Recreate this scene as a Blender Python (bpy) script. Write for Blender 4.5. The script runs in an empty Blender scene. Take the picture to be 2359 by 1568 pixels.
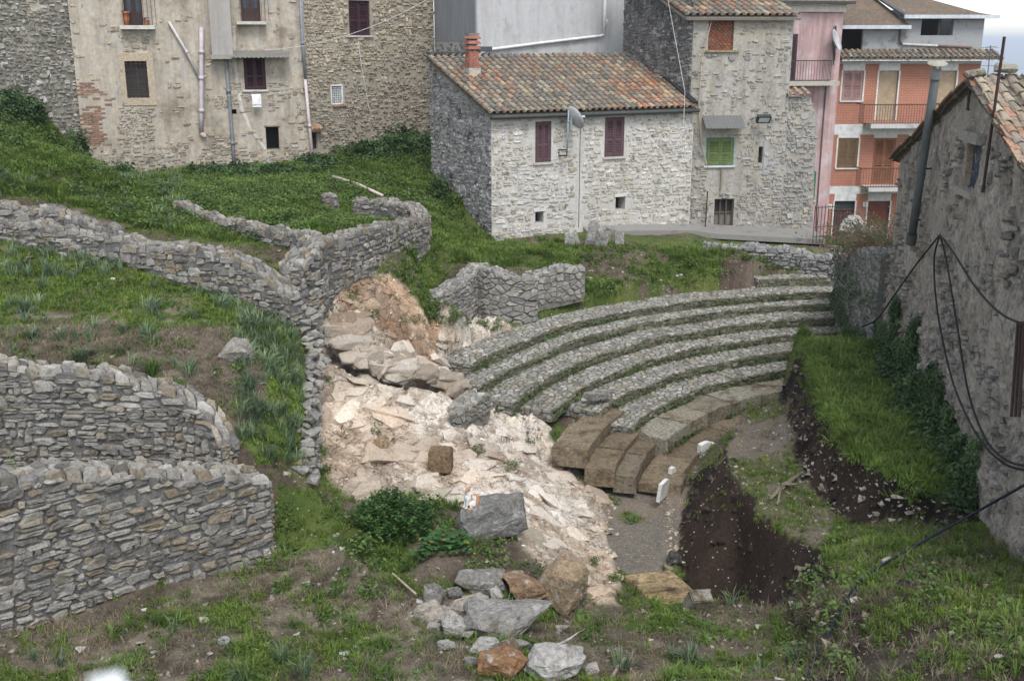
import bpy, bmesh, math, random
import numpy as np
from mathutils import Vector, Matrix, noise as mnoise
from mathutils.geometry import delaunay_2d_cdt

random.seed(7)
SC = bpy.context.scene
COL = SC.collection
R = math.radians

# ------------------------------------------------------------------ camera, sky, sun, exposure
PITCH = 15.57
cam_d = bpy.data.cameras.new('camera'); cam = bpy.data.objects.new('camera', cam_d); COL.objects.link(cam)
cam.location = (0, 0, 0); cam.rotation_euler = (R(90 - PITCH), 0, 0)
cam_d.lens = 38.0; cam_d.sensor_width = 36.0; cam_d.clip_start = 0.05; cam_d.clip_end = 40000
cam_d.dof.use_dof = True; cam_d.dof.focus_distance = 24.0; cam_d.dof.aperture_fstop = 4.5
SC.camera = cam

SUN_EL, SUN_AZ = 55.0, 165.0      # azimuth clockwise from +y: from behind the camera, to the right
world = bpy.data.worlds.new('World'); SC.world = world; world.use_nodes = True
wn = world.node_tree; wn.nodes.clear()
sky = wn.nodes.new('ShaderNodeTexSky'); sky.sky_type = 'NISHITA'; sky.sun_disc = False
sky.sun_elevation = R(SUN_EL); sky.sun_rotation = R(SUN_AZ)
sky.air_density = 1.0; sky.dust_density = 1.0; sky.ozone_density = 1.0
hs = wn.nodes.new('ShaderNodeHueSaturation'); hs.inputs['Saturation'].default_value = 0.38
bg = wn.nodes.new('ShaderNodeBackground'); bg.inputs['Strength'].default_value = 0.15
wo = wn.nodes.new('ShaderNodeOutputWorld')
wn.links.new(sky.outputs[0], hs.inputs['Color']); wn.links.new(hs.outputs[0], bg.inputs[0]); wn.links.new(bg.outputs[0], wo.inputs[0])

sun_d = bpy.data.lights.new('sun', 'SUN'); sun_d.energy = 1.4; sun_d.angle = R(22); sun_d.color = (1.0, 0.97, 0.93)
sun = bpy.data.objects.new('sun', sun_d); COL.objects.link(sun)
sun.rotation_euler = (R(90 - SUN_EL), 0, R(180 - SUN_AZ)); sun.location = (10, -10, 30)

vs = SC.view_settings
vs.view_transform = 'Standard'; vs.look = 'None'; vs.exposure = 0.95; vs.gamma = 1.0; vs.use_curve_mapping = False
SC.cycles.use_denoising = True
SC.cycles.max_bounces = 4; SC.cycles.diffuse_bounces = 2; SC.cycles.glossy_bounces = 2
SC.cycles.transmission_bounces = 4; SC.cycles.transparent_max_bounces = 8; SC.cycles.volume_bounces = 0

# ------------------------------------------------------------------ measuring helpers: a sight line through a point of the photograph (2359 wide)
CP, SP, FP = math.cos(R(PITCH)), math.sin(R(PITCH)), 2490.0
def ray(X, Y):
    a = (X - 1179.5) / FP; b = (784 - Y) / FP
    return Vector((a, CP + b * SP, -SP + b * CP))
def Zp(X, Y, z):
    d = ray(X, Y); return d * (z / d.z)
def Yp(X, Y, y):
    d = ray(X, Y); return d * (y / d.y)
def proj(p):
    f = p[1] * CP - p[2] * SP; u = p[1] * SP + p[2] * CP
    return (1179.5 + FP * p[0] / f, 784 - FP * u / f)

# ------------------------------------------------------------------ noise in numpy
def vnoise(x, y, seed=0):
    xi = np.floor(x).astype(np.int64); yi = np.floor(y).astype(np.int64)
    fx = x - xi; fy = y - yi
    fx = fx * fx * (3 - 2 * fx); fy = fy * fy * (3 - 2 * fy)
    def h(i, j):
        n = (i * 374761393 + j * 668265263 + seed * 1274126177) & 0x7fffffff
        n = ((n ^ (n >> 13)) * 1274126177) & 0x7fffffff
        return ((n ^ (n >> 16)) & 0xffff) / 65535.0
    return (h(xi, yi) * (1 - fx) + h(xi + 1, yi) * fx) * (1 - fy) + (h(xi, yi + 1) * (1 - fx) + h(xi + 1, yi + 1) * fx) * fy
def fbm(x, y, oct=4, seed=0, gain=.5):
    s = 0; a = 1; t = 0
    for o in range(oct):
        s = s + a * vnoise(x * 2 ** o, y * 2 ** o, seed + o * 17); t += a; a *= gain
    return s / t

# ------------------------------------------------------------------ object helpers
def new_obj(name, mesh, mat=None, parent=None, loc=None):
    o = bpy.data.objects.new(name, mesh); COL.objects.link(o)
    if mat is not None and mesh is not None and len(mesh.materials) == 0: mesh.materials.append(mat)
    if loc is not None: o.location = loc
    if parent is not None:
        o.parent = parent; o.matrix_parent_inverse = Matrix.Translation(-WLOC.get(parent.name, Vector((0, 0, 0))))
        WLOC[o.name] = (Vector(loc) if loc is not None else Vector((0, 0, 0)))
    else:
        WLOC[o.name] = Vector(loc) if loc is not None else Vector((0, 0, 0))
    return o
WLOC = {}
def thing(name, label, cat, loc, group=None):
    o = new_obj(name, None, loc=Vector(loc)); o.empty_display_size = .2
    o['kind'] = 'thing'; return tag(o, label, cat, group)
def tag(o, label, cat=None, group=None, kind=None):
    o['label'] = label
    if cat: o['category'] = cat
    if group: o['group'] = group
    if cat and not kind and 'kind' not in o: o['kind'] = 'thing'
    if kind: o['kind'] = kind
    return o

class Acc:
    """collects geometry with a colour per vertex"""
    def __init__(s): s.V = []; s.F = []; s.C = []
    def add(s, vs, fs, col=(1, 1, 1)):
        b = len(s.V); s.V.extend([tuple(v) for v in vs]); s.F.extend([tuple(i + b for i in f) for f in fs])
        if len(col) == len(vs) and hasattr(col[0], '__len__'): s.C.extend(col)
        else: s.C.extend([tuple(col)] * len(vs))
    def box(s, c, sx, sy, sz, col=(1, 1, 1), rot=0, ax=None):
        ux = Vector((math.cos(rot), math.sin(rot), 0)); uy = Vector((-math.sin(rot), math.cos(rot), 0)); uz = Vector((0, 0, 1))
        if ax: ux, uy, uz = ax
        c = Vector(c); v = []
        for k in (-1, 1):
            for j in (-1, 1):
                for i in (-1, 1): v.append(c + ux * i * sx / 2 + uy * j * sy / 2 + uz * k * sz / 2)
        s.add(v, [(0, 2, 3, 1), (4, 5, 7, 6), (0, 1, 5, 4), (2, 6, 7, 3), (0, 4, 6, 2), (1, 3, 7, 5)], col)
    def tube(s, pts, r, n=8, col=(1, 1, 1), cap=True):
        pts = [Vector(p) for p in pts]; rs = r if hasattr(r, '__len__') else [r] * len(pts)
        v = []; f = []; prev = None
        for i, p in enumerate(pts):
            t = (pts[min(i + 1, len(pts) - 1)] - pts[max(i - 1, 0)]).normalized()
            if prev is None: a = t.orthogonal().normalized()
            else: a = (prev - t * prev.dot(t)).normalized()
            prev = a; b = t.cross(a)
            for k in range(n):
                q = 2 * math.pi * k / n; v.append(p + (a * math.cos(q) + b * math.sin(q)) * rs[i])
        for i in range(len(pts) - 1):
            for k in range(n):
                k2 = (k + 1) % n; f.append((i * n + k, i * n + k2, (i + 1) * n + k2, (i + 1) * n + k))
        if cap: f.append(tuple(range(n - 1, -1, -1))); f.append(tuple(range((len(pts) - 1) * n, len(pts) * n)))
        s.add(v, f, col)
    def mesh(s, name='m', origin=None, smooth=False):
        me = bpy.data.meshes.new(name)
        V = s.V if origin is None else [(v[0] - origin[0], v[1] - origin[1], v[2] - origin[2]) for v in s.V]
        me.from_pydata(V, [], s.F)
        at = me.color_attributes.new('Col', 'FLOAT_COLOR', 'POINT')
        buf = np.ones((len(V), 4), np.float32)
        if len(V): buf[:, :3] = np.array(s.C, np.float32)[:, :3]
        at.data.foreach_set('color', buf.ravel())
        if smooth: me.polygons.foreach_set('use_smooth', [True] * len(me.polygons))
        me.update(); return me
    def build(s, name, mat, parent=None, smooth=False, kind=None, origin=None):
        o = new_obj(name, s.mesh(name, origin, smooth), mat, parent, loc=origin)
        if kind: o['kind'] = kind
        return o

# ------------------------------------------------------------------ materials
def mk(name):
    m = bpy.data.materials.new(name); m.use_nodes = True; nt = m.node_tree
    b = nt.nodes['Principled BSDF']; return m, nt, b
def node(nt, t, **kw):
    n = nt.nodes.new(t)
    for k, v in kw.items():
        if k in n.inputs: n.inputs[k].default_value = v
        else: setattr(n, k, v)
    return n
def mix(nt, fac, a, b, mode='MIX'):
    n = nt.nodes.new('ShaderNodeMix'); n.data_type = 'RGBA'; n.blend_type = mode
    for s, v in ((n.inputs[0], fac), (n.inputs[6], a), (n.inputs[7], b)):
        if hasattr(v, 'is_linked') or isinstance(v, bpy.types.NodeSocket): nt.links.new(v, s)
        elif hasattr(v, '__len__'): s.default_value = tuple(v)[:3] + (1,)
        else: s.default_value = v
    return n.outputs[2]
def ramp(nt, sock, p0, p1, c0=(0, 0, 0), c1=(1, 1, 1)):
    r = nt.nodes.new('ShaderNodeValToRGB'); r.color_ramp.elements[0].position = p0; r.color_ramp.elements[1].position = p1
    r.color_ramp.elements[0].color = tuple(c0) + (1,); r.color_ramp.elements[1].color = tuple(c1) + (1,)
    nt.links.new(sock, r.inputs[0]); return r.outputs[0]
def coords(nt): return nt.nodes.new('ShaderNodeTexCoord').outputs['Object']
def wcoords(nt): return nt.nodes.new('ShaderNodeNewGeometry').outputs['Position']
def tnoise(nt, co, scale, detail=4, rough=.6, dist=0, out='Fac'):
    n = node(nt, 'ShaderNodeTexNoise', Scale=scale, Detail=detail, Roughness=rough, Distortion=dist)
    nt.links.new(co, n.inputs['Vector']); return n.outputs[out]
def tvor(nt, co, scale, feature='F1', out='Distance', rnd=1.0):
    n = node(nt, 'ShaderNodeTexVoronoi', feature=feature); n.inputs['Scale'].default_value = scale; n.inputs['Randomness'].default_value = rnd
    nt.links.new(co, n.inputs['Vector']); return n.outputs[out]
def bump(nt, bsdf, h, strength=.5, dist=.02):
    b = node(nt, 'ShaderNodeBump', Strength=strength, Distance=dist); nt.links.new(h, b.inputs['Height']); nt.links.new(b.outputs[0], bsdf.inputs['Normal'])
def colbase(nt):
    at = node(nt, 'ShaderNodeVertexColor', layer_name='Col'); oi = nt.nodes.new('ShaderNodeObjectInfo')
    return mix(nt, 1.0, at.outputs[0], oi.outputs['Color'], 'MULTIPLY')

def mat_stone(name, rough=.9, s1=3.0, s2=22.0, var=.45, bumps=.6, lichen=None, lich_amt=.5, stain=None, stain_amt=.5, bdist=.03, streak=0):
    m, nt, b = mk(name); co = wcoords(nt); c = colbase(nt)
    n1 = tnoise(nt, co, s1, 5, .65); n2 = tnoise(nt, co, s2, 4, .7)
    v = ramp(nt, n2, .25, .75, (1 - var,) * 3, (1 + var * .55,) * 3)
    c = mix(nt, 1.0, c, v, 'MULTIPLY')
    if lichen:
        f = ramp(nt, tnoise(nt, co, s1 * 2.3, 6, .7), .62 - lich_amt * .2, .72 - lich_amt * .1); c = mix(nt, f, c, lichen)
    if stain:
        f = ramp(nt, n1, .62 - stain_amt * .22, .75 - stain_amt * .15); c = mix(nt, f, c, stain)
    if streak:
        mp = node(nt, 'ShaderNodeMapping'); mp.inputs['Scale'].default_value = (3.2, 3.2, .35); nt.links.new(co, mp.inputs['Vector'])
        k = 1 - streak; c = mix(nt, 1.0, c, ramp(nt, tnoise(nt, mp.outputs[0], 1.0, 5, .7), .42, .62, (1, 1, 1), (k, k * .98, k * .95)), 'MULTIPLY')
    nt.links.new(c, b.inputs['Base Color']); b.inputs['Roughness'].default_value = rough
    b.inputs['Specular IOR Level'].default_value = .25
    bump(nt, b, n2, bumps, bdist); return m
def mat_plain(name, col, rough=.6, metal=0, var=.15, scale=8.0, bumps=.1, use_col=False):
    m, nt, b = mk(name); co = wcoords(nt); n = tnoise(nt, co, scale, 4, .65)
    base = colbase(nt) if use_col else col
    c = mix(nt, 1.0, base, ramp(nt, n, .3, .7, (1 - var,) * 3, (1 + var * .4,) * 3), 'MULTIPLY')
    nt.links.new(c, b.inputs['Base Color']); b.inputs['Roughness'].default_value = rough; b.inputs['Metallic'].default_value = metal
    b.inputs['Specular IOR Level'].default_value = .3
    if bumps: bump(nt, b, tnoise(nt, co, scale * 4, 3), bumps, .01)
    return m
def mat_leaf(name, var=.35, trans=.25, scale=1.3):
    m, nt, b = mk(name); co = wcoords(nt)
    at = node(nt, 'ShaderNodeVertexColor', layer_name='Col'); oi = nt.nodes.new('ShaderNodeObjectInfo')
    c = at.outputs[0]
    n = tnoise(nt, co, scale, 3, .6)
    c = mix(nt, 1.0, c, ramp(nt, n, .3, .7, (1 - var,) * 3, (1 + var,) * 3), 'MULTIPLY')
    rr = ramp(nt, oi.outputs['Random'], 0, 1, (.65, .7, .7), (1.3, 1.2, 1.1)); c = mix(nt, 1.0, c, rr, 'MULTIPLY')
    nt.links.new(c, b.inputs['Base Color']); b.inputs['Roughness'].default_value = .6; b.inputs['Specular IOR Level'].default_value = .25
    tr = node(nt, 'ShaderNodeBsdfTranslucent'); nt.links.new(c, tr.inputs[0])
    mx = node(nt, 'ShaderNodeMixShader'); mx.inputs[0].default_value = trans
    out = nt.nodes['Material Output']; nt.links.new(b.outputs[0], mx.inputs[1]); nt.links.new(tr.outputs[0], mx.inputs[2]); nt.links.new(mx.outputs[0], out.inputs[0])
    return m

M = {}
M['stone'] = mat_stone('grey limestone rubble', s2=24, var=.55, bumps=.8, lichen=(.34, .335, .31), lich_amt=.3, stain=(.12, .11, .085), stain_amt=.3)
M['mortar'] = mat_stone('grey lime mortar', s1=4, s2=30, var=.5, bumps=1.0, lichen=(.22, .212, .195), lich_amt=.5, stain=(.07, .066, .052), stain_amt=.4)
M['mossy'] = mat_stone('mossy seat stone', s1=1.6, s2=26, var=.5, lichen=(.12, .125, .035), lich_amt=.22, stain=(.10, .095, .07), stain_amt=.2)
M['travertine'] = mat_stone('brown weathered travertine', s1=2.6, s2=17, var=.75, bumps=.9, lichen=(.14, .115, .04), lich_amt=.3, stain=(.085, .062, .04), stain_amt=.5, bdist=.05)
M['boulder'] = mat_stone('boulder stone', s1=2.4, s2=15, var=.6, bumps=1.0, lichen=(.40, .39, .36), lich_amt=.3, stain=(.12, .105, .08), stain_amt=.35, bdist=.06)
M['marble'] = mat_plain('white marble', (.62, .61, .58), .6, var=.25, scale=9)
M['tile'] = mat_stone('clay roof tile', s1=5, s2=28, var=.45, bumps=.4, lichen=(.10, .098, .085), lich_amt=.55, stain=(.24, .235, .2), stain_amt=.35, bdist=.01)
M['dark'] = mat_plain('dark room', (.012, .011, .011), .9, bumps=0)
M['shutter'] = mat_plain('maroon shutter paint', (.042, .02, .028), .55, var=.2, bumps=0)
M['paint'] = mat_plain('painted surface', (1, 1, 1), .6, var=.25, scale=5, bumps=.1, use_col=True)
M['iron'] = mat_plain('rusty iron', (.05, .03, .026), .7, var=.4, scale=20, bumps=.2)
M['glass'] = mat_plain('window glass', (.035, .045, .055), .08, bumps=0, var=.05)
M['leaf'] = mat_leaf('leaf green')
# ------------------------------------------------------------------ terrain: measured points and break lines (photo x, photo y, height)
CX, CY = 10.0, 17.5                      # centre of the theatre
ROW_R = [12.6, 11.85, 11.3, 10.55, 9.85, 9.1, 8.4, 7.65]
ROW_Z = [-6.5, -6.75, -6.95, -7.15, -7.35, -7.55, -7.75, -7.97]
ROW_A = [(104, 70), (156.5, 70), (160.2, 70), (161.2, 72), (158.8, 75), (154, 80), (154, 85), (153.5, 90)]
WALK_Z = -8.28
def pol(r, a, z): return (CX + r * math.cos(R(a)), CY + r * math.sin(R(a)), z)

LINES = [  # break lines, photo coordinates + height
 # foreground
 [(-60, 1450, -7.6), (0, 1450, -7.6), (330, 1405, -7.65), (600, 1300, -7.7), (645, 1262, -7.65)],
 [(-60, 1567, -7.5), (0, 1567, -7.5), (600, 1567, -7.55), (1200, 1567, -7.6), (1700, 1567, -7.75), (1830, 1560, -7.7)],
 [(500, 1450, -7.65), (700, 1420, -7.75), (950, 1460, -7.85), (1350, 1460, -8.1), (1700, 1460, -8.15)],
 [(1345, 1398, -8.22), (1500, 1396, -8.25), (1590, 1402, -8.3), (1740, 1397, -8.25), (1800, 1400, -8.05)],
 [(1415, 1345, -8.6), (1440, 1330, -8.62), (1600, 1385, -8.75), (1700, 1388, -8.9)],
 # orchestra floor
 [(1392, 1140, -8.5), (1405, 1290, -8.58), (1440, 1318, -8.6), (1510, 1290, -8.6), (1505, 1142, -8.6), (1392, 1140, -8.5)],
 [(1530, 1135, -8.55), (1540, 1200, -8.5), (1560, 1290, -8.62)],
 # dark cut of the earth baulk: foot and edge
 [(1615, 1060, -8.45), (1590, 1120, -8.5), (1560, 1250, -8.7), (1580, 1370, -8.9), (1700, 1388, -8.9)],
 [(1728, 930, -8.0), (1690, 985, -7.8), (1665, 1060, -7.62), (1700, 1130, -7.5), (1760, 1192, -7.4), (1830, 1245, -7.3), (1885, 1275, -7.2)],
 [(1740, 960, -7.85), (1770, 1080, -7.5), (1830, 1180, -7.35), (1890, 1230, -7.15)],
 # upper cut: foot and edge of the grass ledge
 [(1800, 900, -7.75), (1815, 960, -7.6), (1825, 1030, -7.5), (1855, 1110, -7.4), (1950, 1195, -7.25), (2060, 1212, -7.08), (2160, 1215, -6.95), (2268, 1192, -6.75)],
 [(1848, 745, -6.6), (1862, 790, -6.5), (1872, 840, -6.42), (1905, 950, -6.4), (1962, 1030, -6.4), (2045, 1092, -6.4), (2160, 1130, -6.4), (2300, 1142, -6.38)],
 [(1950, 735, -6.55), (2035, 790, -6.3), (2130, 900, -6.25), (2230, 1030, -6.25), (2330, 1140, -6.3)],
 # right bank
 [(1900, 1240, -7.08), (2100, 1235, -6.92), (2250, 1230, -6.7), (2380, 1215, -6.5)],
 [(1890, 1300, -7.1), (2000, 1330, -6.8), (2100, 1290, -6.75), (2300, 1340, -6.35), (2400, 1330, -6.2)],
 [(1800, 1400, -8.05), (1845, 1395, -7.5), (1905, 1385, -6.85), (2060, 1380, -6.5), (2250, 1440, -6.05), (2400, 1450, -5.7)],
 [(1830, 1560, -7.7), (1865, 1490, -7.5), (1935, 1470, -6.65)],
 [(1935, 1567, -6.55), (2100, 1560, -6.05), (2400, 1567, -5.3)],
 # rock
 [(742, 662, -4.97), (850, 640, -4.86), (920, 600, -4.78), (975, 545, -4.66)],
 [(752, 700, -5.3), (850, 700, -5.45), (920, 690, -5.5), (960, 720, -5.75)],
 [(745, 768, -5.7), (800, 790, -5.95), (850, 818, -6.2), (960, 850, -6.5), (1060, 882, -6.8), (1100, 900, -7.0)],
 [(740, 797, -5.9), (800, 826, -6.1), (850, 858, -6.35), (960, 888, -6.65), (1060, 915, -6.95), (1110, 935, -7.2)],
 [(960, 720, -5.75), (985, 760, -6.2), (1010, 775, -6.4), (1060, 790, -6.6), (1100, 785, -6.72)],
 [(735, 830, -6.1), (725, 900, -6.4), (735, 1000, -6.8), (745, 1060, -7.0), (780, 1150, -7.4)],
 [(830, 870, -6.3), (900, 880, -6.35), (1000, 905, -6.6)],
 [(800, 960, -6.75), (900, 1000, -7.0), (1000, 1050, -7.25), (1050, 1130, -7.55)],
 [(1000, 905, -6.6), (1010, 960, -7.0), (1110, 1000, -7.35), (1210, 1000, -7.65), (1250, 1045, -8.0)],
 [(1110, 1050, -7.45), (1180, 1130, -7.75), (1230, 1200, -7.9), (1300, 1320, -8.15), (1350, 1390, -8.25)],
 [(1260, 1070, -8.05), (1310, 1130, -8.25), (1340, 1220, -8.42), (1385, 1310, -8.55), (1415, 1345, -8.6)],
 [(1290, 1080, -8.2), (1370, 1120, -8.45), (1392, 1140, -8.5)],
 # mound with the cat
 [(640, 1120, -7.05), (700, 1130, -7.15), (760, 1180, -7.35), (800, 1230, -7.4), (740, 1290, -7.6)],
 [(820, 1185, -7.4), (950, 1165, -7.35), (1060, 1190, -7.4), (1190, 1240, -7.6), (1270, 1305, -7.85), (1310, 1350, -8.05)],
 [(820, 1270, -7.4), (900, 1300, -7.45), (1000, 1290, -7.4), (1120, 1310, -7.6), (1260, 1335, -7.9)],
 [(860, 1335, -7.55), (940, 1350, -7.65), (1040, 1350, -7.7), (1200, 1365, -7.95)],
 [(880, 1352, -7.9), (950, 1372, -7.95), (1040, 1385, -8.0), (1250, 1430, -8.1)],
 # terrace above the near walls
 [(-60, 740, -4.85), (100, 740, -4.85), (250, 800, -4.98), (450, 790, -5.02), (520, 860, -5.35)],
 [(-60, 640, -4.6), (0, 650, -4.62), (250, 660, -4.6), (450, 700, -4.7), (560, 760, -4.95), (585, 850, -5.35), (610, 1000, -6.2)],
 [(715, 770, -5.42), (705, 850, -5.75), (698, 950, -6.12), (690, 1050, -6.48), (650, 1085, -6.6)],
 # wall foot at the back of the terrace
 [(-60, 535, -3.9), (0, 545, -3.97), (150, 572, -4.15), (300, 605, -4.36), (450, 655, -4.68), (560, 700, -4.9), (640, 730, -5.1), (700, 760, -5.35)],
 # behind those walls
 [(-60, 445, -3.2), (0, 445, -3.22), (150, 470, -3.6), (300, 518, -4.0), (420, 535, -4.15), (600, 600, -4.35), (660, 610, -4.4)],
 [(480, 532, -4.22), (600, 570, -4.3), (680, 580, -4.3)],
 [(390, 460, -3.95), (500, 485, -4.05), (700, 512, -4.02)],
 [(745, 520, -3.95), (850, 522, -4.2), (910, 520, -4.3)],
 [(-60, 300, -2.1), (0, 300, -2.2), (100, 350, -3.0), (200, 395, -3.9), (300, 425, -4.35), (450, 420, -4.35), (720, 410, -4.3), (900, 430, -4.4), (980, 450, -4.6)],
 [(-60, 190, -1.3), (0, 195, -1.38), (90, 265, -2.35), (180, 315, -3.1), (225, 385, -4.1), (270, 412, -4.55), (450, 400, -4.36), (710, 383, -4.12)],
 [(735, 366, -3.95), (870, 340, -3.75), (990, 318, -3.6)],
 # white house foot, slope in front of it
 [(1004, 400, -4.25), (1060, 470, -4.85), (1133, 556, -5.68), (1250, 556, -5.66), (1340, 540, -5.64)],
 [(940, 600, -4.9), (960, 640, -5.2), (985, 690, -5.7), (1040, 690, -5.6)],
 [(1000, 560, -5.0), (1100, 590, -5.55), (1250, 585, -5.66)],
 [(1340, 565, -5.75), (1450, 580, -5.8), (1600, 590, -5.85), (1750, 600, -5.95), (1900, 612, -6.1)],
 [(1340, 625, -6.0), (1345, 690, -6.45), (1500, 650, -6.3), (1700, 625, -6.25)],
 [(1230, 700, -6.5), (1250, 745, -6.72), (1340, 700, -6.6)],
]
WPTS = [  # world points: behind the houses and out of the frame
 (-1.9, 24.6, -5.95), (-1.5, 25.2, -6.7), (-.93, 26.3, -6.7), (.37, 25.9, -6.68), (.2, 25.2, -6.75), (1.74, 27.2, -6.3),
 (-.87, 26.95, -5.5), (.37, 26.6, -5.6), (1.6, 27.6, -5.72), (-1.6, 26.0, -5.55), (-1.2, 26.7, -5.5), (-2.2, 25.2, -5.3),
 (-3.4, 36.0, -4.2), (-2.8, 42, -3.55), (0, 34, -5.5), (4, 32.2, -5.78), (6, 33, -6.0), (8, 33, -6.12), (9.5, 33, -6.2), (10.5, 33, -6.4), (9.5, 29.5, -6.3),
 (12, 40, -7.2), (13, 48, -8.8), (17, 50, -9.3), (25, 50, -9.3), (14, 60, -9.5), (30, 60, -9.5), (0, 60, -6), (-20, 60, -3.5), (-20, 40, -3.5),
 (-24, 30, -1.5), (-22, 22, -2.5), (-22, 12, -4.5), (-20, 4, -7.2), (-10, 4, -7.3), (0, 4, -7.4), (3.5, 4, -7.3), (6, 4, -4.8), (14, 4, -4.3), (30, 10, -5.5), (30, 30, -7),
 (9.5, 14, -6.2), (10, 22, -6.3), (9.6, 26, -6.4), (14, 26, -6.4), (16, 18, -6.2), (-14.8, 37.3, -3.0), (-14, 30, -2.6), (5.5, 8.5, -5.3), (8, 11, -6.0),
 (-9.5, 15.8, -7.4), (-7.6, 15.2, -7.3), (-5.9, 15.6, -7.2), (-4.6, 15.5, -6.9), (-11, 12, -7.4),
 (-10.2, 16.8, -7.3), (-8.3, 16.45, -7.25), (-6.5, 16.3, -7.1), (-5.2, 16.15, -6.95), (-4.75, 16.0, -6.85), (-7.2, 13.9, -7.2), (-5.2, 14.9, -7.0), (-9, 13.5, -7.3),
 (-11, 17.45, -4.95), (-10.2, 17.25, -4.98), (-9.2, 17.1, -5.02), (-8.3, 16.92, -5.08), (-7.4, 16.85, -5.16), (-6.5, 16.78, -5.24), (-5.8, 16.7, -5.32), (-5.2, 16.62, -5.42), (-4.7, 16.42, -5.72), (-4.35, 16.2, -6.1), (-4.0, 16.1, -6.35),
 (-11, 17.1, -7.3), (-9.2, 16.75, -7.3), (-7.4, 16.5, -7.2), (-5.8, 16.35, -7.1), (-4.45, 15.8, -6.85),
]
def tin():
    co = []; ed = []
    for L in LINES:
        p = [Zp(*q) for q in L]; b = len(co)
        co += [(q.x, q.y, q.z) for q in p]; ed += [(b + i, b + i + 1) for i in range(len(p) - 1)]
    co += WPTS
    for i in range(len(ROW_R)):   # bed of the seats
        a0, a1 = ROW_A[i]
        if i == 0: continue
        for a in np.linspace(a0 + 1, 86, 12): co.append(pol(ROW_R[i] + .3, a, ROW_Z[i] - .3))
    for a in np.linspace(164, 100, 12): co.append(pol(7.3, a, WALK_Z - .12))
    for a in np.linspace(170, 135, 6): co.append(pol(8.6, a, -8.35)); co.append(pol(9.4, a, -8.15))
    for a in (160, 145, 130, 115, 100, 85, 75): co.append(pol(12.75, a, ROW_Z[1] + .02 if a > 104 else ROW_Z[0] + .05))
    v2 = [Vector((c[0], c[1])) for c in co]
    ov, oe, of, vo, eo, fo = delaunay_2d_cdt(v2, ed, [], 0, 1e-4)
    zz = []
    for i, v in enumerate(ov):
        src = vo[i]
        if src: zz.append(sum(co[s][2] for s in src) / len(src))
        else:
            d = sorted(((v - v2[k]).length, k) for k in range(len(v2)))[:2]
            w = [1 / (q[0] + 1e-6) for q in d]; zz.append(sum(co[q[1]][2] * ww for q, ww in zip(d, w)) / sum(w))
    return ov, zz, of

def sp(segs):
    out = [segs[0][0]]
    for a, b, st in segs:
        n = max(1, int(round((b - a) / st))); out += list(np.linspace(a, b, n + 1)[1:])
    return np.array(out)
GX = sp([(-30, -15, .6), (-15, -8, .13), (-8, -4.2, .075), (-4.2, 3.2, .048), (3.2, 7.2, .06), (7.2, 8.6, .08), (8.6, 11, .15), (11, 30, .7)])
GY = sp([(3, 9, .4), (9, 15, .075), (15, 22.6, .048), (22.6, 27, .075), (27, 32, .1), (32, 40, .2), (40, 62, .8)])
NX, NY = len(GX), len(GY)
def rasterize():
    ov, zz, of = tin(); Z = np.full((NY, NX), np.nan)
    for f in of:
        for k in range(1, len(f) - 1):
            a, b, c = f[0], f[k], f[k + 1]
            ax, ay = ov[a]; bx, by = ov[b]; cx, cy = ov[c]
            i0, i1 = np.searchsorted(GX, [min(ax, bx, cx) - 1e-6, max(ax, bx, cx) + 1e-6])
            j0, j1 = np.searchsorted(GY, [min(ay, by, cy) - 1e-6, max(ay, by, cy) + 1e-6])
            if i1 <= i0 or j1 <= j0: continue
            gx, gy = np.meshgrid(GX[i0:i1], GY[j0:j1]); d = (by - cy) * (ax - cx) + (cx - bx) * (ay - cy)
            if abs(d) < 1e-12: continue
            w0 = ((by - cy) * (gx - cx) + (cx - bx) * (gy - cy)) / d; w1 = ((cy - ay) * (gx - cx) + (ax - cx) * (gy - cy)) / d; w2 = 1 - w0 - w1
            m = (w0 >= -1e-6) & (w1 >= -1e-6) & (w2 >= -1e-6)
            sub = Z[j0:j1, i0:i1]; sub[m] = (w0 * zz[a] + w1 * zz[b] + w2 * zz[c])[m]
    for _ in range(400):
        bad = np.isnan(Z)
        if not bad.any(): break
        P = np.pad(Z, 1, constant_values=np.nan); st = np.stack([P[:-2, 1:-1], P[2:, 1:-1], P[1:-1, :-2], P[1:-1, 2:]])
        cnt = (~np.isnan(st)).sum(0); sm = np.nansum(st, 0); g = bad & (cnt > 0); Z[g] = sm[g] / cnt[g]
    return Z
Z0 = rasterize()
def blur(Z, n):
    for _ in range(n):
        P = np.pad(Z, 1, mode='edge'); Z = (P[:-2, 1:-1] + P[2:, 1:-1] + P[1:-1, :-2] + P[1:-1, 2:] + 2 * Z) / 6
    return Z
Z0 = blur(Z0, 2)
XX, YY = np.meshgrid(GX, GY)
def PXY(Z):
    f = YY * CP - Z * SP; u = YY * SP + Z * CP
    return 1179.5 + FP * XX / f, 784 - FP * u / f
PX, PY = PXY(Z0)
def inpoly(px, py, poly):
    r = np.zeros(px.shape, bool); n = len(poly)
    for i in range(n):
        x0, y0 = poly[i]; x1, y1 = poly[(i + 1) % n]
        if y0 == y1: continue
        c = ((y0 > py) != (y1 > py)) & (px < (x1 - x0) * (py - y0) / (y1 - y0) + x0); r ^= c
    return r
jit = 26 * (fbm(XX * 2.2, YY * 2.2, 4, 3) - .5); jit2 = 26 * (fbm(XX * 2.2, YY * 2.2, 4, 8) - .5)
def zone(poly): return inpoly(PX + jit * 1.6, PY + jit2, poly)
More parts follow.
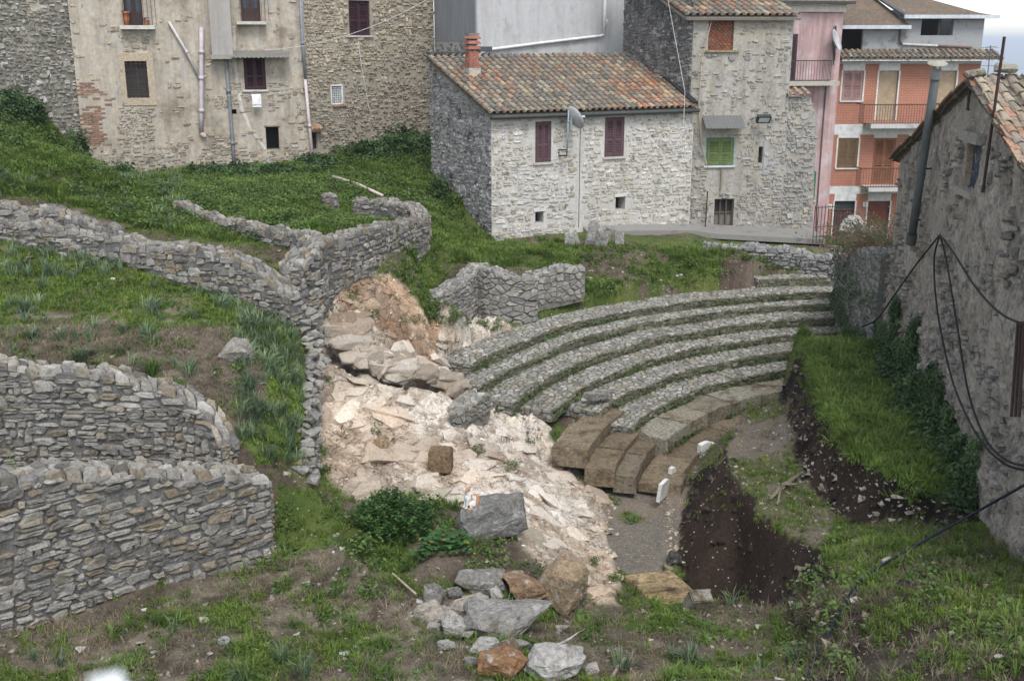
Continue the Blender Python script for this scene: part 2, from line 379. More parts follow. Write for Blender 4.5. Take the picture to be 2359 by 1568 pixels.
ROCK = [(742, 650), (850, 638), (905, 630), (935, 660), (960, 700), (985, 735), (1040, 728), (1090, 735), (1190, 752), (1110, 800), (1060, 850), (1130, 905), (1210, 965), (1270, 990), (1280, 1060), (1330, 1090), (1390, 1135), (1402, 1290), (1440, 1340), (1420, 1392), (1335, 1390), (1275, 1320), (1200, 1270), (1190, 1180), (1060, 1160), (960, 1140), (850, 1150), (790, 1140), (752, 1090), (735, 950), (725, 780)]
z_rock = zone(ROCK)
z_orange = z_rock & (PY + jit < 690 + (PX - 740) * .55) & (PX < 1010)
z_dark = zone([(1720, 940), (1655, 1075), (1600, 1110), (1555, 1250), (1575, 1395), (1825, 1402), (1880, 1330), (1900, 1270), (1830, 1240), (1760, 1192), (1675, 1075)]) | \
         zone([(1855, 748), (1800, 900), (1835, 1110), (1965, 1215), (2268, 1205), (2310, 1146), (2160, 1134), (2045, 1096), (1962, 1034), (1900, 950), (1868, 840)])
z_baulk = zone([(1730, 930), (1800, 905), (1828, 1010), (1850, 1110), (1920, 1190), (1890, 1260), (1760, 1192), (1670, 1070), (1690, 985)])
z_orch = zone([(1380, 1130), (1530, 1130), (1600, 1110), (1560, 1250), (1580, 1390), (1440, 1330), (1395, 1290)])
z_front = zone([(640, 1270), (760, 1250), (860, 1330), (1040, 1370), (1350, 1395), (1790, 1400), (1860, 1567), (0, 1567), (-80, 1440), (330, 1400), (600, 1300)])
z_lush = zone([(-80, 190), (0, 190), (230, 390), (270, 412), (710, 380), (1000, 315), (1140, 560), (1330, 560), (1340, 620), (1100, 620), (940, 600), (900, 560), (700, 560), (560, 560), (300, 520), (150, 470), (-80, 440)])
z_terr = zone([(-80, 530), (0, 545), (300, 605), (560, 700), (700, 770), (690, 1060), (600, 1060), (500, 930), (430, 885), (-80, 812)])
z_dryband = zone([(-80, 760), (150, 740), (300, 755), (520, 760), (600, 850), (620, 960), (540, 1000), (430, 885), (240, 860), (-80, 815)])
z_ledge = zone([(1848, 735), (1960, 720), (2060, 780), (2350, 1140), (2300, 1146), (2160, 1132), (2045, 1094), (1962, 1032), (1900, 950), (1868, 840)])
z_bank = zone([(1890, 1240), (2270, 1195), (2500, 1150), (2500, 1567), (1845, 1567), (1830, 1400), (1885, 1330)])
z_face = zone([(1800, 1402), (1880, 1320), (1945, 1320), (2010, 1390), (1985, 1480), (1930, 1567), (1835, 1567), (1825, 1480)])
z_mid = zone([(1335, 560), (1960, 590), (1960, 640), (1720, 640), (1700, 655), (1400, 720), (1180, 760), (1250, 730), (1340, 690)])
z_slope = zone([(905, 630), (940, 600), (1100, 610), (1090, 640), (985, 690), (1020, 750), (985, 755)])
z_mound = zone([(790, 1150), (960, 1150), (1060, 1170), (1190, 1230), (1270, 1310), (1290, 1350), (1000, 1340), (800, 1290), (740, 1220)])
rockF = blur(z_rock.astype(float), 1)
# relief: bedded, cracked rock; lumpy soil; gentle ground elsewhere
def ridged(x, y, o, s): return 1 - np.abs(2 * fbm(x, y, o, s, .55) - 1)
bx = XX * .80 + YY * .6; by = -XX * .6 + YY * .80
def worley(x, y, seed):
    xi = np.floor(x).astype(np.int64); yi = np.floor(y).astype(np.int64); f1 = np.full(x.shape, 9.0); f2 = f1.copy(); idv = np.zeros(x.shape); dx1 = np.zeros(x.shape); dy1 = np.zeros(x.shape)
    def h(i, j, k):
        n = (i * 374761393 + j * 668265263 + (seed + k * 101) * 1274126177) & 0x7fffffff; n = ((n ^ (n >> 13)) * 1274126177) & 0x7fffffff; return ((n ^ (n >> 16)) & 0xffff) / 65535.0
    for a in (-1, 0, 1):
        for b in (-1, 0, 1):
            i, j = xi + a, yi + b; px_, py_ = i + h(i, j, 0), j + h(i, j, 1); d = np.hypot(x - px_, y - py_); m = d < f1
            f2 = np.where(m, f1, np.minimum(f2, d)); dx1 = np.where(m, x - px_, dx1); dy1 = np.where(m, y - py_, dy1); idv = np.where(m, h(i, j, 2), idv); f1 = np.where(m, d, f1)
    return f1, f2, idv, dx1, dy1
wx_ = .5 * (fbm(XX * 1.1, YY * 1.1, 3, 400) - .5); wy_ = .5 * (fbm(XX * 1.1, YY * 1.1, 3, 401) - .5)
wA = worley((bx + wx_) * .55, (by + wy_) * 1.25, 3); wB = worley((bx + wx_) * 1.5, (by + wy_) * 3.1 + 7, 5); wC = worley((bx + wx_) * 4.2, (by + wy_) * 6.5 + 3, 9)
plate = lambda w, a, t: a * (w[2] - .5) + t * (w[4] * (w[2] * 2 - .6) + w[3] * (.4 - w[2]))
crk_ = lambda w, wd: np.clip(1 - (w[1] - w[0]) / wd, 0, 1)
rough_ = st_ = None
rmask = np.clip((fbm(XX * .7, YY * .7, 3, 77) - .35) * 5, 0, 1)
rel = .20 * (ridged(bx * .38 + 5, by * .8, 4, 21) - .6) + plate(wA, .09, .10) + plate(wB, .055, .06) + plate(wC, .03, .03) * rmask - .09 * crk_(wA, .07) - .05 * crk_(wB, .10) * rmask - .02 * crk_(wC, .15) * rmask + .035 * (ridged(XX * 6.2, YY * 6.2, 3, 33) - .5)
rel = rel * np.where(PY < 830, 1.25, 1.0)
dn = .26 * (fbm(XX * 3.6, YY * 3.6, 5, 41) - .5) + .26 * (fbm(XX * 1.1 + 9, YY * 1.1, 3, 44) - .5) + .10 * (ridged(XX * 5.5, YY * 5.5, 3, 46) - .5)
gn = .14 * (fbm(XX * .9, YY * .9, 4, 60) - .5) + .05 * (fbm(XX * 4, YY * 4, 3, 61) - .5)
dF = blur(z_dark.astype(float), 2); far = np.clip((YY - 9) / 40, 0, 1)
orF = blur(z_orch.astype(float), 4)
Zg = Z0 + rockF * rel + dF * dn + (1 - rockF) * (1 - dF) * gn * (1 - .7 * orF)
# the dark crevice across the rock
CRK = [(740, 780), (800, 806), (850, 838), (900, 852), (960, 868), (1010, 878), (1060, 898), (1110, 918)]
dmin = np.full(XX.shape, 9.0)
for (x0, y0), (x1, y1) in zip(CRK, CRK[1:]):
    za = -5.8 - (x0 - 740) / 370 * 1.25; zb = -5.8 - (x1 - 740) / 370 * 1.25
    A = Zp(x0, y0, za); B = Zp(x1, y1, zb); dx, dy = B.x - A.x, B.y - A.y
    t = np.clip(((XX - A.x) * dx + (YY - A.y) * dy) / (dx * dx + dy * dy), 0, 1)
    dmin = np.minimum(dmin, np.hypot(XX - A.x - t * dx, YY - A.y - t * dy))
side_ = np.full(XX.shape, 9.0); sgn_ = np.zeros(XX.shape)
for (x0, y0), (x1, y1) in zip(CRK, CRK[1:]):
    za = -5.8 - (x0 - 740) / 370 * 1.25; zb = -5.8 - (x1 - 740) / 370 * 1.25
    A = Zp(x0, y0, za); B = Zp(x1, y1, zb); dx, dy = B.x - A.x, B.y - A.y
    t = np.clip(((XX - A.x) * dx + (YY - A.y) * dy) / (dx * dx + dy * dy), 0, 1); dd = np.hypot(XX - A.x - t * dx, YY - A.y - t * dy); m = dd < side_
    side_ = np.where(m, dd, side_); sgn_ = np.where(m, np.sign(YY - A.y - t * dy), sgn_)
fade_ = np.clip((PX - 700) / 60, 0, 1) * np.clip((1140 - PX) / 60, 0, 1)
nz_ = .6 + .8 * fbm(XX * 2.5, YY * 2.5, 3, 88)
Zg += np.where(sgn_ > 0, .16 * nz_ * np.clip(1 - dmin / 1.0, 0, 1), -.26 * np.clip(1 - dmin / .9, 0, 1)) * fade_ * rockF
wcr = .17 + .12 * fbm(XX * 2, YY * 2, 3, 71)
Zg -= np.clip(1.5 - dmin / wcr, 0, 1) * .85 * fade_
# sink the bed under the seats and the walk
RR = np.hypot(XX - CX, YY - CY); AA = np.degrees(np.arctan2(YY - CY, XX - CX))
uncov = ~(inpoly(PX, PY, [(1845, 735), (2600, 700), (2600, 1600), (1500, 1567), (1500, 1420), (1700, 1130), (1660, 1060), (1725, 920), (1800, 880)])) | (RR > 10.6)
for i in range(1, len(ROW_R)):
    ro = ROW_R[i - 1] if i > 1 else 12.7
    m = (RR > ROW_R[i] - .05) & (RR < ro + .02) & (AA < ROW_A[i][0] + .5) & (AA > 60) & uncov
    Zg[m] = np.minimum(Zg[m], ROW_Z[i] - .22)
m = (RR > 12.5) & (RR < 13.1) & (AA < 104.5) & (AA > 60); Zg[m] = np.minimum(Zg[m], ROW_Z[0] - .1)
m = (RR > 6.95) & (RR < 7.75) & (AA < 166) & (AA > 100) & uncov; Zg[m] = np.minimum(Zg[m], WALK_Z - .1)
for (r0, r1, a0, a1, zt) in ((8.7, 9.6, 149, 167, -8.0), (8.2, 8.9, 149, 168, -8.25), (7.8, 8.3, 153, 168, -8.35)):
    m = (RR > r0) & (RR < r1) & (AA < a1) & (AA > a0); Zg[m] = np.minimum(Zg[m], zt - .05)

def ground_z(x, y):
    i = min(max(int(np.searchsorted(GX, x)) - 1, 0), NX - 2); j = min(max(int(np.searchsorted(GY, y)) - 1, 0), NY - 2)
    fx = (x - GX[i]) / (GX[i + 1] - GX[i]); fy = (y - GY[j]) / (GY[j + 1] - GY[j])
    return float((Zg[j, i] * (1 - fx) + Zg[j, i + 1] * fx) * (1 - fy) + (Zg[j + 1, i] * (1 - fx) + Zg[j + 1, i + 1] * fx) * fy)
def hit(X, Y, y0=8.0, y1=60.0):
    """where the sight line through a photo point meets the ground"""
    d = ray(X, Y); y = y0
    while y < y1:
        p = d * (y / d.y)
        if p.z <= ground_z(p.x, p.y): return Vector((p.x, p.y, ground_z(p.x, p.y)))
        y += .05
    return d * (y1 / d.y)

# ground colours (what the ground is made of)
def C(*c): return np.array(c, float)
f1 = fbm(XX * .9, YY * .9, 5, 100); f2 = fbm(XX * 3.1, YY * 3.1, 5, 101); f3 = fbm(XX * .45, YY * .45, 4, 102); f4 = fbm(XX * 6, YY * 6, 3, 103)
def lerp(a, b, t): return a + (b - a) * t[..., None]
def st(v, a, b): return np.clip((v - a) / (b - a), 0, 1)
soil = lerp(C(.085, .066, .05), C(.16, .13, .10), st(f2, .3, .7))
green = lerp(C(.065, .10, .025), C(.115, .145, .038), st(f2, .3, .7))
straw = lerp(C(.17, .145, .105), C(.25, .22, .165), st(f4, .3, .7))
colr = lerp(soil, green, st(f1, .42, .58))
colr[z_front] = lerp(lerp(soil, straw, st(f2, .35, .65)), green, st(f1, .56, .68))[z_front]
colr[z_terr] = lerp(green, lerp(soil, straw, st(f4, .3, .7)), st(f1, .5, .62))[z_terr]
z_bare = z_front & (PX > 1290) & (PX < 1800)
colr[z_bare] = lerp(lerp(soil, straw * .8, st(f2, .35, .65)), green, st(f1, .60, .70))[z_bare]
colr[z_terr] = lerp(green * 1.25, lerp(soil, straw, st(f4, .3, .7)), st(f1, .62, .74))[z_terr]
colr[z_dryband] = lerp(straw * .75, soil, st(f2, .4, .6))[z_dryband]
colr[z_lush] = lerp(green * .8, soil * .7, st(f1, .6, .72))[z_lush]
colr[z_slope] = lerp(green, soil, st(f1, .42, .55))[z_slope]
colr[z_mid] = lerp(green, soil * 1.05, st(f1, .46, .56))[z_mid]
colr[z_mound] = lerp(green * .7, soil, st(f1, .5, .6))[z_mound]
z_green2 = zone([(640, 1110), (760, 1130), (810, 1200), (750, 1265), (645, 1262)]); colr[z_green2] = lerp(green, soil, st(f1, .56, .66))[z_green2]
colr[z_ledge] = (green * 1.1)[z_ledge]
colr[z_bank] = lerp(lerp(soil * .4, straw * .4, st(f2, .45, .7)), green, st(f1, .43, .55))[z_bank]
fc = lerp(C(.032, .026, .021), C(.08, .063, .048), st(f2, .35, .7)); colr[z_face] = lerp(fc * .8, C(.05, .06, .022), st(f1, .54, .64))[z_face]
z_top = zone([(1888, 1232), (2100, 1222), (2300, 1208), (2380, 1255), (2110, 1296), (1965, 1322), (1888, 1290)]); colr[z_top] = (green * 1.25)[z_top]
dk = lerp(C(.014, .011, .009), C(.042, .032, .026), st(f2, .3, .75)); dk = lerp(dk, C(.05, .033, .024), st(f3, .5, .7) * .6)
colr[z_dark] = dk[z_dark]
colr[z_baulk] = lerp(C(.19, .165, .13), C(.11, .12, .05), st(f1, .52, .65))[z_baulk]
colr[z_orch] = lerp(lerp(C(.25, .20, .155), C(.19, .17, .14), st(f3, .4, .6)), C(.12, .135, .05), st(f1, .54, .64))[z_orch]
pale = lerp(C(.69, .605, .50), C(.80, .745, .66), st(f2 * .6 + wB[2] * .4, .3, .62)); pale = lerp(pale, C(.64, .48, .34), st(f3, .53, .66) * .6)
orng = lerp(C(.56, .38, .245), C(.70, .56, .42), st(f2 * .6 + wB[2] * .4, .35, .65)); orng = lerp(orng, C(.27, .15, .09), st(f1, .52, .6) * .8)
rk = pale.copy(); rk[z_orange] = orng[z_orange]
# ochre flank of the rock towards the orchestra
och = np.clip(1 - np.abs((PX - (1180 + (PY - 1000) * .62)) - 165) / 110, 0, 1) * (PY > 1020)
rk = lerp(rk, lerp(C(.50, .36, .22), C(.64, .53, .40), st(f2, .35, .65)), och * .75)
# gravel and earth lying in pockets of the rock, dark joints
pock = st(f1 * .6 + f4 * .4, .545, .575) * .7
for pg, k in (([(770, 1060), (900, 1040), (980, 1090), (1000, 1150), (780, 1160)], .75), ([(950, 1010), (985, 1000), (1060, 1100), (1050, 1150), (980, 1110)], .8), ([(735, 940), (765, 960), (800, 1050), (790, 1120), (740, 1090)], .9), ([(1010, 770), (1080, 790), (1040, 850), (960, 800)], .6), ([(1330, 1110), (1390, 1140), (1400, 1300), (1340, 1240)], .55)):
    pock = np.maximum(pock, blur(zone(pg).astype(float), 2) * k * st(f4 * .6 + f2 * .4, .36, .52))
rk = lerp(rk, lerp(C(.25, .18, .125), C(.36, .29, .215), st(f4, .35, .65)), pock)
jn = np.maximum(crk_(wA, .05), np.maximum(crk_(wB, .06) * .7, crk_(wC, .08) * .45 * rmask)); rk = lerp(rk, C(.15, .105, .075), jn * .75)
colr = lerp(colr, rk, np.clip(rockF, 0, 1))
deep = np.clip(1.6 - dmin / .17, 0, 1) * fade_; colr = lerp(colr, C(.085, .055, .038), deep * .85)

def make_ground():
    me = bpy.data.meshes.new('ground')
    V = np.stack([XX.ravel(), YY.ravel(), Zg.ravel()], 1)
    idx = np.arange(NX * NY).reshape(NY, NX)
    Fq = np.stack([idx[:-1, :-1], idx[:-1, 1:], idx[1:, 1:], idx[1:, :-1]], -1).reshape(-1, 4)
    me.vertices.add(len(V)); me.vertices.foreach_set('co', V.astype(np.float32).ravel())
    me.loops.add(Fq.size); me.loops.foreach_set('vertex_index', Fq.astype(np.int32).ravel())
    me.polygons.add(len(Fq)); me.polygons.foreach_set('loop_start', np.arange(0, Fq.size, 4, dtype=np.int32)); me.polygons.foreach_set('loop_total', np.full(len(Fq), 4, np.int32))
    me.update(); me.validate()
    at = me.color_attributes.new('Col', 'FLOAT_COLOR', 'POINT'); buf = np.ones((len(V), 4), np.float32); buf[:, :3] = colr.reshape(-1, 3); at.data.foreach_set('color', buf.ravel())
    ra = me.attributes.new('rock', 'FLOAT', 'POINT'); ra.data.foreach_set('value', rockF.ravel().astype(np.float32))
    me.polygons.foreach_set('use_smooth', [True] * len(me.polygons))
    m, nt, b = mk('ground earth grass and rock'); co = wcoords(nt)
    c = node(nt, 'ShaderNodeVertexColor', layer_name='Col').outputs[0]; rk_ = node(nt, 'ShaderNodeAttribute', attribute_name='rock').outputs['Fac']
    n2 = tnoise(nt, co, 16, 5, .75); n3 = tnoise(nt, co, 45, 2, .7); n1 = tnoise(nt, co, 4.5, 2, .7)
    c = mix(nt, 1.0, c, mix(nt, rk_, ramp(nt, n2, .28, .72, (.55,) * 3, (1.35,) * 3), ramp(nt, n2, .28, .72, (.74, .71, .68), (1.16,) * 3)), 'MULTIPLY')
    c = mix(nt, 1.0, c, ramp(nt, n3, .3, .7, (.75,) * 3, (1.2,) * 3), 'MULTIPLY')
    # cracks in the rock, pebbles in the soil
    wco = node(nt, 'ShaderNodeVectorMath', operation='MULTIPLY_ADD'); nt.links.new(tnoise(nt, co, 3, 2, .6, 0, "Color"), wco.inputs[0]); wco.inputs[1].default_value = (.5, .5, .5); nt.links.new(co, wco.inputs[2])
    mp = node(nt, 'ShaderNodeMapping'); mp.inputs['Rotation'].default_value = (0, .3, R(37)); mp.inputs['Scale'].default_value = (.7, 1.5, 1.6); nt.links.new(wco.outputs[0], mp.inputs['Vector'])
    v1 = tvor(nt, mp.outputs[0], 2.6, 'DISTANCE_TO_EDGE'); v2 = tvor(nt, mp.outputs[0], 8.0, 'DISTANCE_TO_EDGE')
    ck = mix(nt, 1.0, ramp(nt, v1, .0, .035, (.30, .24, .19), (1, 1, 1)), ramp(nt, v2, .0, .07, (.62, .55, .5), (1, 1, 1)), 'MULTIPLY')
    ckm = mix(nt, ramp(nt, n1, .35, .65), (1, 1, 1), ck)
    c = mix(nt, rk_, c, mix(nt, 1.0, c, ckm, 'MULTIPLY'))
    pv = tvor(nt, co, 13); pid = tvor(nt, co, 13, 'F1', 'Color')
    pm = node(nt, 'ShaderNodeMath', operation='MULTIPLY'); nt.links.new(ramp(nt, pv, .16, .24, (1, 1, 1), (0, 0, 0)), pm.inputs[0]); sx = node(nt, 'ShaderNodeSeparateColor'); nt.links.new(pid, sx.inputs[0]); nt.links.new(ramp(nt, sx.outputs[0], .72, .74), pm.inputs[1])
    inv = node(nt, 'ShaderNodeMath', operation='SUBTRACT'); inv.inputs[0].default_value = 1.0; nt.links.new(rk_, inv.inputs[1])
    pm2 = node(nt, 'ShaderNodeMath', operation='MULTIPLY'); nt.links.new(pm.outputs[0], pm2.inputs[0]); nt.links.new(inv.outputs[0], pm2.inputs[1])
    c = mix(nt, pm2.outputs[0], c, (.33, .30, .25))
    nt.links.new(c, b.inputs['Base Color']); b.inputs['Roughness'].default_value = .95; b.inputs['Specular IOR Level'].default_value = .15
    hsum = node(nt, 'ShaderNodeMath', operation='ADD'); nt.links.new(n2, hsum.inputs[0])
    crk2 = node(nt, 'ShaderNodeMath', operation='MULTIPLY'); crk2.inputs[1].default_value = .8
    bw = node(nt, 'ShaderNodeRGBToBW'); nt.links.new(ckm, bw.inputs[0]); mm = node(nt, 'ShaderNodeMath', operation='MULTIPLY'); nt.links.new(bw.outputs[0], mm.inputs[0]); nt.links.new(rk_, mm.inputs[1]); nt.links.new(mm.outputs[0], crk2.inputs[0]); nt.links.new(crk2.outputs[0], hsum.inputs[1])
    bump(nt, b, hsum.outputs[0], .85, .07)
    o = new_obj('ground', me, m); o['kind'] = 'structure'; o['label'] = 'excavated ground of grass, bare earth and pale broken rock'
make_ground()

# the valley far below, with its hills, out to the horizon
def far_land():
    xs = np.linspace(-9000, 14000, 90); ys = np.concatenate([np.linspace(61, 1200, 14), np.linspace(1500, 19000, 60)])
    X2, Y2 = np.meshgrid(xs, ys)
    h = -10 - 185 * np.clip((Y2 - 61) / 900, 0, 1) ** .6 + 26 * (fbm(X2 / 900, Y2 / 900, 4, 200) - .5) * np.clip(Y2 / 1500, 0, 1)
    rid = np.clip((Y2 - 6500) / 6500, 0, 1); h += rid ** 1.3 * 185 * (.72 + .42 * fbm(X2 / 2600, Y2 / 2600, 4, 205)); h = np.minimum(h, 6)
    me = bpy.data.meshes.new('valley'); n = len(xs); V = np.stack([X2.ravel(), Y2.ravel(), h.ravel()], 1)
    idx = np.arange(V.shape[0]).reshape(X2.shape); Fq = np.stack([idx[:-1, :-1], idx[:-1, 1:], idx[1:, 1:], idx[1:, :-1]], -1).reshape(-1, 4)
    me.from_pydata(V.tolist(), [], Fq.tolist()); me.polygons.foreach_set('use_smooth', [True] * len(me.polygons))
    m, nt, b = mk('far fields'); co = wcoords(nt)
    c = mix(nt, ramp(nt, tnoise(nt, co, .004, 6, .65), .42, .6), (.05, .08, .03), (.13, .13, .06))
    c = mix(nt, ramp(nt, tnoise(nt, co, .0016, 5, .6), .5, .62), c, (.035, .055, .03))
    nt.links.new(c, b.inputs['Base Color']); b.inputs['Roughness'].default_value = 1
    o = new_obj('valley_hills', me, m); o['kind'] = 'structure'
    # scattered houses of the valley
    rnd = random.Random(5); acc = Acc()
    for _ in range(900):
        y = 2200 + 7500 * rnd.random() ** 1.2; x = y * rnd.uniform(.30, .62)
        i = np.searchsorted(xs, x) - 1; j = np.searchsorted(ys, y) - 1
        z = h[j:j + 2, i:i + 2].mean(); s = rnd.uniform(9, 20)
        acc.box((x, y, z + 3), s, s * .8, 9, (rnd.uniform(.5, .8),) * 3, rot=rnd.random() * 3)
    o = acc.build('distant_houses', M['paint'], kind='stuff'); o['label'] = 'tiny pale houses scattered over the hazy valley'; o['category'] = 'houses'
    # haze
    a = Acc(); a.box((3000, 9000, -130), 26000, 21000, 286)
    m = bpy.data.materials.new('haze'); m.use_nodes = True; nt = m.node_tree; nt.nodes.remove(nt.nodes['Principled BSDF'])
    pv = nt.nodes.new('ShaderNodeVolumePrincipled'); pv.inputs['Color'].default_value = (.80, .88, 1, 1); pv.inputs['Density'].default_value = 1.0 / 3600; pv.inputs['Anisotropy'].default_value = .1
    nt.links.new(pv.outputs[0], nt.nodes['Material Output'].inputs['Volume'])
    m.cycles.homogeneous_volume = True
    o = new_obj('haze', a.mesh(), m); o['kind'] = 'stuff'; o['label'] = 'thin blue haze over the valley'
HAZE = True
# ------------------------------------------------------------------ rubble masonry: irregular stones cut from a jittered net
def clip_half(poly, nx, ny, d):
    out = []; n = len(poly); px, py = poly[-1]; pd = px * nx + py * ny - d
    for x, y in poly:
        cd = x * nx + y * ny - d
        if (cd <= 0) != (pd <= 0):
            t = pd / (pd - cd); out.append((px + (x - px) * t, py + (y - py) * t))
        if cd <= 0: out.append((x, y))
        px, py, pd = x, y, cd
    return out
def cells(W, H, sx, sy, rnd, drop=.18, jx=.4, jy=.34):
    """stones of about sx by sy over a W by H face; yields polygons in metres"""
    nx = max(1, int(round(W / sx))); ny = max(1, int(round(H / sy))); sx = W / nx; sy = H / ny
    S = {}
    for j in range(-1, ny + 1):
        off = (j % 2) * .5 + rnd.uniform(-.2, .2)
        for i in range(-1, nx + 1):
            if 0 <= i < nx and 0 <= j < ny and rnd.random() < drop: continue
            S[(i, j)] = (i + .5 + off * .9 - .22 + rnd.uniform(-jx, jx), j + .5 + rnd.uniform(-jy, jy))
    for j in range(0, ny):
        for i in range(-1, nx):
            if (i, j) not in S: continue
            x, y = S[(i, j)]; poly = [(max(0, x - 1.6), max(0, y - 1.5)), (min(nx, x + 1.6), max(0, y - 1.5)), (min(nx, x + 1.6), min(ny, y + 1.5)), (max(0, x - 1.6), min(ny, y + 1.5))]
            if poly[1][0] <= poly[0][0] or poly[2][1] <= poly[1][1]: continue
            for dj in (0, -1, 1, -2, 2):
                for di in (-1, 1, 0, -2, 2):
                    q = S.get((i + di, j + dj))
                    if q is None or (di == 0 and dj == 0): continue
                    mx, my = q[0] - x, q[1] - y
                    if mx * mx + my * my > 9: continue
                    poly = clip_half(poly, mx, my, (q[0] ** 2 + q[1] ** 2 - x * x - y * y) / 2)
                    if len(poly) < 3: break
                if len(poly) < 3: break
            if len(poly) < 3: continue
            yield [(a * sx, b * sy) for a, b in poly]
def coursed(W, H, sx, sy, rnd, drop=.0):
    """roughly bedded rubble: wavy courses of flat irregular stones"""
    v = 0.0; ph = rnd.uniform(0, 99)
    while v < H:
        hgt = sy * rnd.choice((.6, .8, .95, 1.1, 1.4)); u = -rnd.uniform(0, sx)
        while u < W:
            w = sx * (rnd.uniform(.35, 1.0) if rnd.random() < .55 else rnd.uniform(1.0, 1.75)); tall = 1.0 + (rnd.random() < .16) * rnd.uniform(.4, 1.2) - (rnd.random() < .12) * rnd.uniform(.1, .35)
            a, b = max(u, 0), min(u + w, W); wob = sy * (1.5 * mnoise.noise(Vector((u * .8, v * .9, ph))) + .5 * mnoise.noise(Vector((u * 5, v * 4, ph)))); lo = v + wob + rnd.uniform(-.04, .08) * hgt; hi = v + wob + hgt * tall - rnd.uniform(-.06, .08) * hgt
            lo, hi = max(0, lo), min(H, hi)
            if b - a > .3 * sy and hi - lo > .25 * sy and not (rnd.random() < .04):
                if rnd.random() < .16 and hi - lo > .8 * sy:
                    m = lo + (hi - lo) * rnd.uniform(.4, .6); parts = [(a, b, lo, m), (a, b, m, hi)]
                else: parts = [(a, b, lo, hi)]
                for (x0, x1, y0, y1) in parts:
                    cw, chh = x1 - x0, y1 - y0; sk = rnd.uniform(-.32, .32) * chh; r = lambda k: rnd.uniform(.02, k * .75)
                    yield [(x0 + cw * r(.3), y0), (x0 + cw * rnd.uniform(.4, .6), y0 + chh * r(.14) - .02 * chh), (x1 - cw * r(.3) + sk * .3, y0 + chh * r(.2)), (x1, y0 + chh * rnd.uniform(.25, .55) + sk), (x1 - cw * r(.28), y1 - chh * r(.12)), (x0 + cw * rnd.uniform(.4, .65), y1), (x0 + cw * r(.3), y1 - chh * r(.25)), (x0, y0 + chh * rnd.uniform(.35, .65) - sk)]
            u += w
        v += hgt
def parea(p): return abs(sum(p[i - 1][0] * p[i][1] - p[i][0] * p[i - 1][1] for i in range(len(p)))) / 2
def pcen(p): return (sum(q[0] for q in p) / len(p), sum(q[1] for q in p) / len(p))
def stone_geo(poly, fmap, h, gap, rnd, rings=2, rough=.0, embed=.03, extra=False):
    """vertices and faces of one pillow-shaped stone on the face fmap(u, v, n)"""
    cx, cy = pcen(poly)
    P = []
    for k, (x, y) in enumerate(poly):
        dx, dy = x - cx, y - cy; L = math.hypot(dx, dy)
        if L < 1e-5: continue
        s = max(.42, 1 - gap * (rnd.uniform(.55, 1.6) + (rnd.random() < .12) * 2.2) / L); P.append((cx + dx * s, cy + dy * s))
    if extra:
        Q = []
        for k in range(len(P)):
            a, b = P[k], P[(k + 1) % len(P)]; Q.append(a)
            if math.hypot(a[0] - b[0], a[1] - b[1]) > .06:
                t = rnd.uniform(.35, .65); o = rnd.uniform(-.05, .015)
                mx, my = a[0] + (b[0] - a[0]) * t, a[1] + (b[1] - a[1]) * t
                Q.append((mx + (cx - mx) * -o * 2, my + (cy - my) * -o * 2))
        P = Q
    n = len(P)
    if n < 3: return None
    tx, ty = rnd.uniform(-.5, .5) * rough, rnd.uniform(-.5, .5) * rough
    V = [fmap(x, y, -embed) for x, y in P]; F = []
    if rings == 2:
        V += [fmap(cx + (x - cx) * rnd.uniform(.9, 1.0), cy + (y - cy) * rnd.uniform(.9, 1.0), h * rnd.uniform(.45, .7)) for x, y in P]
        V += [fmap(cx + (x - cx) * rnd.uniform(.62, .9), cy + (y - cy) * rnd.uniform(.62, .9), h * rnd.uniform(.75, 1.2) + (x - cx) * tx + (y - cy) * ty) for x, y in P]
        lev = 2
    else:
        V += [fmap(cx + (x - cx) * rnd.uniform(.76, .95), cy + (y - cy) * rnd.uniform(.76, .95), h * rnd.uniform(.8, 1.1) + (x - cx) * tx + (y - cy) * ty) for x, y in P]
        lev = 1
    for l in range(lev):
        for k in range(n):
            k2 = (k + 1) % n; F.append((l * n + k, l * n + k2, (l + 1) * n + k2, (l + 1) * n + k))
    F.append(tuple(range(lev * n, lev * n + n)))
    return V, F
def vary(pal, rnd, v=.16):
    c = pal[min(int(rnd.random() ** 1.15 * len(pal)), len(pal) - 1)]; k = 1 + rnd.uniform(-v, v); return tuple(x * k for x in c)
GREY = [(.255, .24, .212), (.222, .212, .195), (.285, .268, .236), (.265, .236, .19), (.175, .168, .158), (.33, .312, .28), (.215, .178, .13), (.145, .134, .12)]

class Path:
    def __init__(s, pts):
        s.p = [Vector(q[:2]) for q in pts]; s.zt = [q[2] for q in pts]; s.zb = [q[3] for q in pts]
        s.L = [0]
        for a, b in zip(s.p, s.p[1:]): s.L.append(s.L[-1] + (b - a).length)
        nn = []
        for i in range(len(s.p)):
            t = (s.p[min(i + 1, len(s.p) - 1)] - s.p[max(i - 1, 0)]).normalized(); nn.append(Vector((t.y, -t.x)))
        s.n = nn
    def at(s, u):
        L = s.L; i = 0
        while i < len(L) - 2 and u > L[i + 1]: i += 1
        t = (u - L[i]) / max(1e-6, L[i + 1] - L[i]); f = lambda a: a[i] + (a[i + 1] - a[i]) * t
        return f(s.p), f(s.n).normalized(), f(s.zt), f(s.zb)

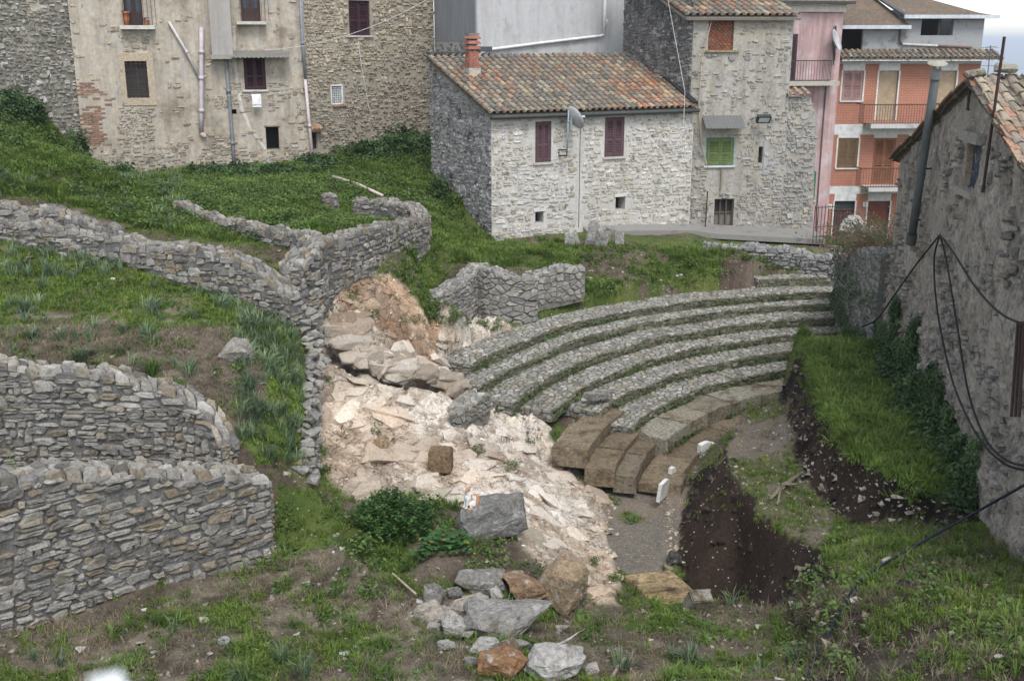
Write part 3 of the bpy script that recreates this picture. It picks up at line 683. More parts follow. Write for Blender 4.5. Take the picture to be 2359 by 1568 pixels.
def emit(stones, parent, mat, part, limit, rest='small_stones', tiny=0):
    """the largest stones become objects of their own, the others one joined part"""
    stones.sort(key=lambda s: -s[2])
    big = [s for s in stones[:limit] if s[2] >= tiny]; small = stones[len(big):]
    for V, F, a, c in big:
        acc = Acc(); acc.add(V, F, c); o = sum((Vector(v) for v in V), Vector()) / len(V); acc.build(part, mat, parent, origin=o)
    if small:
        acc = Acc()
        for V, F, a, c in small: acc.add(V, F, c)
        acc.build(rest, mat, parent, kind='stuff')

def rubble_wall(name, label, cat, pts, th, sx=.24, sy=.13, seed=1, limit=300, pal=GREY, h=.03, gap=.016, flip=False, back=False, top=True, ends=(True, True), mat='stone', mort=(.15, .146, .142), group=None, copesx=None, wav=.05, extra=False, copeh=1.0, copecol=1.0, style=None):
    rnd = random.Random(seed); P = Path(pts); W = P.L[-1]; sg = -1 if flip else 1
    root = thing(name, label, cat, (pts[0][0], pts[0][1], pts[0][3]), group)
    zt = lambda u: P.at(u)[2] + wav * (2 * mnoise.noise(Vector((u * 1.7, seed * 3.1, 0)))) ; zb = lambda u: P.at(u)[3]
    # mortar body
    acc = Acc(); n = max(2, int(W / .3)); V = []; F = []
    for i in range(n + 1):
        u = W * i / n; p, nn, _, b = P.at(u); nn = nn * sg; t = zt(u) - .02
        a = p + nn * th / 2; c = p - nn * th / 2; V += [(a.x, a.y, b - .25), (a.x, a.y, t), (c.x, c.y, t), (c.x, c.y, b - .25)]
    for i in range(n):
        for k in range(4): F.append((i * 4 + k, i * 4 + (k + 1) % 4, i * 4 + 4 + (k + 1) % 4, i * 4 + 4 + k))
    F += [(0, 1, 2, 3), (n * 4 + 3, n * 4 + 2, n * 4 + 1, n * 4)]
    acc.add(V, F, mort); acc.build('mortar_core', M['mortar'], root)
    st = []; z0 = min(P.zb) - .1; z1 = max(P.zt) + .1
    def face(side):
        def fm(u, v, nrm):
            p, nn, _, _ = P.at(min(max(u, 0), W)); q = p + nn * sg * side * (th / 2 + nrm); return (q.x, q.y, min(z0 + v, zt(u) + .03))
        for poly in (style or coursed)(W, z1 - z0, sx, sy, rnd):
            cx, cy = pcen(poly); z = z0 + cy
            if z > zt(cx) - sy * .15 or z < zb(cx) - .12: continue
            a = parea(poly)
            if a < .0008: continue
            g = stone_geo(poly, fm, h * rnd.uniform(.5, 1.4), gap, rnd, 2, .25, extra=extra)
            if g: st.append((g[0], g[1], a, vary(pal, rnd)))
    face(1)
    if back: face(-1)
    if top:
        cs = copesx or sx * .8
        def fmt(u, v, nrm):
            p, nn, _, _ = P.at(min(max(u, 0), W)); q = p + nn * sg * (v - th / 2 - .02); return (q.x, q.y, zt(u) - .02 + nrm)
        for poly in cells(W, th + .04, cs, cs * .75, rnd, .1):
            a = parea(poly)
            if a < .0008: continue
            g = stone_geo(poly, fmt, h * rnd.uniform(.8, 2.2) * copeh, gap, rnd, 2, .4, extra=extra)
            if g: st.append((g[0], g[1], a, tuple(q * copecol for q in vary(pal, rnd))))
    for e, u0 in ((0, 0), (1, W)):
        if not ends[e]: continue
        p, nn, t, b = P.at(u0); tan = Vector((-nn.y, nn.x)) * (1 if e else -1)
        H = zt(u0) - b + .1
        def fme(u, v, nrm):
            q = p + nn * (u - th / 2) + tan * nrm; return (q.x, q.y, b - .1 + v)
        for poly in coursed(th, H, sx, sy, rnd):
            g = stone_geo(poly, fme, h * rnd.uniform(.5, 1.4), gap, rnd, 2, .25)
            if g: st.append((g[0], g[1], parea(poly), vary(pal, rnd)))
    emit(st, root, M[mat], 'stone', limit)
    return root

def wp(X, Y, z, zt, zb): p = Zp(X, Y, z); return (p.x, p.y, zt, zb)
# near wall, lower left: it runs from the left edge up to its squared corner
def near_walls():
    a = (-8.6, 11.5, -5.3, -7.7)
    rubble_wall('ruin_wall', 'broad grey rubble wall with thick stone top at the lower left corner', 'wall',
                [a, (-6.85, 12.9, -5.42, -7.7), (-5.7, 13.85, -5.72, -7.75), (-4.8, 14.55, -6.02, -7.75), (-3.83, 15.35, -6.42, -7.75)], .55, .25, .105, 11, 300, h=.05, gap=.007, ends=(False, True), copesx=.2, extra=False, copeh=1.5, copecol=1.15)
    rubble_wall('ruin_wall', 'grey retaining wall rising behind the broad near wall, brown stones in its top', 'wall',
                [(-10.2, 17.1, -4.9, -7.3), (-8.3, 16.75, -5.02, -7.3), (-6.5, 16.6, -5.2, -7.3), (-5.2, 16.45, -5.42, -7.3), (-4.75, 16.25, -5.75, -7.2), (-4.45, 16.0, -6.12, -7.1)], .35, .25, .105, 12, 300, h=.048, gap=.007, ends=(False, True), copeh=1.3, copecol=1.15,
                pal=GREY + [(.30, .28, .24)])
near_walls()
def ruin_walls():
    # long wall at the back of the left terrace
    rubble_wall('ruin_wall', 'long low rubble wall winding along the back of the grassy terrace', 'wall',
      [(-12.2, 23.3, -3.45, -4.0), (-10.7, 22.6, -3.62, -4.1), (-9.3, 22.0, -3.72, -4.3), (-8.3, 21.75, -3.8, -4.4), (-7.75, 21.5, -3.88, -4.5), (-7.2, 21.35, -4.02, -4.6), (-6.5, 21.1, -3.92, -4.85), (-5.8, 20.85, -3.98, -5.0), (-5.2, 20.6, -4.12, -5.15), (-4.6, 20.3, -4.38, -5.4), (-4.1, 20.05, -4.7, -5.6)],
      .45, .23, .13, 21, 300, h=.045, gap=.007, ends=(False, True), copesx=.18)
    rubble_wall('ruin_wall', 'short curved rubble wall joining the long terrace wall at far left', 'wall',
      [wp(-30, 470, -3.35, -3.3, -3.9), wp(60, 478, -3.4, -3.4, -3.9), wp(140, 485, -3.45, -3.45, -3.9), wp(200, 508, -3.6, -3.6, -4.1), wp(270, 530, -3.75, -3.78, -4.2)], .4, .22, .13, 22, 160, h=.04, gap=.007, ends=(False, False))
    rubble_wall('ruin_wall', 'straight rubble wall crossing the green slope below the plastered house', 'wall',
      [(-8.1, 26.2, -3.85, -4.3), (-7.0, 25.15, -4.0, -4.5), (-5.6, 23.6, -3.98, -4.6), (-4.6, 22.5, -3.92, -4.6), (-4.05, 21.95, -3.85, -4.6)], .35, .22, .13, 23, 220, h=.04, gap=.007)
    rubble_wall('ruin_wall', 'tall pale rubble wall above the orange rock face', 'wall',
      [(-4.15, 21.45, -3.9, -5.3), (-3.6, 22.35, -3.95, -5.2), (-3.15, 23.4, -3.98, -5.15), (-2.8, 24.4, -4.05, -5.1), (-2.5, 25.2, -4.1, -5.0), (-2.2, 26.0, -4.25, -4.95)], .4, .2, .13, 24, 300, h=.04, gap=.007, ends=(True, False))
    rubble_wall('ruin_wall', 'curved end of rubble wall looping back into the ivy', 'wall',
      [(-2.2, 26.05, -4.18, -4.7), (-2.35, 26.9, -4.12, -4.7), (-2.8, 27.7, -4.05, -4.6), (-3.4, 28.2, -4.0, -4.6), (-4.1, 28.3, -4.05, -4.6)], .4, .2, .13, 25, 200, h=.04, gap=.006, ends=(False, True), flip=True, back=True)
    # broken pier between the two, and the edge of the terrace above the rock
    rubble_wall('ruin_pier', 'thick broken stone pier where the terrace walls meet', 'wall',
      [(-4.3, 20.55, -4.25, -5.7), (-4.05, 21.0, -4.0, -5.7), (-4.0, 21.5, -3.9, -5.6)], .5, .2, .14, 26, 160, h=.045, gap=.007, back=True)
    global EDGE
    EDGE = [(-3.35, 16.15, -6.66), (-3.42, 16.9, -6.38), (-3.55, 17.8, -6.06), (-3.68, 18.7, -5.74), (-3.78, 19.5, -5.44), (-3.9, 20.2, -4.95)]
    # niche wall under the white house
    pal = [(.31, .30, .27), (.27, .265, .25), (.35, .335, .295), (.23, .228, .22)]
    rubble_wall('niche_wall', 'left wing of the niche wall, small squared stones beside the rock', 'wall',
      [(-1.98, 24.4, -5.8, -6.3), (-1.6, 25.0, -5.68, -6.95), (-1.2, 25.9, -5.58, -6.9), (-.88, 26.85, -5.5, -6.9)], .4, .19, .11, 28, 160, h=.025, gap=.006, pal=pal, mort=(.2, .19, .16))
    rubble_wall('niche_wall', 'bulging middle of the niche wall, rounded end towards the seats', 'wall',
      [(-.80, 26.95, -5.48, -6.9), (-.70, 26.4, -5.48, -6.9), (-.45, 26.1, -5.5, -6.9), (-.1, 25.92, -5.55, -6.9), (.2, 25.84, -5.62, -6.9), (.42, 26.05, -5.66, -6.85), (.45, 26.4, -5.66, -6.8)], .4, .2, .14, 29, 160, h=.028, gap=.012, style=cells, pal=pal, mort=(.2, .19, .16))
    rubble_wall('niche_wall', 'right wing of the niche wall standing free above bare soil', 'wall',
      [(.42, 26.35, -5.62, -6.32), (1.0, 26.75, -5.58, -6.3), (1.76, 27.2, -5.55, -6.22)], .4, .21, .14, 30, 160, h=.03, gap=.012, style=cells, pal=pal, mort=(.2, .19, .16))
    # wall below the tower house, and the path edge
    rubble_wall('boundary_wall', 'low tumbled stone wall at the foot of the tower house', 'wall',
      [(5.6, 31.4, -5.86, -6.2), (6.6, 31.2, -5.82, -6.3), (7.8, 30.9, -5.86, -6.35), (8.7, 30.5, -5.95, -6.5), (9.6, 30.0, -6.02, -6.6)], .4, .24, .14, 31, 160, h=.05, gap=.01, wav=.1, pal=[(.32, .315, .30), (.27, .265, .255), (.21, .21, .2)])
    rubble_wall('ruin_stub', 'small round stub of masonry half buried in ivy', 'wall',
      [wp(745, 470, -4.2, -3.95, -4.6), wp(775, 468, -4.2, -4.0, -4.6)], .3, .18, .12, 32, 60, h=.03, gap=.006)
ruin_walls()

# ------------------------------------------------------------------ the theatre: concentric seats of small stones, the lower ones of travertine
SEATPAL = [(.30, .288, .255), (.26, .25, .225), (.35, .335, .30), (.225, .215, .19), (.41, .395, .365), (.30, .265, .205)]
def theatre():
    root = thing('theatre_seating', 'curved stepped seating of an ancient theatre paved with small stones', 'seating', (CX, CY, -8.3))
    rnd = random.Random(77)
    for i in range(len(ROW_R)):
        a0, a1 = ROW_A[i]; r = ROW_R[i]; ro = ROW_R[i - 1] if i > 1 else (13.1 if i == 0 else 12.75); z = ROW_Z[i]
        zb = (ROW_Z[i + 1] if i < 7 else WALK_Z) - .06; travt = i == 7
        wob = lambda a: .10 * mnoise.noise(Vector((a * .12, i * 5.3, 0))) + .02 * mnoise.noise(Vector((a * .7, i * 2.3, 4)))
        zw = lambda a: .02 * mnoise.noise(Vector((a * .55, i * 1.3, 2))) + .045 * mnoise.noise(Vector((a * .1, i * 3.3, 9)))
        acc = Acc(); n = int((a0 - a1) / 2); V = []; F = []
        for k in range(n + 1):
            a = a1 + (a0 - a1) * k / n; w = wob(a); zz = zw(a)
            V += [pol(r + w, a, zb), pol(r + w, a, z + zz - .012), pol(ro + .06, a, z + zz - .008), pol(ro + .06, a, zb - .3)]
        for k in range(n):
            for q in range(3): F.append((k * 4 + q, k * 4 + 4 + q, k * 4 + 5 + q, k * 4 + 1 + q))
        F += [(0, 1, 2, 3), (n * 4 + 3, n * 4 + 2, n * 4 + 1, n * 4)]
        acc.add(V, F, (.125, .122, .085) if not travt else (.22, .20, .155))
        row = acc.build('seat_row', M['mortar'] if not travt else M['travertine'], root)
        if travt: continue
        L = R(a0 - a1) * (r + .4); st = []
        def fmt(u, v, nrm):
            a = a0 - math.degrees(u / (r + .4)); return pol(r + wob(a) + v - .015, a, z + zw(a) - .012 + nrm)
        for poly in cells(L, ro - r + .015, .145, .12, rnd, .12):
            g = stone_geo(poly, fmt, rnd.uniform(.006, .02), .010, rnd, 1, .12)
            if g: st.append((g[0], g[1], parea(poly), vary(SEATPAL, rnd)))
        def fmr(u, v, nrm):
            a = a0 - math.degrees(u / (r + .4)); return pol(r + wob(a) - nrm, a, zb + v)
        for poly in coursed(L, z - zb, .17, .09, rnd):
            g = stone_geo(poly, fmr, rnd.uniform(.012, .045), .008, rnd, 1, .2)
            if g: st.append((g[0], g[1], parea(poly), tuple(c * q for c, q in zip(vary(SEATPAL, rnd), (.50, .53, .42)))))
        for ea, sg in ((a0, 1), (a1, -1)):
            def fme(u, v, nrm): x, y, q = pol(r + u, ea + sg * math.degrees(nrm / r), zb + v); return (x, y, q)
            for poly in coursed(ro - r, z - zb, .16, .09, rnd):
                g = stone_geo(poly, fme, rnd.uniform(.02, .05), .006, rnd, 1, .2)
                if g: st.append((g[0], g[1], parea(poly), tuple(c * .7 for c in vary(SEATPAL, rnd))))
        acc = Acc()
        for V, F, a, c in st: acc.add(V, F, c)
        acc.build('paving_stones', M['mossy'], row, kind='stuff')
    return root
theatre()

def arc_block(acc, r0, r1, a0, a1, z0, z1, col, n=4, rnd=random, j=.012):
    """a block of stone with slightly worn edges following the curve"""
    V = []; F = []; b = .02
    prof = [(r0, z0), (r0, z1 - b), (r0 + b, z1), (r1 - b, z1), (r1, z1 - b), (r1, z0)]
    for k in range(n + 1):
        a = a0 + (a1 - a0) * k / n
        for (rr, zz) in prof: V.append(pol(rr + rnd.uniform(-j, j), a + rnd.uniform(-.1, .1), zz + rnd.uniform(-j, j)))
    m = len(prof)
    for k in range(n):
        for q in range(m): F.append((k * m + q, (k + 1) * m + q, (k + 1) * m + (q + 1) % m, k * m + (q + 1) % m))
    F += [tuple(range(m)), tuple(range(n * m + m - 1, n * m - 1, -1))]
    acc.add(V, F, col)
def travertine():
    rnd = random.Random(5)
    TR = [(.22, .172, .115), (.19, .148, .10), (.235, .188, .13), (.205, .17, .125)]; GR = [(.31, .29, .23), (.28, .25, .185), (.33, .31, .26)]
    def blk(label, r0, r1, a0, a1, z0, z1, pal, grp=None):
        acc = Acc(); arc_block(acc, r0, r1, a0, a1, z0, z1, vary(pal, rnd), 5, rnd)
        o = acc.build('travertine_block', M['travertine'], origin=Vector(pol((r0 + r1) / 2, (a0 + a1) / 2, z0))); tag(o, label, 'stone block', grp)
    g = 'brown travertine seat blocks at the near end of the rows'
    blk('largest brown travertine block, its end jutting out above the rock', 8.78, 9.5, 157.2, 166.2, -8.05, -7.66, TR, g)
    blk('brown travertine block behind the largest one, against the paved seats', 8.8, 9.45, 149.5, 157.0, -8.05, -7.68, TR, g)
    blk('brown travertine block of the middle step, nearest the rock', 8.22, 8.8, 160.5, 167.6, -8.3, -7.93, TR, g)
    blk('brown travertine block of the middle step, next to the paved seats', 8.24, 8.78, 151.5, 160.3, -8.3, -7.92, TR, g)
    blk('brown travertine block of the lowest step, its near end by the dark hollow', 7.82, 8.25, 159.0, 167.2, -8.42, -8.07, TR, g)
    blk('brown travertine block of the lowest step, farther from the hollow', 7.84, 8.26, 152.8, 158.8, -8.42, -8.05, TR, g)
    # weathered front row of grey travertine, each block its own
    row = thing('travertine_front_row', 'lowest theatre row of long weathered grey travertine blocks', 'seating', pol(7.65, 130, WALK_Z))
    a = 153.2
    while a > 108:
        d = rnd.uniform(6, 10); acc = Acc(); arc_block(acc, 7.60 + rnd.uniform(-.02, .02), 8.38, a - d + .25, a, WALK_Z - .1, ROW_Z[7] + .025 + rnd.uniform(-.015, .015), vary(GR, rnd), 4, rnd)
        acc.build('seat_block', M['travertine'], row, origin=Vector(pol(8, a - d / 2, WALK_Z))); a -= d
    # walk of big slabs at the foot of the seats
    walk = thing('stone_walk', 'curved walk of brown travertine slabs at the foot of the seats', 'pavement', pol(7.3, 140, WALK_Z))
    a = 165.2
    while a > 105:
        d = rnd.uniform(5, 9); acc = Acc(); arc_block(acc, 7.02 + rnd.uniform(-.05, .05), 7.8, a - d + .18, a, WALK_Z - .2, WALK_Z + rnd.uniform(-.012, .012), vary(TR, rnd), 4, rnd)
        acc.build('slab', M['travertine'], walk, origin=Vector(pol(7.4, a - d / 2, WALK_Z))); a -= d
    # four slabs at the near side of the orchestra
    slabs = thing('slab_paving', 'worn ochre paving slabs at the near edge of the orchestra', 'pavement', Zp(1520, 1350, -8.6))
    quads = [[(1437, 1325), (1545, 1312), (1566, 1328), (1462, 1343)], [(1464, 1346), (1568, 1331), (1592, 1350), (1478, 1365)], [(1480, 1368), (1594, 1353), (1612, 1372), (1498, 1384)], [(1500, 1387), (1614, 1375), (1628, 1396), (1525, 1412)]]
    for q in quads:
        acc = Acc(); top = [Zp(x, y, -8.5) for x, y in q]; c = vary([(.40, .29, .15), (.36, .27, .15), (.33, .24, .13)], rnd)
        V = []; F = []
        for l, (zz, s) in enumerate(((-8.85, 1), (-8.53, 1.0), (-8.5, .965))):
            cc = sum(top, Vector()) / 4
            for i in range(4):
                for t in (0, .33, .66):
                    p = top[i].lerp(top[(i + 1) % 4], t); p = cc + (p - cc) * s * rnd.uniform(.975, 1.0); V.append((p.x, p.y, zz + rnd.uniform(-.006, .006)))
        for l in range(2):
            for k in range(12): F.append((l * 12 + k, l * 12 + (k + 1) % 12, l * 12 + 12 + (k + 1) % 12, l * 12 + 12 + k))
        F.append(tuple(range(24, 36))); acc.add(V, F, c)
        acc.build('slab', M['travertine'], slabs, origin=sum(top, Vector()) / 4)
travertine()
# ------------------------------------------------------------------ buildings: helpers
class Fr:
    """a wall plane: u along the wall, v is height, n outwards"""
    def __init__(s, A, B):
        s.O = Vector((A[0], A[1], 0)); d = Vector((B[0] - A[0], B[1] - A[1], 0)); s.W = d.length; s.u = d.normalized(); s.n = Vector((s.u.y, -s.u.x, 0))
    def __call__(s, u, v, n=0): q = s.O + s.u * u + s.n * n; return Vector((q.x, q.y, v))
    def pix(s, X, Y, n=0):
        d = ray(X, Y); o = s.O + s.n * n; t = o.dot(s.n) / d.dot(s.n); p = d * t; return ((p - o).dot(s.u), p.z)
    def rect(s, X0, Y0, X1, Y1, n=0):
        a, b, c, d = s.pix(X0, Y0, n), s.pix(X1, Y0, n), s.pix(X0, Y1, n), s.pix(X1, Y1, n)
        return ((a[0] + c[0]) / 2, (b[0] + d[0]) / 2, (c[1] + d[1]) / 2, (a[1] + b[1]) / 2)
def fbox(acc, fr, u0, u1, v0, v1, n0, n1, col=(1, 1, 1)):
    c = fr((u0 + u1) / 2, (v0 + v1) / 2, (n0 + n1) / 2); acc.box(c, abs(u1 - u0), abs(n1 - n0), abs(v1 - v0), col, ax=(fr.u, fr.n, Vector((0, 0, 1))))
def facade(parent, fr, W, z0, z1, opens, mat, col, depth=.22, name='wall', back=5.0, zt=None, u_start=0.0, sides=True, backvec=None):
    """front wall with real openings and reveals, and the box behind it"""
    us = sorted({u_start, W} | {o[0] for o in opens} | {o[1] for o in opens}); vs_ = sorted({z0, z1} | {min(max(o[2], z0), z1) for o in opens} | {min(max(o[3], z0), z1) for o in opens})
    us = [u for u in us if u_start <= u <= W]
    acc = Acc()
    def inside(u, v): return any(o[0] < u < o[1] and o[2] < v < o[3] for o in opens)
    for a, b in zip(us, us[1:]):
        for c, d in zip(vs_, vs_[1:]):
            if b - a < 1e-4 or d - c < 1e-4 or inside((a + b) / 2, (c + d) / 2): continue
            acc.add([fr(a, c), fr(b, c), fr(b, d), fr(a, d)], [(0, 1, 2, 3)], col)
    for o in opens:
        u0, u1, v0, v1 = o[:4]; dp = o[4] if len(o) > 4 else depth
        q = [fr(u0, v0), fr(u1, v0), fr(u1, v1), fr(u0, v1)]; r = [fr(u0, v0, -dp), fr(u1, v0, -dp), fr(u1, v1, -dp), fr(u0, v1, -dp)]
        acc.add(q + r, [(0, 4, 5, 1), (1, 5, 6, 2), (2, 6, 7, 3), (3, 7, 4, 0)], tuple(c * .9 for c in col))
    if sides:
        bv = Vector(backvec) if backvec is not None else -fr.n * back
        A, B = fr(u_start, z0), fr(W, z0); dz = Vector((0, 0, z1 - z0))
        acc.add([A, A + dz, A + bv + dz, A + bv], [(0, 1, 2, 3)], col); acc.add([B, B + bv, B + bv + dz, B + dz], [(0, 1, 2, 3)], col)
        acc.add([A + dz, B + dz, B + bv + dz, A + bv + dz], [(0, 1, 2, 3)], col); acc.add([A + bv, A + bv + dz, B + bv + dz, B + bv], [(0, 1, 2, 3)], col)
    return acc.build(name, mat, parent)
def stonework(parent, fr, W, z0, z1, sx, sy, pal, h, gap, skip=(), keep=None, mat='stone', seed=1, zt=None, rings=1, u_start=0.0, name='stonework', drop=.15):
    rnd = random.Random(seed); acc = Acc()
    def fm(u, v, n): return fr(u + u_start, z0 + v, n)
    for poly in coursed(W - u_start, z1 - z0, sx, sy, rnd):
        xs = [p[0] + u_start for p in poly]; ys = [p[1] + z0 for p in poly]
        if any(max(xs) > o[0] - .01 and min(xs) < o[1] + .01 and max(ys) > o[2] - .01 and min(ys) < o[3] + .01 for o in skip): continue
        cx, cy = pcen(poly); cx += u_start; cy += z0
        if zt is not None and cy > zt(cx): continue
        if keep is not None and not keep(cx, cy, rnd): continue
        g = stone_geo(poly, fm, h * rnd.uniform(.5, 1.5), gap, rnd, rings, .2, embed=.02)
        if g: acc.add(g[0], g[1], vary(pal, rnd))
    return acc.build(name, M[mat], parent, kind='stuff')
def shutters(parent, fr, r, col, n=-.06, leaves=2, slats=True, sill=None, mat='paint', frame=None, name='window', open_back=True, label=None):
    """closed louvred shutters in an opening: frame > leaves, sill"""
    u0, u1, v0, v1 = r; acc = Acc(); fc = frame or col; t = .05
    for a in ((u0, u0 + t, v0, v1), (u1 - t, u1, v0, v1), (u0 + t, u1 - t, v1 - t, v1), (u0 + t, u1 - t, v0, v0 + .03)): fbox(acc, fr, *a, n - .05, n + .015, fc)
    acc.add([fr(u0, v0, n - .12), fr(u1, v0, n - .12), fr(u1, v1, n - .12), fr(u0, v1, n - .12)], [(0, 1, 2, 3)], (.012, .011, .011))
    win = acc.build(name, M[mat], parent)
    if label: win['label'] = label
    w = (u1 - u0 - 2 * t) / leaves
    for k in range(leaves):
        a = u0 + t + k * w + .004; b = a + w - .008; la = Acc(); s = .055; c, d = v0 + .035, v1 - t - .004; m = c + (d - c) * .42
        for q in ((a, a + s, c, d), (b - s, b, c, d), (a + s, b - s, c, c + s * 1.3), (a + s, b - s, d - s, d), (a + s, b - s, m - s / 2, m + s / 2)): fbox(la, fr, *q, n - .02, n + .02, col)
        ns = max(4, int((d - c) / .055))
        for i in range(ns):
            z = c + s * 1.3 + (d - c - s * 2.3) * (i + .5) / ns
            if abs(z - m) < s * .7: continue
            hgt = (d - c) / ns * .62
            p = [fr(a + s, z - hgt / 2, n + .014), fr(b - s, z - hgt / 2, n + .014), fr(b - s, z + hgt / 2, n - .014), fr(a + s, z + hgt / 2, n - .014)]
            p += [q - fr.n * .012 for q in p]; la.add(p, [(0, 1, 2, 3), (7, 6, 5, 4), (0, 4, 5, 1), (3, 2, 6, 7)], col)
        la.build('shutter', M[mat], win)
    if sill:
        sa = Acc(); fbox(sa, fr, u0 - .06, u1 + .06, v0 - .06, v0 - .003, -.1, .07, sill); sa.build('sill', M['paint'], win)
    return win
def bars(acc, fr, u0, u1, v0, v1, nv, nh, n, r=.008):
    for i in range(nv): u = u0 + (u1 - u0) * (i + .5) / nv; acc.tube([fr(u, v0, n), fr(u, v1, n)], r, 5)
    for j in range(nh): v = v0 + (v1 - v0) * (j + .5) / nh; acc.tube([fr(u0, v, n + r), fr(u1, v, n + r)], r, 5)

# clay tiles: one cover tile and one channel tile, shared by all copies
def tile_mesh(L=.44, r0=.085, r1=.065, up=True, name='tile'):
    acc = Acc(); V = []; n = 6
    for y, r in ((0, r0), (L, r1)):
        for t in (r, r - .016):
            for k in range(n + 1):
                a = math.pi * k / n; V.append((math.cos(a) * t, y, (math.sin(a) * t * .85) * (1 if up else -1)))
    F = []; m = n + 1
    for k in range(n):
        F += [(k, k + 1, 2 * m + k + 1, 2 * m + k), (m + k + 1, m + k, 3 * m + k, 3 * m + k + 1), (k + 1, k, m + k, m + k + 1), (2 * m + k, 2 * m + k + 1, 3 * m + k + 1, 3 * m + k)]
    acc.add(V, F, (1, 1, 1)); me = acc.mesh(name, smooth=False); me.materials.append(M['tile']); return me
TILE = tile_mesh(); CHAN = tile_mesh(L=.44, r0=.075, r1=.088, up=False, name='channel_tile')
OLD = [(.20, .18, .15), (.24, .205, .16), (.16, .145, .125), (.28, .225, .165), (.25, .175, .125), (.32, .285, .21), (.27, .18, .13)]
NEWT = [(.36, .185, .11), (.42, .25, .155), (.42, .33, .20), (.32, .16, .095), (.30, .165, .11), (.43, .29, .19)]
def coppi(parent, A, B, C_, D, seed, pick, limit=300, du=.215, dv=.33, rest='more_tiles', name='tile'):
    """roof of curved tiles on the slope A B (eave, left to right) to D C_ (top)"""
    rnd = random.Random(seed); A, B, C_, D = map(Vector, (A, B, C_, D))
    nu = max(2, int(((B - A).length + (C_ - D).length) / 2 / du)); nv = max(2, int(((D - A).length + (C_ - B).length) / 2 / dv))
    lst = []
    for j in range(nv):
        for i in range(nu):
            for ch in (0, 1):
                s = (i + (.0 if ch else .5)) / nu; t = (j + (.0 if ch else -.04)) / nv
                lo, hi = A.lerp(B, s), D.lerp(C_, s); p = lo.lerp(hi, t); up = (hi - lo).normalized(); side = (B - A).normalized(); nn = side.cross(up).normalized(); side = up.cross(nn)
                if nn.z < 0: nn = -nn; side = -side
                p = p + nn * (.075 if ch else .035) + side * rnd.uniform(-.01, .01); a = rnd.uniform(-.04, .04) + .05
                y = (up * math.cos(a) - nn * math.sin(a) * (-1)).normalized() if False else (up + nn * -.035).normalized()
                z = side.cross(y).normalized(); rz = rnd.uniform(-.05, .05); x2 = side * math.cos(rz) + y * math.sin(rz); y2 = y * math.cos(rz) - side * math.sin(rz)
                mt = Matrix((x2, y2, z)).transposed().to_4x4(); mt.translation = p
                lst.append((ch, mt, pick(s, t, rnd), j))
    cov = [q for q in lst if not q[0]]; chn = [q for q in lst if q[0]]
    cov.sort(key=lambda q: q[3])
    for ch, mt, c, j in cov[:limit]:
        o = bpy.data.objects.new(name, TILE); COL.objects.link(o); o.parent = parent; o.matrix_parent_inverse = Matrix.Translation(-WLOC.get(parent.name, Vector())); o.matrix_basis = mt; o.color = (*c, 1)
    acc = Acc()
    for ch, mt, c, j in cov[limit:] + chn:
        src = CHAN if ch else TILE
        acc.add([mt @ v.co for v in src.vertices], [tuple(p.vertices) for p in src.polygons], tuple(k * (.6 if ch else 1) for k in c))
    acc.build(rest, M['tile'], parent, kind='stuff')
def slab(acc, A, B, C_, D, th, col=(1, 1, 1)):
    P = [Vector(p) for p in (A, B, C_, D)]; n = (P[1] - P[0]).cross(P[3] - P[0]).normalized() * th
    if n.z < 0: n = -n
    acc.add(P + [p - n for p in P], [(0, 1, 2, 3), (7, 6, 5, 4), (0, 4, 5, 1), (1, 5, 6, 2), (2, 6, 7, 3), (3, 7, 4, 0)], col)

M['plaster'] = mat_stone('old lime plaster', s1=1.1, s2=7, var=.3, bumps=.5, lichen=(.36, .35, .335), lich_amt=.5, stain=(.24, .20, .155), stain_amt=.35, bdist=.03, streak=.25)
M['greyplaster'] = mat_stone('smooth grey plaster', s1=.7, s2=5, var=.10, bumps=.15, lichen=(.34, .34, .345), lich_amt=.25, stain=(.27, .27, .27), stain_amt=.2, streak=.15)
M['darkstone'] = mat_stone('black stained stone', s1=1.2, s2=14, var=.5, lichen=(.07, .068, .066), lich_amt=.6, stain=(.30, .295, .28), stain_amt=.3)
M['limewash'] = mat_stone('limewashed mortar', s1=1.5, s2=12, var=.25, bumps=.5, lichen=(.44, .42, .38), lich_amt=.3, stain=(.38, .36, .33), stain_amt=.25, streak=.14)
M['tower'] = mat_stone('grey tower mortar', s1=.9, s2=11, var=.35, bumps=.6, lichen=(.16, .155, .14), lich_amt=.3, stain=(.40, .36, .28), stain_amt=.3, streak=.2)
M['gable'] = mat_stone('weathered plaster of the gable', s1=1.5, s2=12, var=.6, bumps=1.0, lichen=(.11, .105, .098), lich_amt=.55, stain=(.31, .285, .25), stain_amt=.45, bdist=.06, streak=.2)
M['concrete'] = mat_stone('rough concrete', s1=1.5, s2=25, var=.3, bumps=.4, stain=(.13, .125, .11), stain_amt=.3)
M['pink'] = mat_stone('faded pink plaster', s1=.5, s2=3.5, var=.14, bumps=.15, lichen=(.50, .42, .435), lich_amt=.6, stain=(.40, .235, .20), stain_amt=.3, streak=.3)
MAROON = (.050, .024, .032); GREYC = (.30, .30, .30); SILL = (.45, .43, .39)

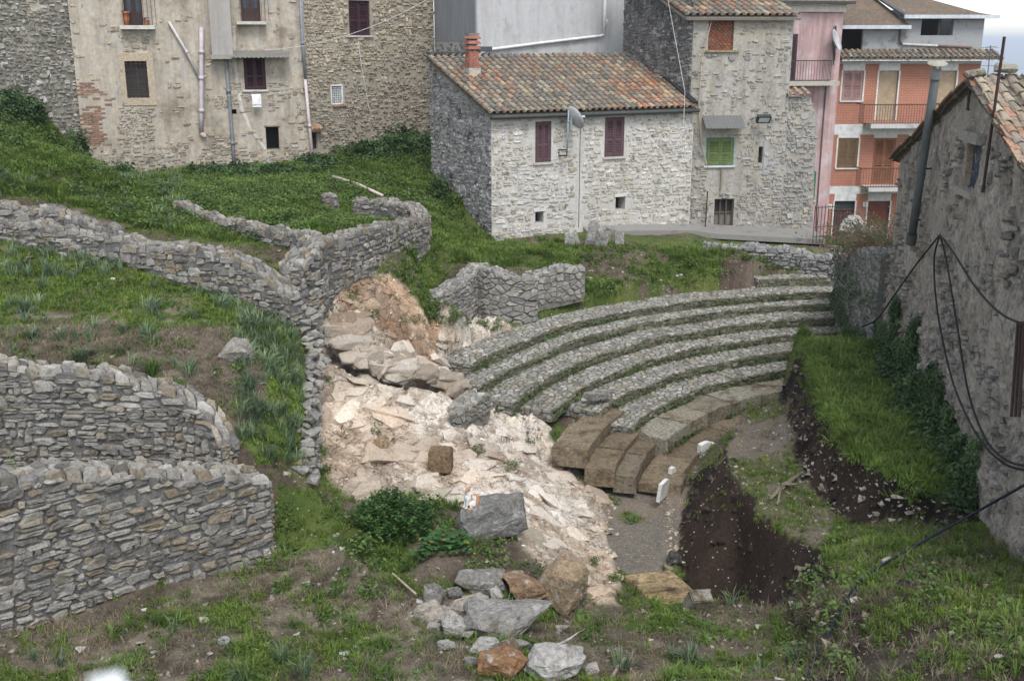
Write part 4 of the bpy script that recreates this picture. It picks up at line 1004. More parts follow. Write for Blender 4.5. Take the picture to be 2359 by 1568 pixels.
# ------------------------------------------------------------------ plastered house, upper left
LA = Yp(190, 330, 36.0); LB = Yp(714, 330, 37.8); LF = Fr(LA, LB)
def plastered_house():
    fr = LF; root = thing('plastered_house', 'tall old house with peeling beige plaster at the upper left', 'house', fr(0, -5))
    gw = fr.rect(290, 141, 341, 226); w1 = fr.rect(283, -60, 326, 61); w2 = fr.rect(553, -60, 598, 51); w3 = fr.rect(562, 132, 612, 207); w4 = fr.rect(613, 292, 643, 346); w4 = w4 + (.8,)
    hole = fr.rect(533, 252, 545, 263) + (.3,)
    ops = [gw, w1, w2, w3, w4, hole]
    facade(root, fr, fr.W, -6, 4.5, ops, M['plaster'], (.44, .39, .32), .25, back=7)
    ch = fr.rect(482, -80, 530, 126); surround = fr.rect(277, 123, 357, 243)
    pat = [fr.rect(278, 243, 362, 430), fr.rect(278, 72, 345, 124)]
    def keep(u, z, r):
        X, Y = proj(fr(u, z)); n = mnoise.noise(Vector((u * 1.3, z * 1.3, 2))) + .5 * mnoise.noise(Vector((u * 4, z * 4, 7)))
        if X < 262 and 190 < Y < 335 and n > -.25 and Y > 190 + (X - 200) * 1.2: return False
        if any(p[0] < u < p[1] and p[2] < z < p[3] for p in pat): return True
        lim = 350 - 60 * n - (X > 470) * 30
        if Y > lim: return True
        if X > 480 and Y > 190: return n > .05 and r.random() < .8
        return r.random() < .05 + (n > .42) * .5
    stonework(root, fr, fr.W, -6, 1.6, .2, .105, [(.43, .385, .31), (.39, .35, .285), (.47, .43, .36), (.34, .305, .25), (.46, .395, .30), (.36, .28, .21)], .03, .014, [o[:4] for o in ops] + [surround, ch], keep, 'stone', 41)
    # exposed bricks at the left corner
    rnd = random.Random(3); acc = Acc(); z = fr.pix(230, 335)[1]; zt = fr.pix(230, 190)[1]; j = 0
    while z < zt:
        u = -.02 + (j % 2) * .12
        while u < fr.pix(262, 300)[0]:
            X, Y = proj(fr(u, z)); n = mnoise.noise(Vector((u * 1.6, z * 1.6, 22)))
            if n + rnd.uniform(-.3, .3) > -.05 + (X - 200) * .008 and Y > 185 + (X - 195) * .9: fbox(acc, fr, u, u + .22, z, z + .052, -.03, rnd.uniform(.008, .03), vary([(.33, .19, .13), (.36, .22, .155), (.29, .18, .13)], rnd))
            u += .24
        z += .068; j += 1
    acc.build('brickwork', M['stone'], root, kind='stuff')
    # grille window in its stone surround
    acc = Acc(); su = surround
    for q in ((su[0], gw[0], su[2], su[3]), (gw[1], su[1], su[2], su[3]), (gw[0], gw[1], gw[3], su[3]), (gw[0], gw[1], su[2], gw[2])): fbox(acc, fr, *q, -.05, .035, (.46, .38, .28))
    win = acc.build('grille_window', M['stone'], root)
    a = Acc(); bars(a, fr, gw[0], gw[1], gw[2], gw[3], 5, 6, .03, .012); a.build('iron_grille', M['iron'], win)
    a = Acc(); a.add([fr(gw[0], gw[2], -.2), fr(gw[1], gw[2], -.2), fr(gw[1], gw[3], -.2), fr(gw[0], gw[3], -.2)], [(0, 1, 2, 3)], (.05, .048, .048))
    for k in (0, .5, 1): u = gw[0] + (gw[1] - gw[0]) * k; fbox(a, fr, u - .03, u + .03, gw[2], gw[3], -.2, -.16, (.09, .075, .065))
    a.build('window_frame', M['paint'], win)
    # the two upper windows with balcony rails
    for w, sl, rail, pane in ((w1, fr.rect(278, 59, 358, 68), fr.rect(283, -60, 357, 60), (.05, .03, .03)), (w2, fr.rect(545, 50, 613, 57), fr.rect(551, -60, 616, 50), (.06, .035, .03))):
        a = Acc(); m_ = (w[0] + w[1]) / 2
        a.add([fr(w[0], w[2], -.18), fr(w[1], w[2], -.18), fr(w[1], w[3], -.18), fr(w[0], w[3], -.18)], [(0, 1, 2, 3)], (.06, .075, .10))
        for q in ((w[0], w[0] + .07), (m_ - .06, m_ + .06), (w[1] - .07, w[1])): fbox(a, fr, *q, w[2], w[3], -.18, -.12, pane)
        for q in ((w[0] + .07, m_ - .06), (m_ + .06, w[1] - .07)): fbox(a, fr, *q, w[2], w[2] + .45, -.17, -.13, pane)
        win = a.build('balcony_door', M['paint'], root)
        a = Acc(); fbox(a, fr, *sl, -.05, .32, (.50, .475, .43)); a.build('balcony_slab', M['paint'], win)
        a = Acc()
        for k in range(9): u = rail[0] + (rail[1] - rail[0]) * k / 8; a.tube([fr(u, sl[3], .29), fr(u, rail[3], .29)], .008, 5)
        for k in (0, 1): u = rail[k]; a.tube([fr(u, sl[3] + .9, 0), fr(u, sl[3] + .9, .29)], .009, 5)
        a.tube([fr(rail[0], sl[3] + .9, .29), fr(rail[1], sl[3] + .9, .29)], .011, 5); a.build('railing', M['iron'], win)
    shutters(root, fr, w3, MAROON, n=-.11, sill=(.55, .53, .5))
    # dark opening low down
    a = Acc(); a.add([fr(w4[0], w4[2], -.8), fr(w4[1], w4[2], -.8), fr(w4[1], w4[3], -.8), fr(w4[0], w4[3], -.8)], [(0, 1, 2, 3)], (.03, .028, .026)); fbox(a, fr, w4[0] - .05, w4[1] + .05, w4[3], w4[3] + .05, -.3, .03, (.25, .2, .15)); a.build('cellar_opening', M['paint'], root)
    # flue breast on a ledge
    a = Acc(); fbox(a, fr, ch[0], ch[1], ch[2], 4.5, -.1, .42, (.34, .32, .30)); fbx = a.build('flue_breast', M['greyplaster'], root)
    a = Acc(); fbox(a, fr, ch[0] - .05, ch[1] + .03, ch[2] - .14, ch[2] - .003, -.1, .47, (.30, .28, .25)); a.build('ledge', M['concrete'], fbx)
    # corrugated canopy
    a = Acc(); c0 = fr.rect(532, 118, 665, 128); V = []; n = 26
    for i in range(n + 1):
        u = c0[0] + (c0[1] - c0[0]) * i / n; w = .018 * math.sin(i * math.pi); b = .015 * (1 if i % 2 else -1); V += [fr(u, c0[3] + .02 + b, 0), fr(u, c0[2] - .05 + b, .62), fr(u, c0[2] - .065 + b, .62), fr(u, c0[3] + .005 + b, 0)]
    a.add(V, [(i * 4 + k, i * 4 + 4 + k, i * 4 + 4 + (k + 1) % 4, i * 4 + (k + 1) % 4) for i in range(n) for k in range(4)], (.19, .185, .165)); a.build('canopy', M['concrete'], root)
    # white plaster seam
    a = Acc(); pts = [(538, 60), (540, 130), (548, 200), (556, 250), (580, 300), (612, 345)]
    for (x0, y0), (x1, y1) in zip(pts, pts[1:]):
        p, q = fr.pix(x0, y0), fr.pix(x1, y1); w = .055
        a.add([fr(p[0] - w, p[1], .012), fr(p[0] + w, p[1], .012), fr(q[0] + w, q[1], .012), fr(q[0] - w, q[1], .012)], [(0, 1, 2, 3)], (.60, .57, .52))
        a.add([fr(p[0] - w, p[1], -.01), fr(p[0] + w, p[1], -.01), fr(q[0] + w, q[1], -.01), fr(q[0] - w, q[1], -.01)], [(3, 2, 1, 0)], (.60, .57, .52))
    a.build('plaster_seam', M['plaster'], root)
    # pipes
    def pipe(pts, r, col, nm='drain_pipe', par=root, n=.1):
        a = Acc(); P = [fr(*fr.pix(x, y, n), n) for x, y in pts]; a.tube(P, r, 10, col)
        for p in P[1:-1]: a.tube([p + Vector((0, 0, .06)), p - Vector((0, 0, .06))], r * 1.25, 10, col)
        a.tube([P[0], P[0] + fr.n * -.12], r, 8, col); o = a.build(nm, M['paint'], par, smooth=True); return o
    PV = (.50, .45, .47)
    p = pipe([(464, 68), (464, 120), (464, 180), (464, 255), (463, 304)], .075, PV); pipe([(390, 52), (430, 120), (461, 183)], .045, (.48, .45, .45), 'branch_pipe', p)
    a = Acc(); e = fr(*fr.pix(463, 308, .1), .1); a.tube([e, e + Vector((.1, 0, -.06)), e + Vector((.1, 0, -.06)) + fr.n * -.2], .08, 8, (.5, .38, .33)); a.build('pipe_elbow', M['paint'], p)
    pipe([(520, 128), (527, 210), (536, 330), (541, 400)], .055, (.20, .215, .235))
    pipe([(690, -40), (697, 100), (704, 183)], .05, (.20, .22, .25)); pipe([(703, 183), (713, 290), (723, 400)], .055, (.52, .45, .45))
plastered_house()
def washing():
    fr = LF; a = Acc(); A = fr(*fr.pix(478, 220, .3), .3); B = fr(*fr.pix(700, 206, .3), .3)
    pts = [A.lerp(B, t / 12) + Vector((0, 0, -.28 * (t / 12) * (1 - t / 12))) for t in range(13)]; a.tube(pts, .007, 4, (.5, .48, .45))
    a.tube([A - fr.n * .3, A + fr.n * .05], .016, 5, (.06, .045, .04)); a.tube([B - fr.n * .3, B + fr.n * .05], .016, 5, (.06, .045, .04))
    tag(a.build('washing_line', M['paint']), 'washing line stretched across the plastered house', 'line')
    c = pts[6] + Vector((0, 0, -.005)); n = 6; V = []; F = []
    for s in (-1, 1):
        for j in range(7):
            for i in range(n + 1):
                u = -.15 + .3 * i / n; V.append(c + fr.u * u + Vector((0, 0, .01 - j * .07 * (1 if s < 0 else .8))) + fr.n * (s * .012 + .015 * math.sin(i * 1.7 + j * .6)))
    for l in range(2):
        for j in range(6):
            for i in range(n): b = l * 49 + j * 7 + i; F.append((b, b + 1, b + 8, b + 7))
    for i in range(n): F.append((i, i + 1, 49 + i + 1, 49 + i))
    a = Acc(); a.add(V, F, (.78, .78, .78)); tag(a.build('towel', M['paint'], smooth=True), 'small white cloth hung on the washing line', 'towel')
    for (X, Y, w, h, lab, rim) in ((292, 60, .2, .42, 'tall terracotta flower pot on the balcony slab', True), (338, 62, .17, .16, 'low terracotta pot with green plant on the balcony slab', False)):
        sl = fr.rect(278, 59, 358, 68); u = fr.pix(X, 60, .2)[0]; c = fr(u, sl[3] + .005, .17); t = thing('flower_pot', lab, 'flower pot', c, 'pots on the balcony'); a = Acc(); N = 14; V = []
        prof = [(.0, .0), (w * .36, 0), (w * .5, h * .5), (w * .5, h * .85), (w * .56, h * .86), (w * .56, h), (w * .46, h), (w * .44, h * .85), (0, h * .85)]
        for r_, z in prof:
            for k in range(N): q = 2 * math.pi * k / N; V.append((c.x + r_ * math.cos(q), c.y + r_ * math.sin(q), c.z + z))
        a.add(V, [(i * N + k, i * N + (k + 1) % N, i * N + N + (k + 1) % N, i * N + N + k) for i in range(len(prof) - 1) for k in range(N)], (.42, .15, .08)); a.build('pot', M['paint'], t, smooth=True)
        a = Acc(); rnd = random.Random(4)
        for _ in range(26):
            d = Vector((rnd.uniform(-1, 1), rnd.uniform(-1, 1), rnd.uniform(.3, 1.2))) * w * .5; p = c + Vector((0, 0, h * .9)) + d; s = Vector((rnd.uniform(-1, 1), rnd.uniform(-1, 1), .3)) * .035; q = s.cross(Vector((0, 0, 1)))
            a.add([p - s, p + q, p + s, p - q], [(0, 1, 2, 3)], (.05, .10, .03))
        a.build('plant', M['leaf'], t)
washing()

# ------------------------------------------------------------------ rubble wall left of it, stone house behind, grey house
def old_walls():
    WA = Yp(-60, 200, 33.2); WA = LA + (WA - LA) * 1.8; fr = Fr(WA, (LA.x - .02, LA.y + .05))
    root = thing('rubble_house', 'weathered rubble house wall at the far left edge above the green slope', 'house', fr(0, -4))
    facade(root, fr, fr.W, -5, 4.5, [], M['tower'], (.25, .235, .20), back=5, sides=False)
    a = Acc(); a.box(fr(fr.W / 2, -.25, -1.5), fr.W - .02, 2.9, 9.46, (.19, .18, .155), ax=(fr.u, fr.n, Vector((0, 0, 1)))); a.build('wall_body', M['darkstone'], root)
    stonework(root, fr, fr.W, -5, 1.6, .23, .14, [(.33, .31, .265), (.27, .255, .215), (.39, .37, .33), (.22, .205, .17), (.50, .48, .45)], .045, .024, (), None, 'stone', 42, rings=2)
    # stone house
    SA = Yp(712, 300, 37.9); SB = Yp(1004, 300, 42.0); fr = Fr(SA, SB)
    root = thing('stone_house', 'ochre rubble stone house between the plastered house and the grey house', 'house', fr(0, -4))
    w1 = fr.rect(804, 2, 853, 82); w2 = fr.rect(762, 195, 790, 241); w3 = fr.rect(719, 304, 733, 344)
    facade(root, fr, fr.W, -6, 4.5, [w1, w2, w3], M['tower'], (.35, .31, .245), .15, back=6)
    def up(u, z, r): return proj(fr(u, z))[1] < 195 + 40 * mnoise.noise(Vector((u, z, 3))) - (proj(fr(u, z))[0] - 715) * .35
    T = [(.47, .41, .31), (.51, .455, .36), (.43, .37, .28), (.38, .325, .245), (.54, .485, .395)]
    stonework(root, fr, fr.W, -6, 1.8, .2, .12, T, .04, .014, [w1, w2, w3], up, 'stone', 43)
    stonework(root, fr, fr.W, -6, 1.8, .19, .09, [(.38, .345, .285), (.33, .30, .25), (.44, .40, .335), (.47, .41, .315)], .04, .014, [w1, w2, w3], lambda u, z, r: not up(u, z, r) and r.random() < .72, 'darkstone', 44, name='lower_stonework')
    shutters(root, fr, w1, MAROON, n=-.08, sill=(.5, .5, .5))
    a = Acc(); u0, u1, v0, v1 = w2
    for q in ((u0, u0 + .04, v0, v1), (u1 - .05, u1, v0, v1), (u0, u1, v1 - .05, v1), (u0, u1, v0, v0 + .03)): fbox(a, fr, *q, -.05, .015, (.68, .68, .67))
    win = a.build('white_window', M['paint'], root); a = Acc(); a.add([fr(u0, v0, -.06), fr(u1, v0, -.06), fr(u1, v1, -.06), fr(u0, v1, -.06)], [(0, 1, 2, 3)], (.22, .24, .24)); bars(a, fr, u0, u1, v0, v1, 6, 9, -.03, .004); a.build('window_pane', M['paint'], win)
    a = Acc(); fbox(a, fr, u0 + .05, u1 + .1, v0 - .07, v0 - .02, -.02, .08, (.40, .2, .12)); a.build('brick_sill', M['paint'], win)
    a = Acc(); u0, u1, v0, v1 = w3; a.add([fr(u0, v0, -.12), fr(u1, v0, -.12), fr(u1, v1, -.12), fr(u0, v1, -.12)], [(0, 1, 2, 3)], (.05, .045, .04)); fbox(a, fr, u1 - .03, u1, v0, v1, -.1, 0, (.4, .36, .3)); win = a.build('small_window', M['paint'], root)
    a = Acc()
    for k in range(3): a.tube([fr(u0 - .08 + k * .17, v1 + .2, -.02), fr(u0 - .08 + k * .17, v1 + .08, .28)], .085, 8, [(.36, .2, .12), (.3, .18, .12), (.4, .25, .15)][k])
    a.build('tile_hood', M['tile'], win)
    a = Acc(); P = [fr(*fr.pix(x, y, .03), .03) for x, y in ((826, 95), (832, 150), (842, 205), (850, 250))]; a.tube(P, .022, 6, (.50, .48, .44)); a.build('conduit', M['paint'], root)
    # grey plastered house
    GA = Yp(1097, 120, 37.3); GB = Yp(1472, 120, 40.6); fr = Fr(GA, GB); f2 = Fr((SB.x + .03, SB.y - .1), GA)
    root = thing('grey_house', 'smooth light grey plastered house rising behind the white house roof', 'house', fr(0, -3))
    a = Acc(); V = [GA, GB, (SB.x, SB.y - .1, 0)]
    zs = (-5.0, 5.0); A, B, Cc = fr(0, 0), fr(fr.W, 0), f2(0, 0); D = Vector((B.x - 1, B.y + 6, 0)); E = Vector((Cc.x, Cc.y + 5, 0)); rg = [Cc, A, B, D, E]
    a.add([Vector((p.x, p.y, z)) for z in zs for p in rg], [(0, 1, 6, 5), (1, 2, 7, 6), (2, 3, 8, 7), (3, 4, 9, 8), (4, 0, 5, 9), (5, 6, 7, 8, 9)], (.45, .45, .455)); a.build('wall', M['greyplaster'], root)
    a = Acc(); q = f2.rect(996, -200, 1096, 96); fbox(a, f2, .02, f2.W - .0, q[2], 4.9, -.05, .012, (.275, .285, .305)); a.build('painted_shade', M['greyplaster'], root)  # left face turned from the light: its shade is put into this darker colour
    stonework(root, f2, f2.W, -5, f2.pix(1050, 100)[1], .2, .1, [(.30, .27, .22), (.26, .24, .2)], .03, .012, (), lambda u, z, r: r.random() < .6, 'tower', 46)
    a = Acc(); P = [fr(*fr.pix(x, y, .08), .08) for x, y in ((1394, -60), (1393, 30), (1391, 78))]; a.tube(P, .055, 10, (.72, .71, .68)); P2 = [fr(*fr.pix(x, y, .08), .08) for x, y in ((1391, 80), (1385, 83), (1250, 99), (1118, 116))]; a.tube(P2, .05, 10, (.72, .71, .68)); P3 = [fr(*fr.pix(x, y, .08), .08) for x, y in ((1392, 62), (1396, 52), (1398, 46))]; a.tube(P3, .045, 8, (.72, .71, .68)); a.build('white_pipe', M['paint'], root, smooth=True)
old_walls()
# ------------------------------------------------------------------ white stone house with the tiled roof
HA = Yp(1133, 557, 31.2); ANG = R(26)
HF_B = None
def white_house():
    A = Vector((HA.x, HA.y, 0)); ud = Vector((math.cos(ANG), math.sin(ANG), 0)); s = 6.95
    B = A + ud * s; bk = Vector((-math.sin(ANG), math.cos(ANG), 0)) * 4.6
    fr = Fr(A, B); sd = Fr(A + bk, A)
    root = thing('white_house', 'white limewashed stone house with a tiled roof, beside the tower house', 'house', (A.x, A.y, -5.8))
    ze = fr.pix(1137, 262)[1] - .02; zbk = Yp(1003, 140, (A + bk).y)[2]
    w1 = fr.rect(1233, 280, 1270, 374); w2 = fr.rect(1393, 270, 1438, 361); v1 = fr.rect(1233, 487, 1252, 513) + (.4,); v2 = fr.rect(1418, 453, 1440, 483) + (.4,)
    ops = [w1, w2, v1, v2]
    facade(root, fr, fr.W, -6.5, ze, ops, M['limewash'], (.51, .495, .465), .16, back=1, sides=False)
    # side, back and gable slopes
    a = Acc(); A0, A1, B0, B1 = A, A + bk, B, B + bk; V = lambda p, z: Vector((p.x, p.y, z))
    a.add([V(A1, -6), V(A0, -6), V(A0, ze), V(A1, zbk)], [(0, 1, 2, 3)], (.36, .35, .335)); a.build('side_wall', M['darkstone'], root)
    a = Acc(); a.add([V(B0, -6), V(B1, -6), V(B1, zbk), V(B0, ze)], [(0, 1, 2, 3)], (.5, .48, .45)); a.add([V(A1, -6), V(A1, zbk), V(B1, zbk), V(B1, -6)], [(0, 1, 2, 3)], (.5, .48, .45)); a.build('back_wall', M['limewash'], root)
    pal = [(.56, .52, .455), (.50, .46, .395), (.60, .57, .52), (.45, .40, .325), (.62, .595, .56), (.53, .475, .39)]
    crack = fr.pix(1335, 400)[0]
    stonework(root, fr, fr.W, -6.4, ze - .02, .25, .105, pal, .026, .018, [o[:4] for o in ops] + [(crack - .03, crack + .03, -9, 9)], None, 'stone', 51)
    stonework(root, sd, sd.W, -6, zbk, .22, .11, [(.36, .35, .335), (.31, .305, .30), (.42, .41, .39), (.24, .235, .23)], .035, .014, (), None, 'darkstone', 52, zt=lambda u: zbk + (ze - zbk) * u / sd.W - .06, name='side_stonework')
    a = Acc(); fbox(a, fr, crack - .012, crack + .012, -5.5, ze, -.02, .004, (.10, .08, .07)); a.build('joint_crack', M['stone'], root)
    for w in (w1, w2): shutters(root, fr, w, (.095, .055, .062), n=-.03, sill=(.45, .42, .37))
    for v in (v1, v2):
        a = Acc(); a.add([fr(v[0], v[2], -.4), fr(v[1], v[2], -.4), fr(v[1], v[3], -.4), fr(v[0], v[3], -.4)], [(0, 1, 2, 3)], (.03, .028, .026)); fbox(a, fr, v[0] - .06, v[1] + .06, v[3], v[3] + .1, -.1, .03, (.58, .56, .53)); a.build('vent_hole', M['paint'], root)
    # roof
    ov = .16; eA = V(A, ze + .02) - fr.n * -ov - ud * .1; eB = V(B, ze + .02) + fr.n * ov + ud * .02
    tD = V(A1, zbk + .12) - ud * .1; tC = Yp(1466, 122, (B1).y - .2); tC = Vector((tC.x, tC.y, zbk + .14))
    a = Acc(); dn = Vector((0, 0, .05)); slab(a, eA - dn, eB - dn, tC - dn, tD - dn, .06, (.22, .17, .12)); roof = a.build('roof', M['tile'], root)
    def pick(s_, t, r):
        X = s_; new = (X > .70 and t < .80 and (X - .70) * 3.2 + .15 * r.random() > .0 + t * .45 - .10) or (X < .26 and .25 < t < .75 and r.random() < .45 and X > .02)
        p = .05 + (.42 if new else 0)
        return vary(NEWT, r) if r.random() < p else vary(OLD, r)
    coppi(roof, eA, eB, tC, tD, 61, pick, 300)
    a = Acc(); g0 = eA + fr.n * .06 - Vector((0, 0, .09)); g1 = eB + fr.n * .06 - Vector((0, 0, .09)); pts = [g0.lerp(g1, k / 8) for k in range(9)]; a.tube(pts, .062, 10, (.055, .062, .06))
    for k in range(1, 8, 2): a.tube([pts[k] + Vector((0, 0, .05)), pts[k] - fr.n * .12], .012, 5, (.05, .055, .055))
    e = fr(*fr.pix(1350, 247, .16), .16); a.tube([e, e + Vector((0, 0, -.1)), fr(crack + .02, e.z - .32, .06), fr(crack + .01, e.z - .45, .05)], .04, 8, (.06, .06, .055)); a.build('gutter', M['paint'], root, smooth=True)
    # dark flashing along the tower and the grey house
    a = Acc(); p0 = eB + Vector((0, 0, .12)) - ud * .08; p1 = tC + Vector((0, 0, .12)) - ud * .05
    for k in range(8):
        q0 = p0.lerp(p1, k / 8); q1 = p0.lerp(p1, (k + .96) / 8); a.tube([q0, q1 + Vector((0, 0, .02))], .085, 6, (.028, .03, .034))
    q = tD + Vector((.15, .05, .08)); 
    for k in range(5): a.box(tD.lerp(tC, .03 + k * .045) + Vector((0, .02, .12)), .42, .22, .05, (.06, .066, .075), rot=ANG + .06)
    b_ = tD.lerp(tC, .26) + Vector((0, .05, .22)); a.box(b_, .42, .3, .16, (.07, .078, .088), rot=ANG); a.build('flashing', M['paint'], roof)
    # terracotta chimney
    c = fr(0, 0) + ud * .55; base = tD.lerp(eA, .34) + ud * .85; w = .32; a = Acc(); z = base.z - .1; rot = ANG
    a.box(base + Vector((0, 0, .02)), w * 1.25, w * 1.25, .34, (.50, .46, .42), rot); a.build('chimney_base', M['plaster'], root)
    a = Acc(); T = (.34, .13, .095); H = z + .1; a.box(Vector((base.x, base.y, H + .42)), w, w, .5, T, rot)
    for k in range(3):
        zz = H + .74 + k * .155; n = 4; a.box(Vector((base.x, base.y, zz)), w * .8, w * .8, .08, (.10, .05, .04), rot)
        r0, r1 = w * .66, w * .5; V_ = []
        for (rr, z_) in ((r0, zz + .0), (r0, zz + .03), (r1, zz + .10)):
            for k2 in range(4): q = rot + math.pi / 4 + k2 * math.pi / 2; V_.append((base.x + rr * 1.41 * math.cos(q), base.y + rr * 1.41 * math.sin(q), z_))
        a.add(V_, [(i * 4 + k2, i * 4 + (k2 + 1) % 4, i * 4 + 4 + (k2 + 1) % 4, i * 4 + 4 + k2) for i in range(2) for k2 in range(4)] + [(3, 2, 1, 0), (8, 9, 10, 11)], T)
    a.box(Vector((base.x, base.y, H + 1.19)), w * 1.1, w * 1.1, .05, (.22, .2, .17), rot); a.build('chimney', M['stone'], root)
    return fr
HF = white_house()
def dish(center, axis, r, name, label, mast=None, col=(.42, .42, .42)):
    root = thing(name, label, 'satellite dish', mast[0] if mast else center); axis = Vector(axis).normalized(); a_ = axis.orthogonal().normalized(); b_ = axis.cross(a_); acc = Acc(); V = []; N = 28
    for side in (0, 1):
        for k in range(6):
            q = r * k / 5; d = .16 * r * (k / 5) ** 2 * 2 - side * .012
            for i in range(N): t = 2 * math.pi * i / N; V.append(Vector(center) + (a_ * math.cos(t) + b_ * math.sin(t)) * q * (1 if k else .01) + axis * d)
    F = []
    for side in (0, 1):
        for k in range(5):
            for i in range(N): b = side * 6 * N + k * N; f = (b + i, b + (i + 1) % N, b + N + (i + 1) % N, b + N + i); F.append(f if not side else f[::-1])
    for i in range(N): F.append((5 * N + i, 5 * N + (i + 1) % N, 11 * N + (i + 1) % N, 11 * N + i))
    acc.add(V, F, col); acc.build('reflector', M['paint'], root, smooth=True)
    return root, a_, b_
def dish_white_house():
    fr = HF; c = fr(*fr.pix(1319, 275, .45), .45)
    m0 = fr(*fr.pix(1306, 352, .4), .4); m1 = fr(*fr.pix(1310, 255, .4), .4)
    ax = Vector((.76, .46, .45))
    root, a_, b_ = dish(c, ax, .36, 'satellite_dish', 'grey satellite dish on a mast on the white house wall', (m0,))
    acc = Acc(); acc.tube([m0, m1], .022, 8, (.30, .33, .36)); acc.build('mast', M['paint'], root, smooth=True)
    acc = Acc(); c2 = c - ax.normalized() * .05; acc.tube([m0.lerp(m1, .72), c2], .03, 6, (.22, .26, .28)); acc.box(c2 - Vector((0, 0, .06)), .05, .09, .28, (.22, .26, .28)); acc.build('dish_mount', M['paint'], root)
    e = c + ax.normalized() * .42 + Vector((0, 0, -.12)); acc = Acc(); acc.tube([c - Vector((0, 0, .34)) + ax.normalized() * .05, e], .009, 5, (.55, .55, .55)); acc.box(e, .1, .06, .06, (.6, .6, .6)); acc.build('receiver_arm', M['paint'], root)
    acc = Acc(); w = fr(*fr.pix(1287, 352, 0), 0); dz = Vector((0, 0, .14)); W0 = w + dz * .6; W1 = w - dz * .6
    for p, q in ((W0, m0 + dz * .6), (W1, m0 - dz * .6), (W0, W1), (m0 + dz * .6, m0 - dz * .6)): acc.tube([p, q], .02, 6, (.05, .028, .03))
    acc.tube([m0 - dz, fr(*fr.pix(1262, 372, .03), .03)], .007, 4, (.03, .03, .03)); acc.build('bracket', M['paint'], root)
dish_white_house()

